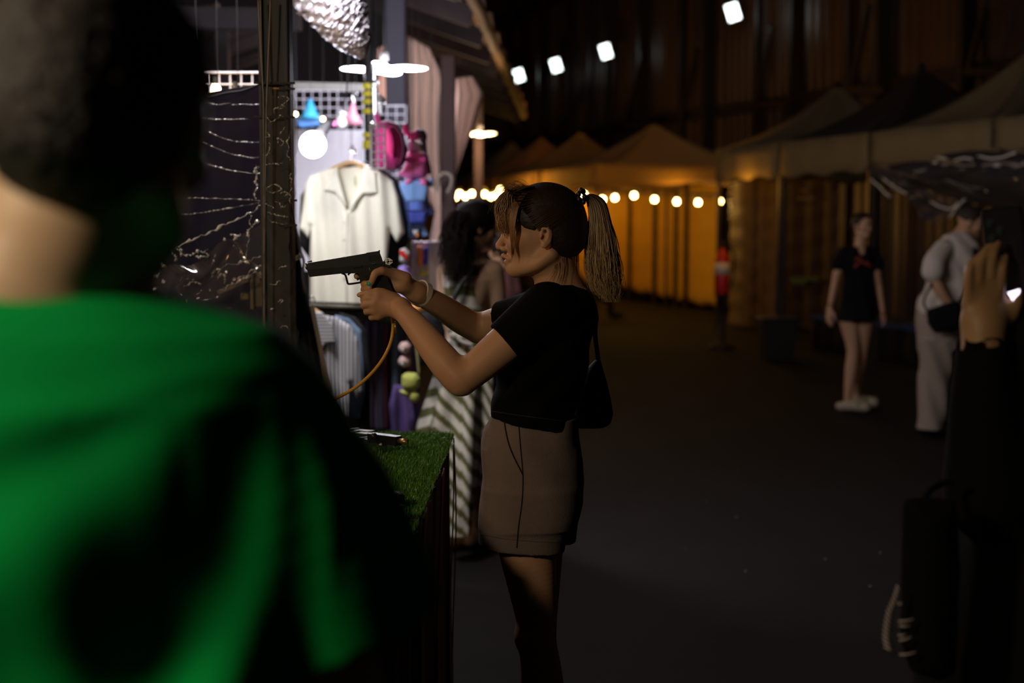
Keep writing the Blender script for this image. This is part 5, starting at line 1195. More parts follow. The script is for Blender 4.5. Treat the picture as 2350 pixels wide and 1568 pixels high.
m = MB(); m.tube(on(bs, [(1190, 968), (1194, 1020), (1200, 1092), (1198, 1150), (1190, 1210), (1186, 1258)], 60, .0006), .0014, 6); part('side_seam', m, seam, shorts)
m = MB(); m.tube(on(bs, [(1102, 1226), (1150, 1236), (1210, 1242), (1290, 1246)], 50, .0003), .0007, 5); part('hem_stitching', m, mat('thread_brown', (.09, .065, .055), rough=.9), shorts)
# watch strap
strap = mat('cream_silicone', (.95, .84, .66), rough=.45)
s = SDF((-.32, 3.36, 1.20), (-.13, 3.64, 1.42), .002)
wa, wb = P(956, 671, 3.475), P(1010, 702, 3.53); wd = (wb - wa).normalized(); wc = P(966, 674, 3.486)
s.chain([wc - wd * .05, wc + wd * .05], [.0325, .0335], 0); s.chain([wc - wd * .05, wc + wd * .05], [.0275, .0300], 0, mode='s')
s.plane(wc - wd * .010, -wd); s.plane(wc + wd * .010, wd)
wstrap = flesh(s, 'watch_strap', strap, W, it=2); bw = bvh_of(wstrap)
m = MB()
for q in ((971, 656), (970, 663), (968, 670), (965, 677), (962, 684)):
    h = hit(bw, q[0], q[1], .0002)
    if h: m.ball(h, .0016, 8, 5)
part('strap_hole', m, eye_dark, wstrap)
# hand strap of a shoulder bag: thin loop over the far shoulder
bagm = mat('black_nylon', (.006, .006, .007), rough=.8, spec=.2)
B = thing('shoulder_bag', 'slouchy black shoulder bag hanging behind the woman aiming the pistol', 'bag', P(1360, 985, 3.56))
s = SDF((.12, 3.44, .98), (.30, 3.70, 1.19), .003)
s.loft([TL(826, 1368, 1379, .012, 3.57), TL(856, 1340, 1388, .028, 3.57), TL(880, 1326, 1395, .042, 3.57), TL(920, 1316, 1402, .052, 3.57), TL(950, 1313, 1405, .055, 3.57), TL(972, 1313, 1398, .045, 3.57), TL(988, 1325, 1375, .02, 3.57)], 0, n=2.3,
       fold=lambda X, Y, Z: .003 * np.sin(X * 60 + Z * 30))
flesh(s, 'bag_body', bagm, B, it=3)
m = MB(); m.tube(bez([P(1330, 672, 3.50), P(1358, 690, 3.53), P(1367, 720, 3.555), P(1366, 770, 3.57), P(1371, 810, 3.57), P(1373, 832, 3.57)], 24), .0065, 6); part('bag_strap', m, bagm, B, True)

# ---- hair
hair_d = mat_attr('hair_strands', rough=.42, spec=.6)
hcap = mat('hair_dark', (.020, .010, .006), rough=.55, spec=.4, bump=.5, bscale=120)
s = SDF((-.06, 3.29, 1.35), (.22, 3.52, 1.62), .0026)
rot = [list(f_), list(l_), list(u_)]
s.ell(HC - f_ * .010 + u_ * .036, (.097, .080, .088), 0, rot)
s.ell(HC - f_ * .050 - u_ * .010, (.058, .066, .062), .03, rot)
s.ell(HC + f_ * .040 + u_ * .045, (.045, .062, .048), .02, rot)
pz = lambda px, py: (P(px, py, 3.40).x, P(px, py, 3.40).z)
s.poly_xz([pz(*q) for q in ((1205, 400), (1140, 440), (1150, 505), (1176, 492), (1187, 507), (1203, 523), (1223, 528), (1232, 518), (1246, 512), (1262, 530), (1264, 569), (1278, 585), (1300, 590), (1322, 588), (1350, 560), (1370, 480), (1320, 395), (1260, 380))])
cap = flesh(s, 'hair', hcap, W, it=3); bh = bvh_of(cap); s = None
def jit(p, a): return p + Vector(RNG.normal(0, 1, 3)) * a
def blend_col(c0, c1, c2, lo=.25, hi=.6):
    c0, c1, c2 = map(np.array, (c0, c1, c2))
    def f(V, T):
        r = np.sin(V[:, 1] * 900 + V[:, 0] * 300)[:, None] * .18 + 1; w = np.clip((T - lo) / (hi - lo), 0, 1)[:, None]
        return np.clip((c0 * (1 - w) + (c1 * .5 + c2 * .5) * w) * r, 0, 1)
    return f
# combed-back strands over the cap
cs = []
tie = P(1338, 456, 3.40)
for i in range(900):
    a = RNG.uniform(-1, 1); zf = RNG.uniform(0, 1)
    st0 = HC + f_ * (.083 - .085 * zf) + l_ * (.02 + .062 * abs(a)) * (1 if a > 0 else -1) + u_ * (.105 - .115 * zf * abs(a) ** .5)
    pts = []
    for t in np.linspace(0, 1, 9):
        q = st0.lerp(tie, t); d = (q - (HC + u_ * .03 - f_ * .01)); 
        dl = Vector((d.dot(f_) / .0985, d.dot(l_) / .0815, d.dot(u_) / .0895)); L = dl.length
        if L < 1.0 and t < .93: q = (HC + u_ * .03 - f_ * .01) + d / L * 1.004
        pts.append(q)
    if pts[0].z - HC.z > -.0 : cs.append(bez(pts, 16))
strands(cs, .0009, 'hair_strands', hair_d, cap, col=blend_col((.050, .026, .013), (.05, .026, .013), (.06, .03, .015)))
# bangs
cs = []
for i in range(420):
    y = -.056 + .112 * RNG.uniform(0, 1) ** 1.3; q = RNG.uniform(0, 1); r0 = P(1212 + 14 * RNG.uniform(-1, 1), 428, 3.40); r0.y += y
    p1 = P(1165 + 12 * q, 437 + 10 * q, 3.40); p1.y += y * 1.15
    p2 = P(1134 + 15 * q, 478 + 4 * RNG.normal(), 3.40); p2.y += y * 1.25
    p3 = P(1141 + 15 * q + 2 * RNG.normal(), 512 + 5 * RNG.normal(), 3.40); p3.y += y * 1.3
    p4 = P(1150 + 12 * q + 2 * RNG.normal(), 526 + 14 * RNG.uniform(-1, 1), 3.40); p4.y += y * 1.3
    p3.x += RNG.uniform(0, .028) * (RNG.uniform() < .5); p2.x += RNG.uniform(0, .03)
    cs.append(bez([r0, p1, p2, p3, p4], 16))
for i in range(330):
    q = RNG.uniform(0, 1); w = RNG.normal(); y = RNG.uniform(-.066, -.03)
    cs.append(bez([P(1208 + 6 * w, 428, 3.40 + y * .5), P(1172 + 26 * q, 444 + 3 * w, 3.40 + y * .8), P(1156 + 34 * q, 475 + 3 * w, 3.40 + y), P(1154 + 34 * q + w, 505 + 3 * w, 3.395 + y * 1.08), P(1158 + 30 * q + 2 * w, 526 - 14 * q + 7 * RNG.normal(), 3.395 + y * 1.08)], 16))
strands(cs, .0012, 'bangs', hair_d, cap, col=blend_col((.10, .05, .02), (.30, .15, .05), (.42, .24, .09), .1, .6))
cs = []
for i in range(60):   # lock in front of the ear, near side
    w = RNG.uniform(-1, 1); z = RNG.normal() * .5
    cs.append(bez([P(1208 + 6 * w, 440, 3.345), P(1185 + 8 * w, 470, 3.325), P(1176 + 7 * w, 515, 3.318), P(1177 + 5 * w, 555, 3.322), P(1177 + 2.5 * w, 583 + 12 * z, 3.330)], 16))
strands(cs, .0012, 'side_lock', hair_d, cap, col=blend_col((.10, .045, .018), (.22, .10, .035), (.30, .14, .05), .1, .6))
cs = []
for i in range(46):   # loose hairs on the crown and the nape
    x = RNG.uniform(1160, 1215); a = P(x + 12, 432 + .12 * (1215 - x), 3.40 + RNG.uniform(-.04, .04)); b = P(x - 20, 418 - 8 * RNG.uniform(-1, 1) + (1215 - x) * .35, 3.40); b.y = a.y
    c = P(x - 42, 440 + 26 * RNG.uniform(-.6, 1) + (1215 - x) * .5, 3.40); c.y = a.y
    cs.append(bez([a, b, c], 12))
for i in range(26):
    w = RNG.uniform(-1, 1); cs.append(bez([P(1292 + 14 * w, 585, 3.36), P(1285 + 18 * w, 625, 3.35), P(1275 + 30 * w, 655 + 6 * RNG.normal(), 3.345)], 10))
for i in range(40):
    w = RNG.uniform(-1, 1); cs.append(bez([P(1318 + 10 * w, 580, 3.40), P(1318 + 12 * w, 640, 3.40), P(1328 + 12 * w, 700 + 14 * RNG.normal(), 3.385)], 10))
strands(cs, .0005, 'loose_hairs', hair_d, cap, col=blend_col((.16, .07, .03), (.25, .12, .05), (.3, .14, .05)))
# ponytail
cs = []
for i in range(900):
    ph = RNG.uniform(0, 2 * math.pi); r = math.sqrt(RNG.uniform(0, 1)); a = r * math.cos(ph); b = r * math.sin(ph); L = RNG.uniform(.80, 1.06) - .16 * max(0, -a)
    path = [(1338, 456, 4, .012), (1352, 452, 9, .016), (1368, 468, 20, .024), (1376, 505, 26, .030), (1379, 560, 35, .036), (1383, 615, 42, .040), (1388, 660, 36, .036), (1394, 694, 20, .024)]
    pts = [P(x + a * w + ((2.5 + 1.6 * (k - 4)) * RNG.normal() if k > 3 else 0), y + (-6 * a if k < 3 else 0), 3.40 + b * yw) for k, (x, y, w, yw) in enumerate(path)]
    c = bez(pts, 28); cs.append(c[:max(8, int(len(c) * L))])
strands(cs, .0011, 'ponytail', hair_d, cap, col=blend_col((.07, .035, .015), (.42, .28, .12), (.60, .43, .21), .22, .5))
m = MB()
for k in range(7):
    a = 2 * math.pi * k / 7; m.ball(P(1334, 452, 3.385) + Vector((.006 * math.cos(a) * 1.2, -.012 + .006 * math.sin(3 * a), .015 * math.sin(a))), (.006, .006, .0075), 8, 6)
part('hair_tie', m, mat('hair_tie_black', (.02, .018, .02), rough=.35), cap, True)

# ------------------------------------------------------------------ the pistol
GB = P(800, 610, YG)
def CR(x, y, Y=YG): return P(690 + x / 7.344, 550 + y / 7.344, Y)
gun_blk = mat('gun_black', (.009, .008, .009), rough=.42, metal=.0, spec=.4, bump=.04, bscale=300)
gun_frame = mat('gun_frame_black', (.006, .0055, .0055), rough=.5, spec=.3, bump=.08, bscale=400)
chrome = mat('bright_steel', (.80, .76, .70), rough=.38, metal=1.0)
GN = thing('pistol', 'black pistol with a bright cocked hammer held in the woman\'s two hands', 'pistol', GB)
def slab(pts, half, bev=.0):
    m = MB(); n = len(pts); cx = sum(p[0] for p in pts) / n; cy = sum(p[1] for p in pts) / n
    rings = []
    for yo, sh_ in ((-half, bev), (-half + bev * .0012, 0), (half - bev * .0012, 0), (half, bev)):
        rings.append([CR(x + (cx - x) / (math.hypot(cx - x, cy - y) + 1e-6) * sh_, y + (cy - y) / (math.hypot(cx - x, cy - y) + 1e-6) * sh_, YG + yo) for x, y in pts])
    vs = [p for r in rings for p in r]; fs = [list(range(n)), [3 * n + k for k in range(n)][::-1]]
    for i in range(3): fs += [[i * n + k, (i + 1) * n + k, (i + 1) * n + (k + 1) % n, i * n + (k + 1) % n] for k in range(n)]
    return m.add(vs, fs)
part('slide', slab([(112, 405), (128, 395), (1100, 232), (1335, 225), (1362, 290), (1392, 385), (1395, 405), (118, 512), (104, 470)], .0125, 3.0), gun_blk, GN)
fr = [(106, 505), (1395, 398), (1440, 420), (1520, 452), (1500, 470), (1400, 470), (1400, 600), (1180, 700), (1010, 722), (1000, 560), (860, 545), (800, 575), (740, 590), (690, 572), (540, 580), (505, 596), (470, 598), (460, 590), (410, 604), (395, 598), (155, 632), (138, 600)]
# frame built as convex slabs: dust cover, rear frame, grip
part('frame', slab([(104, 500), (1395, 396), (1420, 440), (1400, 480), (1000, 570), (690, 573), (152, 632), (132, 590)], .0118, 2.0), gun_frame, GN)
part('frame', slab([(930, 470), (1395, 398), (1545, 452), (1480, 480), (1440, 640), (1180, 720), (1000, 728), (985, 600)], .0114, 2.0), gun_frame, GN)
part('grip', slab([(1080, 600), (1440, 580), (1480, 690), (1560, 870), (1665, 985), (1640, 1040), (1560, 1130), (1420, 1170), (1330, 1010), (1230, 860), (1120, 720)], .0135, 4.0), mat('grip_rubber', (.008, .008, .008), rough=.8, bump=.5, bscale=500), GN)
# trigger guard loop
g = MB(); pts = [(1010, 722), (900, 740), (830, 748), (797, 742), (783, 700), (768, 640), (752, 598), (720, 575), (690, 568)]
g.tube(bez([CR(x, y) for x, y in pts], 40), .0024, 8); part('trigger_guard', g, gun_frame, GN, True)
g = MB(); g.tube(bez([CR(800, 600), CR(820, 572), CR(865, 552), CR(915, 548)], 12), .0022, 8); part('trigger_guard', g, gun_frame, GN, True)
g = MB(); g.tube(bez([CR(985, 560), CR(968, 610), CR(960, 650), CR(962, 690)], 12), [.0035] * 4 + [.002] * 9, 8); part('trigger', g, gun_frame, GN, True)
part('front_sight', slab([(108, 388), (112, 372), (186, 350), (196, 378)], .0022), gun_blk, GN)
part('rear_sight', slab([(1095, 238), (1110, 222), (1312, 192), (1318, 176), (1336, 174), (1338, 235)], .0075), gun_blk, GN)
part('muzzle_bushing', MB().lathe(CR(112, 448), [(.0062, 0), (.0078, .001), (.0078, .0045), (.0058, .005), (.0050, .0035)], 18, axis=(CR(90, 452) - CR(112, 448))), chrome, GN, True)
h = MB(); a_, b_, c_, d_ = CR(1398, 392), CR(1470, 322), CR(1540, 368), CR(1475, 420)
for u0, u1 in ((a_, b_), (b_, c_), (c_, d_), (d_, a_)): h.bar(u0, u1, .0060, .0036, up=(0, 1, 0))
part('hammer', h, chrome, GN)
part('slide_stop', MB().bar(CR(880, 470, YG - .013), CR(1030, 446, YG - .013), .004, .003, up=(0, 1, 0)), gun_frame, GN)
part('slide_stop', MB().bar(CR(1195, 412, YG - .0135), CR(1265, 402, YG - .0135), .003, .002, up=(0, 1, 0)), mat('worn_steel', (.12, .12, .12), rough=.3, metal=1), GN)
for q in ((1158, 487), (1170, 512)): part('pin', MB().ball(CR(*q, YG - .0125), .0014, 8, 6), chrome, GN, True)
g = MB()
for i in range(9):
    x = 1150 + i * 20; g.bar(CR(x, 268 - i * 1.5, YG - .0127), CR(x + 18, 372 - i * 2, YG - .0127), .0012, .0012, up=(0, 1, 0))
part('slide_serrations', g, gun_frame, GN)
# yellow air hose from the grip down to the table
ho = thing('air_hose', 'thin yellow air hose hanging in a curve from the pistol grip to the table', 'hose', P(770, 915, 3.40))
hs = bez([P(899, 722, YG), P(902, 750, YG), P(897, 785, YG - .01), P(880, 822, YG - .02), P(852, 858, YG - .03), P(815, 890, YG - .04), P(768, 916, YG - .05), P(720, 936, YG - .05), P(660, 975, 3.42), P(600, 1030, 3.5)], 60)
part('hose_tube', MB().tube(hs, .0042, 8), mat('hose_yellow', (.72, .36, .02), rough=.4, coat=.2), ho, True)
part('hose_fitting', MB().tube([P(906, 738, YG), P(909, 766, YG)], .0032, 8), mat('brass', (.6, .38, .18), rough=.3, metal=.8), ho, True)
# ================================================================== THE OTHER PEOPLE
def hand(s, w, d, side, nrm, sc=1.0, spread=.12, curl=.25, thumb=True, r=.0085, k=.006):
    """open or slightly curled hand: w wrist, d along the hand, side towards the thumb, nrm out of the palm"""
    d = Vector(d).normalized(); side = Vector(side); side = (side - d * side.dot(d)).normalized(); nrm = Vector(nrm).normalized(); w = Vector(w)
    pal = w + d * .085 * sc
    for j, o in enumerate((.028, .009, -.010, -.028)):
        kn = pal + side * o * sc - d * (.004 * abs(j - 1)) * sc
        s.cone(w + side * o * .45 * sc, kn, .017 * sc, .0125 * sc, .012 * sc)
        L = (.070, .078, .072, .056)[j] * sc; fd = (d + side * spread * (1.5 - j) / 1.5).normalized()
        a = kn; c = 0.0; pts = [a]; 
        for q in (.45, .32, .23):
            c += curl; a = a + (fd * math.cos(c) + nrm * math.sin(c)) * L * q; pts.append(a)
        s.chain(pts, [r * 1.25 * sc, r * 1.08 * sc, r * sc, r * .82 * sc], k * sc * .5)
    if thumb:
        b = w + d * .02 * sc + side * .020 * sc; s.chain([b, b + (side * .7 + d * .6 + nrm * .3) * .035 * sc, b + (side * .85 + d * 1.25 + nrm * .5) * .045 * sc, b + (side * .75 + d * 1.8 + nrm * .6) * .048 * sc], [.016 * sc, .0125 * sc, .0105 * sc, .0085 * sc], .008 * sc)
def figure_sdf(box, vs): return SDF(*box, vs)
def bbox_of(pts, m):
    A = np.array([tuple(p) for p in pts]); return A.min(0) - m, A.max(0) + m
def foot(s, a, d, sc=1.0):
    d = Vector(d).normalized(); a = Vector(a); g = Vector((a.x, a.y, 0.0))
    s.chain([g - d * .03 + Vector((0, 0, .04)), g + d * .07 + Vector((0, 0, .045)), g + d * .16 + Vector((0, 0, .028))], [.033 * sc, .034 * sc, .022 * sc], .02, w=d.cross(Vector((0, 0, 1))), sq=1.2)
skin_far = skin_warm

# ---- man in the green T-shirt, close to the camera
YM = 1.12
GM = thing('man', 'man in a bright green T-shirt seen from behind, out of focus at the left', 'person', (P(110, 900, YM).x, YM, 0))
HM = P(232, 292, YM - .01); fM = Vector((.16, .95, -.10))
s = SDF((-.66, .80, -.0), (.02, 1.52, 1.80), .0055)
add_head(s, HM, fM, 1.06, hi=False)
s.chain([P(190, 400, YM + .0), P(165, 520, YM - .005), P(120, 660, YM - .01)], [.060, .062, .078], .03)
def TM(py, L, R, b, Y=YM): a = P(L, py, Y); c = P(R, py, Y); return (a.z, a.x, c.x, Y, b)
s.loft([TM(740, -200, 420, .07), TM(900, -360, 560, .10), TM(1300, -360, 560, .11), TM(1700, -330, 560, .12), TM(2100, -320, 560, .12), TM(2700, -300, 540, .10)], .03)
for sx, ex_, wx in ((520, 760, 850), (-390, -560, -600)):
    s.chain([P(sx, 990, YM), P(ex_, 1650, YM + .02), P(wx - 60, 2300, YM + .10)], [.058, .045, .030], .02)
    hand(s, P(wx - 60, 2300, YM + .10), (0, .2, -1), (0, 1, 0), (-1 if sx > 0 else 1, 0, 0), 1.1)
for x in (20, 240):
    s.chain([P(x, 2500, YM), P(x, 3600, YM + .02), (P(x, 3600, YM).x, YM, .10)], [.095, .058, .036], .02); foot(s, (P(x, 3600, YM).x, YM, 0), (.1, 1, 0))
flesh(s, 'body', skin_warm, GM, it=2, col=skin_col(np.array((.62, .42, .26))))
green = mat('green_jersey', (.001, .33, .06), rough=.9, var=.06, vscale=20, bump=.15, bscale=250, spec=.08)
s = SDF((-.66, .86, .55), (.02, 1.42, 1.52), .0055)
def gf(X, Y, Z):
    a = np.clip((1.40 - Z) * 3, 0, 1)
    zc_ = P(700, 830, YM).z; th = np.arctan2(zc_ - Z + .02, .20 - X); ds = np.sqrt((Z - zc_) ** 2 + (X - .20) ** 2); return a * np.clip((X + .30) * 2.6, .22, 1) * (np.clip(ds * .085, 0, .021) * np.sin(th * 14 + 3 * np.sin(th * 3) + 9 * ds) * np.clip(1.6 - ds * 2.6, .25, 1) + .005 * np.sin(X * 60 + Z * 9))
s.loft([TM(640, -20, 280, .066), TM(662, -140, 345, .080), TM(700, -280, 460, .100), TM(755, -420, 585, .115), TM(830, -490, 665, .125), TM(900, -520, 680, .135), TM(1100, -490, 665, .140), TM(1400, -470, 650, .145), TM(1568, -470, 650, .15), TM(2000, -470, 650, .155), TM(2380, -470, 650, .155)], .02, n=2.6, fold=gf)
for a, b, c in ((P(520, 980, YM), P(690, 1190, YM - .005), P(815, 1540, YM + .01)), (P(-430, 830, YM), P(-560, 1100, YM), P(-640, 1420, YM))):
    s2 = s.sub(); s2.chain([a, b, c], [.066, .080, .088], 0)
    dd = (c - b).normalized(); s2.plane(b.lerp(c, .72), dd); s2.chain([b.lerp(c, .2), c + dd * .05], [.070, .074], 0, mode='s'); s.merge(s2, .06)
s.plane(P(100, 2330, YM), (0, 0, -1)); s.chain([P(190, 500, YM - .0), P(150, 645, YM - .005)], [.072, .072], 0, mode='s')
gs = flesh(s, 't_shirt', green, GM, it=3)
m = MB(); gb3 = bvh_of(gs)
hairM = mat('short_hair_dark', (.018, .012, .009), rough=.6, bump=.9, bscale=260)
s = SDF((HM.x - .13, HM.y - .15, HM.z - .11), (HM.x + .13, HM.y + .15, HM.z + .16), .005); rot = [list(v) for v in frame(fM)]
fa, la, ua = frame(fM)
s.ell(HM - fa * .008 + ua * .037, (.104, .083, .088), 0, rot); s.ell(HM - fa * .038 - ua * .006, (.066, .070, .062), .03, rot)
s.plane(HM - ua * .062 - fa * .02, -ua + fa * .35); s.plane(HM + fa * .062 + ua * .03, fa * 1.0 - ua * .8)
flesh(s, 'hair', hairM, GM, it=2, disp=lambda V: V + RNG.normal(0, .0012, V.shape))
# shorts and shoes out of frame
s = SDF((-.62, .86, .35), (.0, 1.40, .95), .008); s.loft([(.90, -.50, -.10, YM, .14), (.70, -.50, -.10, YM, .14)], 0)
for x in (20, 240): s.cone((P(x, 2300, YM).x, YM, .72), (P(x, 2300, YM).x, YM, .48), .10, .11, .03)
s.plane((0, 0, .50), (0, 0, -1)); flesh(s, 'shorts', mat('grey_shorts', (.05, .05, .055), rough=.9), GM, it=2)

# ---- woman in the striped dress
YD = 6.5
D = thing('woman', 'woman with dark curly hair seen from behind in an olive and white striped dress', 'person', (P(1075, 1200, YD).x, YD, 0))
HD = P(1092, 523, YD); fD = Vector((.92, .35, -.12))
s = SDF((-.60, 6.1, 0), (.20, 6.95, 1.68), .007)
add_head(s, HD, fD, .98, hi=True)
s.chain([P(1082, 550, YD), P(1078, 600, YD)], [.050, .056], .02)
def TD(py, L, R, b, Y=YD): a = P(L, py, Y); c = P(R, py, Y); return (a.z, a.x, c.x, Y, b)
s.loft([TD(592, 1050, 1112, .05), TD(606, 1024, 1140, .075), TD(640, 1018, 1145, .10), TD(700, 1026, 1120, .105), TD(760, 1034, 1116, .10), TD(860, 1020, 1130, .14), TD(980, 1030, 1120, .12)], .02)
s.chain([P(1132, 622, YD - .03), P(1142, 690, YD - .02), P(1146, 760, YD + .02), P(1130, 850, YD + .12)], [.050, .040, .034, .025], .02)
s.chain([P(1026, 622, YD + .02), P(1022, 690, YD + .02), P(1018, 760, YD + .04), P(1010, 830, YD - .05)], [.046, .040, .034, .025], .02)
hand(s, P(1130, 850, YD + .12), (-.1, .3, -1), (0, 1, 0), (-1, 0, 0), .9); hand(s, P(1010, 830, YD - .05), (.1, -.1, -1), (0, -1, 0), (1, 0, 0), .9)
for x in (1050, 1085):
    s.chain([P(x, 960, YD), P(x, 1120, YD), (P(x, 1120, YD).x, YD + .02, .12), (P(x, 1120, YD).x, YD + .02, .06)], [.075, .050, .032, .035], .02); foot(s, (P(x, 1120, YD).x, YD, 0), (.6, .8, 0), .95)
flesh(s, 'body', skin_warm, D, it=2, col=skin_col(np.array((.55, .36, .24))))
olive, white_ = np.array((.125, .125, .045)), np.array((.66, .62, .54))
def stripe_col(V, vert=False):
    X = V[:, 0]; Z = V[:, 2]; x0 = P(1003, 900, YD).x; x1 = P(1062, 900, YD).x; x2 = P(1106, 900, YD).x
    f = np.where(X < x0, Z - .35 * (X - x0), np.where(X < x1, Z + .95 * (X - x0), np.where(X < x2, Z + 1.45 * (X - x1) + .02, Z + 1.9 * (X - x2) + .05)))
    top = V[:, 2] > P(1060, 770, YD).z
    f = np.where(top, Z * 1.0 + .15 * np.abs(X - P(1062, 0, YD).x), f)
    per = np.where(top, .098, .080)
    w = ((f / per) % 1.0) < .46
    return np.where(w[:, None], olive, white_)
dress_m = mat_attr('striped_dress_cloth', rough=.85, bump=.2, bscale=200, spec=.2)
s = SDF((-.66, 6.05, .12), (.24, 6.98, 1.50), .0055)
s.loft([TD(592, 1054, 1104, .058), TD(604, 1034, 1118, .080), TD(625, 1018, 1122, .105), TD(650, 1016, 1108, .115), TD(700, 1020, 1112, .118), TD(735, 1026, 1120, .115), TD(765, 1032, 1122, .105), TD(785, 1028, 1124, .112)], .01,
       fold=lambda X, Y, Z: .004 * np.sin(X * 70 + Z * 20))
def skf(X, Y, Z):
    th = np.arctan2(Y, X); return np.clip((1.10 - Z), 0, 1) * .045 * np.sin(th * 9 + 1.2)
s.loft([TD(778, 1030, 1122, .105), TD(800, 1022, 1126, .125), TD(860, 1000, 1134, .17), TD(985, 962, 1140, .24), TD(1100, 950, 1136, .29), TD(1175, 948, 1120, .31), TD(1212, 950, 1108, .31)], .012, n=2.1, fold=skf)
s.loft([TD(1100, 960, 1120, .26), TD(1222, 962, 1096, .285)], 0, mode='s')
for q in (-.03, .03): s.chain([P(1132, 628, YD + q), P(1146, 700, YD + q)], [.048, .040], .0, mode='s')
flesh(s, 'dress', dress_m, D, it=2, col=stripe_col)
part('waist_knot', MB().ball(P(1045, 770, YD - .13), (.03, .02, .02)).ball(P(1062, 772, YD - .14), (.025, .02, .018)).tube(bez([P(1050, 772, YD - .14), P(1062, 785, YD - .15), P(1085, 792, YD - .15)], 8), .010, 6), mat('knot_white', (.6, .56, .48), rough=.9), D, True)
curl = []
for i in range(800):
    a = RNG.uniform(0, 2 * math.pi); zt_ = RNG.uniform(-.15, 1); fa, la, ua = frame(fD)
    r0 = HD - fa * .01 + ua * .036 + (fa * math.cos(a) * .085 * min(1, 1) + la * math.sin(a) * .078) * math.sqrt(max(0, 1 - zt_ ** 2)) + ua * .088 * zt_
    if (r0 - HD).dot(fa) > .045 and (r0 - HD).dot(ua) < .07: continue
    w = RNG.normal(0, 1, 3); ph = RNG.uniform(0, 6)
    e1 = P(1048 + 16 * w[0], 560 + 12 * w[1], YD - .07 + .05 * w[2] * .6); e2 = P(1044 + 15 * w[0] + 4 * w[1], 625 + 22 * w[2], YD - .14 + .02 * w[1])
    pts = bez([r0, r0.lerp(e1, .5) - fa * .03 + ua * .02, e1, e2], 18)
    curl.append([q + Vector((.006 * math.sin(j * 1.3 + ph), .006 * math.cos(j * 1.1 + ph), 0)) * min(1, j / 6) for j, q in enumerate(pts)])
s = SDF((HD.x - .16, HD.y - .17, HD.z - .22), (HD.x + .14, HD.y + .15, HD.z + .16), .006); rot = [list(v) for v in frame(fD)]
s.ell(HD - fa * .012 + ua * .037, (.099, .087, .094), 0, rot); s.chain([HD - fa * .05 - ua * .02, P(1050, 585, YD - .07), P(1046, 615, YD - .13)], [.068, .045, .025], .03)
s.plane(HD + fa * .055 - ua * .02, fa * 1.0 - ua * .55)
hd = flesh(s, 'hair', mat('hair_blackbrown', (.012, .008, .007), rough=.8, spec=.15, bump=.8, bscale=150), D, it=2)
strands(curl, .0022, 'curls', mat_attr('curly_hair', rough=.75, spec=.1), hd, col=lambda V, T: np.tile(np.array((.022, .014, .010)), (len(V), 1)))
part('bag_strap', MB().sheet(lambda u, v: (lambda a: Vector((a[0] + .030 * (u - .5), a[1] - .004, a[2] + .012 * (u - .5))))(tuple(P(*[float(q) for q in interp_edge([(1112, 604, YD - .05), (1092, 610, YD - .10), (1068, 635, YD - .145), (1048, 670, YD - .155), (1036, 705, YD - .16), (1015, 745, YD - .14)], v)]))), 2, 24, .004), mat('strap_black', (.012, .014, .014), rough=.4), D, True)
bb = thing('black_bag', 'black bag carried at the left hip of the woman in the striped dress', 'bag', P(990, 860, 6.35))
puff('bag_body', [(965, 722), (985, 712), (1010, 726), (1022, 760), (1024, 800), (1014, 830), (985, 842), (958, 838), (950, 800)], 6.32, .05, blp, bb, .008, .05)
puff('bag_pocket', [(975, 780), (1005, 776), (1010, 820), (978, 828)], 6.32, .012, mat('bag_sheen', (.03, .03, .035), rough=.5), bb, .006, .01, yoff=-.05)

# ---- child glimpsed behind, pink top
YC = 9.0
C = thing('child', 'child with dark hair and a dull pink top half hidden between the two women', 'person', (P(1150, 900, YC).x, YC, 0)); HC2 = P(1152, 578, YC)
s = SDF((-.40, YC - .32, 0), (.28, YC + .32, 1.52), .009); add_head(s, HC2, (-.8, .5, 0), .92, hi=False)
def TF(py, L, R, b, Y): a = P(L, py, Y); c = P(R, py, Y); return (a.z, a.x, c.x, Y, b)
s.chain([P(1150, 595, YC), P(1148, 625, YC)], [.042, .05], .02)
s.loft([TF(622, 1125, 1175, .06, YC), TF(700, 1122, 1178, .09, YC), TF(780, 1122, 1178, .09, YC)], .02)
for x, dx in ((1122, -8), (1176, 8)): s.chain([P(x, 635, YC), P(x + dx, 700, YC), P(x + dx, 760, YC - .1)], [.034, .028, .02], .02); hand(s, P(x + dx, 760, YC - .1), (0, -.2, -1), (0, -1, 0), (1, 0, 0), .75)
for x in (1136, 1164): s.chain([P(x, 780, YC), P(x, 900, YC), (P(x, 900, YC).x, YC, .06)], [.07, .045, .03], .02); foot(s, (P(x, 900, YC).x, YC, 0), (-.7, .5, 0), .8)
flesh(s, 'body', skin_far, C, it=2, col=skin_col())
s = SDF((-.40, YC - .32, .5), (.28, YC + .32, 1.45), .009); s.loft([TF(614, 1132, 1168, .07, YC), TF(626, 1118, 1180, .085, YC), TF(700, 1118, 1182, .11, YC), TF(790, 1116, 1184, .11, YC)], .02, fold=lambda X, Y, Z: .004 * np.sin(X * 60 + Z * 20))
for x, dx in ((1124, -6), (1174, 6)): s.cone(P(x, 632, YC), P(x + dx, 668, YC), .042, .046, .02)
flesh(s, 'top', cloth('pale_pink_top', (.12, .035, .03)), C, it=2)
s = SDF((-.40, YC - .32, 0), (.28, YC + .32, 1.0), .009); s.loft([TF(780, 1122, 1178, .10, YC), TF(840, 1120, 1180, .10, YC)], .02)
for x in (1136, 1164): s.cone(P(x, 830, YC), P(x, 905, YC), .075, .06, .03)
flesh(s, 'trousers', mat('dark_jeans', (.02, .02, .03), rough=.9), C, it=2)
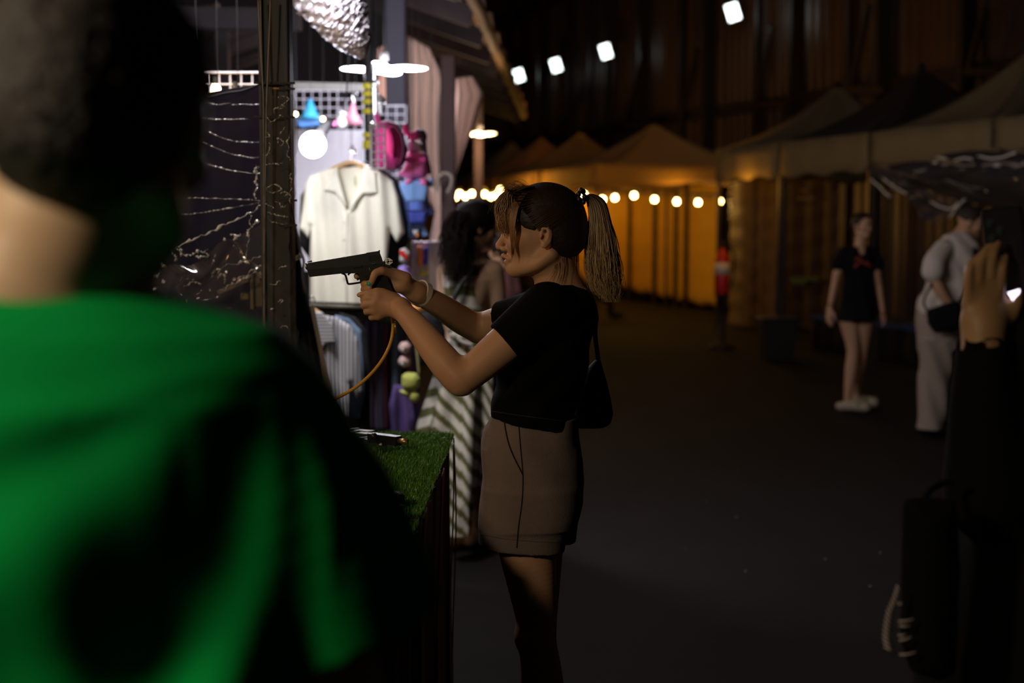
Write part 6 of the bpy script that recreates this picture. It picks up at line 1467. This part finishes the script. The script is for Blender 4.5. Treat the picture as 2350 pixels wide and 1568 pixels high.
s = SDF((HC2.x - .16, HC2.y - .16, HC2.z - .16), (HC2.x + .16, HC2.y + .16, HC2.z + .16), .008); s.ell(HC2 + Vector((.012, 0, .034)), (.095, .088, .092), 0); s.ell(HC2 + Vector((.04, 0, -.02)), (.06, .075, .08), .03); s.plane(HC2 + Vector((-.055, 0, 0)), (-1, .4, -.4))
flesh(s, 'hair', hcap, C, it=2)

# ---- distant walker hidden behind the aiming woman
YW = 22.8
Wk = thing('person', 'distant person in black, only a trailing foot showing right of the aiming woman', 'person', (P(1325, 720, YW).x, YW, 0)); HW_ = P(1300, 508, YW)
s = SDF((.2, YW - .5, 0), (2.0, YW + .5, 1.75), .02); add_head(s, HW_, (-1, .3, 0), 1.0, hi=False)
s.loft([TF(535, 1282, 1318, .10, YW), TF(600, 1284, 1322, .11, YW), TF(630, 1284, 1322, .12, YW)], .03)
for x in (1284, 1318): s.chain([P(x, 542, YW), P(x - 4, 580, YW - .1), P(x - 10, 610, YW - .1)], [.05, .04, .03], .02); hand(s, P(x - 10, 610, YW - .1), (-.2, 0, -1), (-1, 0, 0), (0, 1, 0), 1)
flesh(s, 'body', skin_far, Wk, it=1, col=skin_col())
s = SDF((.2, YW - .5, 0), (2.2, YW + .5, 1.75), .02); s.loft([TF(532, 1280, 1320, .13, YW), TF(600, 1282, 1325, .14, YW), TF(632, 1282, 1325, .14, YW)], .03)
s.chain([P(1296, 625, YW), P(1285, 675, YW), P(1280, 720, YW)], [.10, .07, .05], .03); s.chain([P(1312, 625, YW), P(1350, 668, YW + .1), P(1396, 690, YW + .1), P(1402, 712, YW + .1)], [.10, .08, .06, .055], .03)
s.chain([P(1400, 716, YW + .1), P(1412, 723, YW + .1), P(1428, 722, YW + .1)], [.06, .06, .035], .02)
flesh(s, 'clothes', mat('black_clothes', (.008, .008, .009), rough=.9), Wk, it=1)

# ---- girl in black walking towards us
YG2 = 11.4
Gr = thing('girl', 'girl in a short black dress with a red chest print and white clogs', 'person', (P(1962, 900, YG2).x, YG2, 0)); HG = P(1979, 519, YG2); fG = Vector((.50, -.85, -.05))
s = SDF((P(1880, 700, YG2).x, YG2 - .38, 0), (P(2060, 700, YG2).x, YG2 + .38, 1.66), .007)
add_head(s, HG, fG, .90)
s.chain([P(1976, 538, YG2), P(1973, 568, YG2)], [.038, .044], .02)
s.loft([TF(572, 1958, 1992, .045, YG2), TF(592, 1946, 1998, .075, YG2), TF(640, 1948, 1992, .08, YG2), TF(690, 1940, 2000, .10, YG2), TF(722, 1944, 1996, .10, YG2)], .02)
wl_, wr2_ = P(1904, 708, YG2 - .06), P(2025, 708, YG2 - .10)
s.chain([P(1938, 588, YG2), P(1921, 628, YG2), P(1915, 655, YG2), wl_], [.040, .034, .029, .021], .015); s.chain([P(2003, 588, YG2), P(2012, 632, YG2), P(2018, 662, YG2), wr2_], [.038, .034, .028, .020], .015)
hand(s, wl_, (-.12, -.1, -1), (.3, -1, 0), (1, .3, 0), .95); hand(s, wr2_, (.22, -.1, -1), (-.2, -1, 0), (-1, .3, 0), .95)
s.chain([P(1948, 735, YG2), P(1957, 800, YG2 - .03), P(1953, 850, YG2 - .04), P(1946, 905, YG2 - .06), P(1947, 925, YG2 - .06)], [.080, .050, .049, .031, .032], .015)
s.chain([P(1984, 735, YG2), P(1980, 800, YG2 + .05), P(1973, 850, YG2 + .12), P(1965, 895, YG2 + .22), P(1965, 912, YG2 + .22)], [.078, .047, .045, .030, .03], .015)
flesh(s, 'body', skin_far, Gr, it=2, col=skin_col(np.array((.58, .34, .22)), lips=[(HG + frame(fG)[0] * .08 - Vector((0, 0, .052)), (.02, .02, .008), (.40, .08, .06)), (HG + frame(fG)[0] * .075 + Vector((0, 0, .02)), (.045, .045, .005), (.15, .08, .05))]))
blk2 = mat('black_dress_cloth', (.006, .006, .007), rough=.92, spec=.15)
s = SDF((P(1880, 700, YG2).x, YG2 - .35, .5), (P(2060, 700, YG2).x, YG2 + .35, 1.50), .007)
s.loft([TF(566, 1955, 1994, .06, YG2), TF(574, 1944, 2004, .075, YG2), TF(595, 1934, 2008, .10, YG2), TF(640, 1938, 2002, .105, YG2), TF(690, 1930, 2006, .13, YG2), TF(736, 1922, 2010, .15, YG2)], .01, fold=lambda X, Y, Z: .004 * np.sin(X * 60 + Z * 14))
s.chain([P(1938, 580, YG2), P(1924, 608, YG2)], [.052, .054], .03); s.chain([P(2004, 580, YG2), P(2012, 608, YG2)], [.050, .053], .03)
s.cone(P(1978, 545, YG2 - .02), P(1980, 576, YG2 - .08), .045, .035, 0, mode='s')
dr = flesh(s, 'dress', blk2, Gr, it=2); bd = bvh_of(dr); rp = mat('red_print', (.38, .05, .02), rough=.7)
m = MB()
for pts in ([(1963, 598), (1970, 591), (1976, 600), (1966, 607)], [(1966, 606), (1962, 612), (1968, 610)], [(1976, 600), (1986, 604), (1992, 603)], [(1988, 605), (1996, 610), (2002, 612)]):
    m.tube(on(bd, pts, 10, .002), .008, 5)
part('chest_print', m, rp, dr, True)
s = SDF((HG.x - .14, HG.y - .16, HG.z - .14), (HG.x + .14, HG.y + .16, HG.z + .14), .006); rot = [list(v) for v in frame(fG)]; fa, la, ua = frame(fG)
s.ell(HG - fa * .014 + ua * .034, (.088, .075, .080), 0, rot); s.ell(HG - fa * .05 - ua * .02, (.04, .06, .06), .03, rot); s.plane(HG + fa * .032 + ua * .035, fa - ua * .75)
flesh(s, 'hair', hcap, Gr, it=2)
clog = mat('white_clog', (.48, .40, .30), rough=.6); clg = mat('clog_green', (.16, .22, .05), rough=.6)
for cx, cy, yy in ((1947, 935, YG2 - .06), (1966, 918, YG2 + .22)):
    q = Vector((P(cx, cy, yy).x, yy, 0)); s = SDF((q.x - .16, q.y - .25, -.01), (q.x + .28, q.y + .2, .16), .006); d = Vector((.85, -.45, 0)).normalized()
    s.chain([q - d * .06 + Vector((0, 0, .04)), q + d * .04 + Vector((0, 0, .05)), q + d * .14 + Vector((0, 0, .045))], [.042, .046, .044], .02, w=(-d.y, d.x, 0), sq=1.15); s.plane((0, 0, .002), (0, 0, -1)); s.plane(q + Vector((0, 0, .085)) - d * .02, (-.3 * d.x, -.3 * d.y, 1))
    co = flesh(s, 'clog', clog, Gr, it=2); part('clog_patch', MB().ball(q + d * .075 + Vector((0, -.045, .065)), (.026, .012, .014), 10, 6), clg, co, True)
part('wristband', MB().lathe(P(1905, 700, YG2 - .05), [(.027, 0), (.028, .004), (.027, .008)], 12), blk2, Gr, True)

# ---- man in the white T-shirt leaning forward
YL = 10.07
Mn = thing('man', 'man in a white T-shirt and loose pale trousers stepping forward with a black pouch', 'person', (P(2150, 990, YL).x, YL, 0)); HL = P(2226, 512, YL); fL = Vector((.90, -.25, -.25))
s = SDF((P(2080, 700, YL).x, YL - .40, 0), (P(2290, 700, YL).x, YL + .40, 1.66), .007)
add_head(s, HL, fL, 1.0, hi=False)
s.chain([P(2212, 528, YL), P(2198, 555, YL)], [.055, .062], .02)
s.loft([TF(535, 2188, 2222, .08, YL), TF(560, 2160, 2240, .13, YL), TF(620, 2140, 2248, .14, YL), TF(680, 2122, 2226, .13, YL), TF(720, 2116, 2212, .13, YL)], .02)
wl_ = P(2184, 705, YL - .20)
s.chain([P(2148, 585, YL - .14), P(2142, 630, YL - .17), P(2158, 668, YL - .20), wl_], [.055, .048, .040, .028], .02); hand(s, wl_, (.35, -.1, -1), (.8, -.4, 0), (0, 1, 0), 1.0, curl=.45)
s.chain([P(2228, 585, YL + .14), P(2244, 650, YL + .15), P(2262, 690, YL + .10)], [.052, .042, .028], .02); hand(s, P(2262, 690, YL + .10), (.4, -.1, -1), (.8, -.4, 0), (0, 1, 0), 1.0)
flesh(s, 'body', skin_far, Mn, it=2, col=skin_col(np.array((.50, .28, .17))))
wt = mat('white_tshirt', (.60, .52, .46), rough=.85, bump=.2, bscale=100)
s = SDF((P(2080, 700, YL).x, YL - .40, .6), (P(2290, 700, YL).x, YL + .40, 1.60), .007)
s.loft([TF(530, 2192, 2210, .07, YL), TF(540, 2172, 2222, .11, YL), TF(560, 2152, 2242, .145, YL), TF(600, 2140, 2254, .155, YL), TF(640, 2134, 2254, .16, YL), TF(680, 2112, 2238, .155, YL), TF(718, 2106, 2218, .15, YL)], .01, fold=lambda X, Y, Z: .008 * np.sin(X * 40 + Z * 30))
s.chain([P(2165, 572, YL - .10), P(2146, 600, YL - .16), P(2142, 622, YL - .18)], [.070, .076, .080], .03); s.chain([P(2225, 572, YL + .10), P(2238, 620, YL + .14)], [.068, .072], .03)
s.cone(P(2212, 520, YL), P(2206, 545, YL), .06, .06, 0, mode='s')
flesh(s, 't_shirt', wt, Mn, it=2)
s = SDF((P(2080, 700, YL).x, YL - .40, -.02), (P(2290, 700, YL).x, YL + .40, 1.0), .008)
tf = lambda X, Y, Z: .008 * np.sin(X * 45 + Z * 18)
s.loft([TF(708, 2108, 2214, .135, YL), TF(740, 2104, 2214, .15, YL), TF(800, 2104, 2212, .15, YL)], .02, fold=tf)
s.loft([TF(780, 2106, 2190, .09, YL - .08), TF(880, 2110, 2182, .09, YL - .08), TF(940, 2106, 2172, .095, YL - .09), TF(985, 2104, 2166, .10, YL - .10)], .03, fold=tf)
s.loft([TF(780, 2140, 2212, .085, YL + .09), TF(880, 2150, 2214, .085, YL + .10), TF(965, 2150, 2206, .09, YL + .12)], .03, fold=tf)
flesh(s, 'trousers', mat('pale_trousers', (.34, .27, .22), rough=.9), Mn, it=2)
for x, yy in ((2135, YL - .10), (2178, YL + .12)):
    q = Vector((P(x, 990, yy).x, yy, 0)); s = SDF((q.x - .15, q.y - .12, -.01), (q.x + .30, q.y + .12, .14), .007); s.chain([q + Vector((-.04, 0, .05)), q + Vector((.08, 0, .05)), q + Vector((.20, 0, .04))], [.045, .05, .038], .02); s.plane((0, 0, .002), (0, 0, -1)); flesh(s, 'shoe', blk2, Mn, it=2)
s = SDF((HL.x - .14, HL.y - .16, HL.z - .14), (HL.x + .14, HL.y + .16, HL.z + .15), .007); fa, la, ua = frame(fL); rot = [list(v) for v in frame(fL)]
s.ell(HL - fa * .010 + ua * .036, (.094, .080, .086), 0, rot); s.plane(HL + fa * .030 + ua * .03, fa - ua * .8); s.plane(HL + ua * .002, -ua - fa * .2)
flesh(s, 'hair', mat('short_brown_hair', (.030, .018, .012), rough=.7, bump=.8, bscale=200), Mn, it=2)
pch = thing('waist_pouch', 'black pouch slung at the hip of the man in the white T-shirt', 'pouch', P(2165, 760, YL - .25))
puff('pouch_body', [(2126, 712), (2165, 698), (2196, 690), (2206, 720), (2202, 745), (2180, 760), (2145, 765), (2130, 745)], YL - .24, .05, blk2, pch, .008, .04)
part('pouch_strap', MB().tube(bez([P(2128, 715, YL - .22), P(2120, 690, YL - .19), P(2140, 650, YL - .22)], 10), .008, 5), blk2, pch, True); part('chest_strap', MB().tube(bez([P(2200, 700, YL - .24), P(2225, 650, YL - .21), P(2238, 600, YL - .18), P(2236, 570, YL - .14)], 14), .014, 6), blk2, pch, True)

# ---- person in black at the right, holding up a phone
YR = 2.25
R = thing('person', 'person in a black long-sleeved robe at the right edge holding up a phone', 'person', (P(2400, 1500, YR).x, YR + .05, 0))
s = SDF((.52, YR - .32, 0), (1.16, YR + .38, 1.72), .006)
HR = P(2520, 470, YR + .12); add_head(s, HR, (-.75, .65, -.05), .98, hi=False)
s.chain([P(2525, 560, YR + .10), P(2520, 680, YR + .10)], [.052, .06], .02)
s.loft([TF(720, 2400, 2640, .09, YR + .10), TF(900, 2390, 2620, .11, YR + .10), TF(1500, 2380, 2640, .12, YR + .10), TF(2200, 2380, 2640, .12, YR + .1)], .03)
wR = P(2258, 800, YR - .02)
s.chain([P(2400, 780, YR), P(2290, 1120, YR - .05), P(2262, 960, YR - .04), wR], [.05, .040, .036, .030], .02)
# raised hand: back of the hand towards us, fingers up round the phone
s.ell(P(2262, 720, YR - .01), (.036, .017, .056), .012); s.cone(wR, P(2262, 750, YR - .01), .030, .036, .02)
for x0, x1, x2, y0, y1, y2 in ((2222, 2226, 2250, 672, 618, 590), (2244, 2252, 2272, 660, 600, 566), (2268, 2278, 2292, 658, 596, 560), (2290, 2300, 2308, 668, 620, 590)):
    s.chain([P(x0, y0 + 30, YR - .012), P(x1, y1, YR - .020), P(x2, y2, YR - .005)], [.0100, .0085, .0070], .002)
s.chain([P(2290, 760, YR), P(2318, 730, YR - .01), P(2332, 700, YR - .015), P(2336, 672, YR - .01)], [.018, .013, .0105, .0085], .010)
s.chain([P(2600, 800, YR + .12), P(2600, 1100, YR + .05), P(2520, 880, YR + .05)], [.05, .040, .028], .02); hand(s, P(2520, 880, YR + .05), (-.5, 0, .8), (0, -1, 0), (-1, 0, 0), .95, curl=.5)
for x in (2440, 2560): s.chain([P(x, 2000, YR + .1), (P(x, 2000, YR).x, YR + .1, .08)], [.08, .035], .02); foot(s, (P(x, 2000, YR).x, YR + .1, 0), (-.7, .7, 0))
flesh(s, 'body', skin_far, R, it=2, col=skin_col(np.array((.32, .185, .085))))
rob = mat('black_robe_cloth', (.0035, .0035, .004), rough=.95, spec=.1)
s = SDF((.42, YR - .40, .02), (1.20, YR + .42, 1.42), .008)
rf = lambda X, Y, Z: .010 * np.sin(X * 40 + Z * 6)
s.loft([TF(690, 2470, 2580, .08, YR + .1), TF(730, 2400, 2640, .12, YR + .1), TF(900, 2340, 2640, .15, YR + .08), TF(1100, 2215, 2660, .17, YR + .06), TF(1300, 2170, 2700, .20, YR + .05), TF(1568, 2130, 2720, .24, YR + .05), TF(2300, 2080, 2740, .28, YR + .05)], .02, n=2.3, fold=rf)
s.chain([P(2410, 790, YR + .02), P(2300, 1130, YR - .04), P(2268, 980, YR - .04), P(2262, 860, YR - .03), P(2260, 806, YR - .02)], [.085, .085, .062, .050, .045], .04)
s.cone(P(2262, 840, YR - .02), P(2258, 790, YR - .02), .036, .038, 0, mode='s')
flesh(s, 'robe', rob, R, it=2)
s = SDF((HR.x - .15, HR.y - .17, HR.z - .25), (HR.x + .16, HR.y + .16, HR.z + .15), .008); fa, la, ua = frame((-.75, .65, -.05)); rot = [list(v) for v in frame(fa)]
s.ell(HR - fa * .012 + ua * .036, (.096, .084, .090), 0, rot); s.cone(HR - fa * .06, HR - fa * .08 - ua * .16, .065, .04, .03); s.plane(HR + fa * .045, fa - ua * .6)
flesh(s, 'hair', hcap, R, it=2)
ph = thing('phone', 'dark phone with a bright patch of light held up at the right edge', 'phone', P(2315, 600, YR))
pa, pb = P(2298, 482, YR + .02), P(2326, 690, YR + .02); ang = math.atan2((pb - pa).x, -(pb - pa).z)
rotp = Matrix.Rotation(-ang, 3, 'Y') @ Matrix.Rotation(math.radians(-52), 3, 'Z'); pcn = (pa + pb) / 2
part('phone_body', MB().bbox(pcn, (.076, .010, .155), .004, rotp), mat('phone_black', (.010, .010, .013), rough=.25), ph)
lens = MB()
for q in ((-.02, .055), (-.02, .03), (-.004, .042)): lens.lathe(pcn + rotp @ Vector((q[0], -.005, q[1])), [(.007, 0), (.007, .002), (.004, .0025)], 12, axis=rotp @ Vector((0, -1, 0)))
part('camera_lens', lens, mat('lens_glass', (.02, .03, .03), rough=.08, coat=1), ph)
lp = P(2327, 680, YR - .02); m = MB(); q0 = [P(2314, 672, YR - .02), P(2341, 664, YR - .02), P(2340, 672, YR - .02), P(2332, 682, YR - .02), P(2337, 690, YR - .02), P(2326, 694, YR - .02), P(2322, 684, YR - .02)]
part('phone_screen_light', m.prism(q0, (0, .004, 0)), mat('phone_glow', (1, 1, 1), emit=(.86, .76, 1.0), es=3.0), ph)
tb = thing('tote_bag', 'tall black tote bag with a white beaded fringe hanging low at the right', 'bag', P(2130, 1568, 2.1))
puff('bag_body', [(2072, 1150), (2080, 1142), (2190, 1146), (2200, 1300), (2190, 1540), (2150, 1560), (2090, 1540), (2070, 1480), (2068, 1300)], 2.08, .045, rob, tb, .006, .04)
part('bag_handle', MB().tube(bez([P(2120, 1150, 2.08), P(2135, 1125, 2.10), P(2160, 1110, 2.12), P(2190, 1105, 2.12)], 16), .005, 6), rob, tb, True)
bead = mat('fringe_beads', (.50, .42, .38), rough=.4); m = MB()
fo = [(2058, 1345), (2048, 1375), (2036, 1400), (2030, 1430), (2026, 1460), (2030, 1485)]
for i in range(15):
    a = interp_edge(fo, i / 14); w = 6 + 20 * (i / 14)
    m.tube(bez([P(a[0], a[1], 2.04), P(a[0] + w * .45, a[1] + 6, 2.03), P(a[0] + w, a[1] + 14, 2.04)], 8), .0014, 5)
for (x0, y0, x1, y1) in ((2062, 1426, 2098, 1421), (2064, 1436, 2090, 1436), (2064, 1470, 2092, 1462), (2064, 1503, 2104, 1497), (2062, 1458, 2080, 1456), (2060, 1385, 2072, 1384)):
    m.tube(bez([P(x0, y0, 2.035), P((x0 + x1) / 2, (y0 + y1) / 2 + 2, 2.03), P(x1, y1, 2.035)], 6), .0014, 5)
tag(part('bead_fringe', m, bead, tb, True), kind='stuff')
# ================================================================== CORDS THAT HOLD THE HUNG GOODS
def top_of(o):
    z = -9; best = None
    for ch in ([o] if o.type == 'MESH' else []) + list(o.children):
        if ch.type != 'MESH': continue
        b = ORG.get(ch.name, Vector())
        n = len(ch.data.vertices); A = np.empty(n * 3, dtype=np.float32); ch.data.vertices.foreach_get('co', A); A = A.reshape(-1, 3)
        k = int(A[:, 2].argmax())
        if A[k, 2] + b.z > z: z = A[k, 2] + b.z; best = Vector(A[k].tolist()) + b
    return best
for o in list(scene.objects):
    if o.parent is not None or 'category' not in o: continue
    if o['category'] in ('backpack', 'hat', 'plush', 'pouch', 'bag', 'hook', 'grid', 'drape', 'hanger', 'towel', 'skirt', 'bulb', 'board', 'rail') and 2.2 < ORG[o.name].y < 10.6 and ORG[o.name].x < .0 and not o.name.startswith(('shoulder_bag', 'tote_bag', 'black_bag', 'waist')):
        if o.name.startswith('rope_hook'): continue
        p = top_of(o)
        if p is None or p.z > 3 or p.z < 1.45: continue
        zr = 3.0 + (XE(p.y) - p.x) * .34 + .2
        if o.type == 'MESH': continue
        part('hanging_cord', MB().tube([p - Vector((0, 0, .01)), Vector((p.x, p.y, zr))], .0011, 4), sock, o)
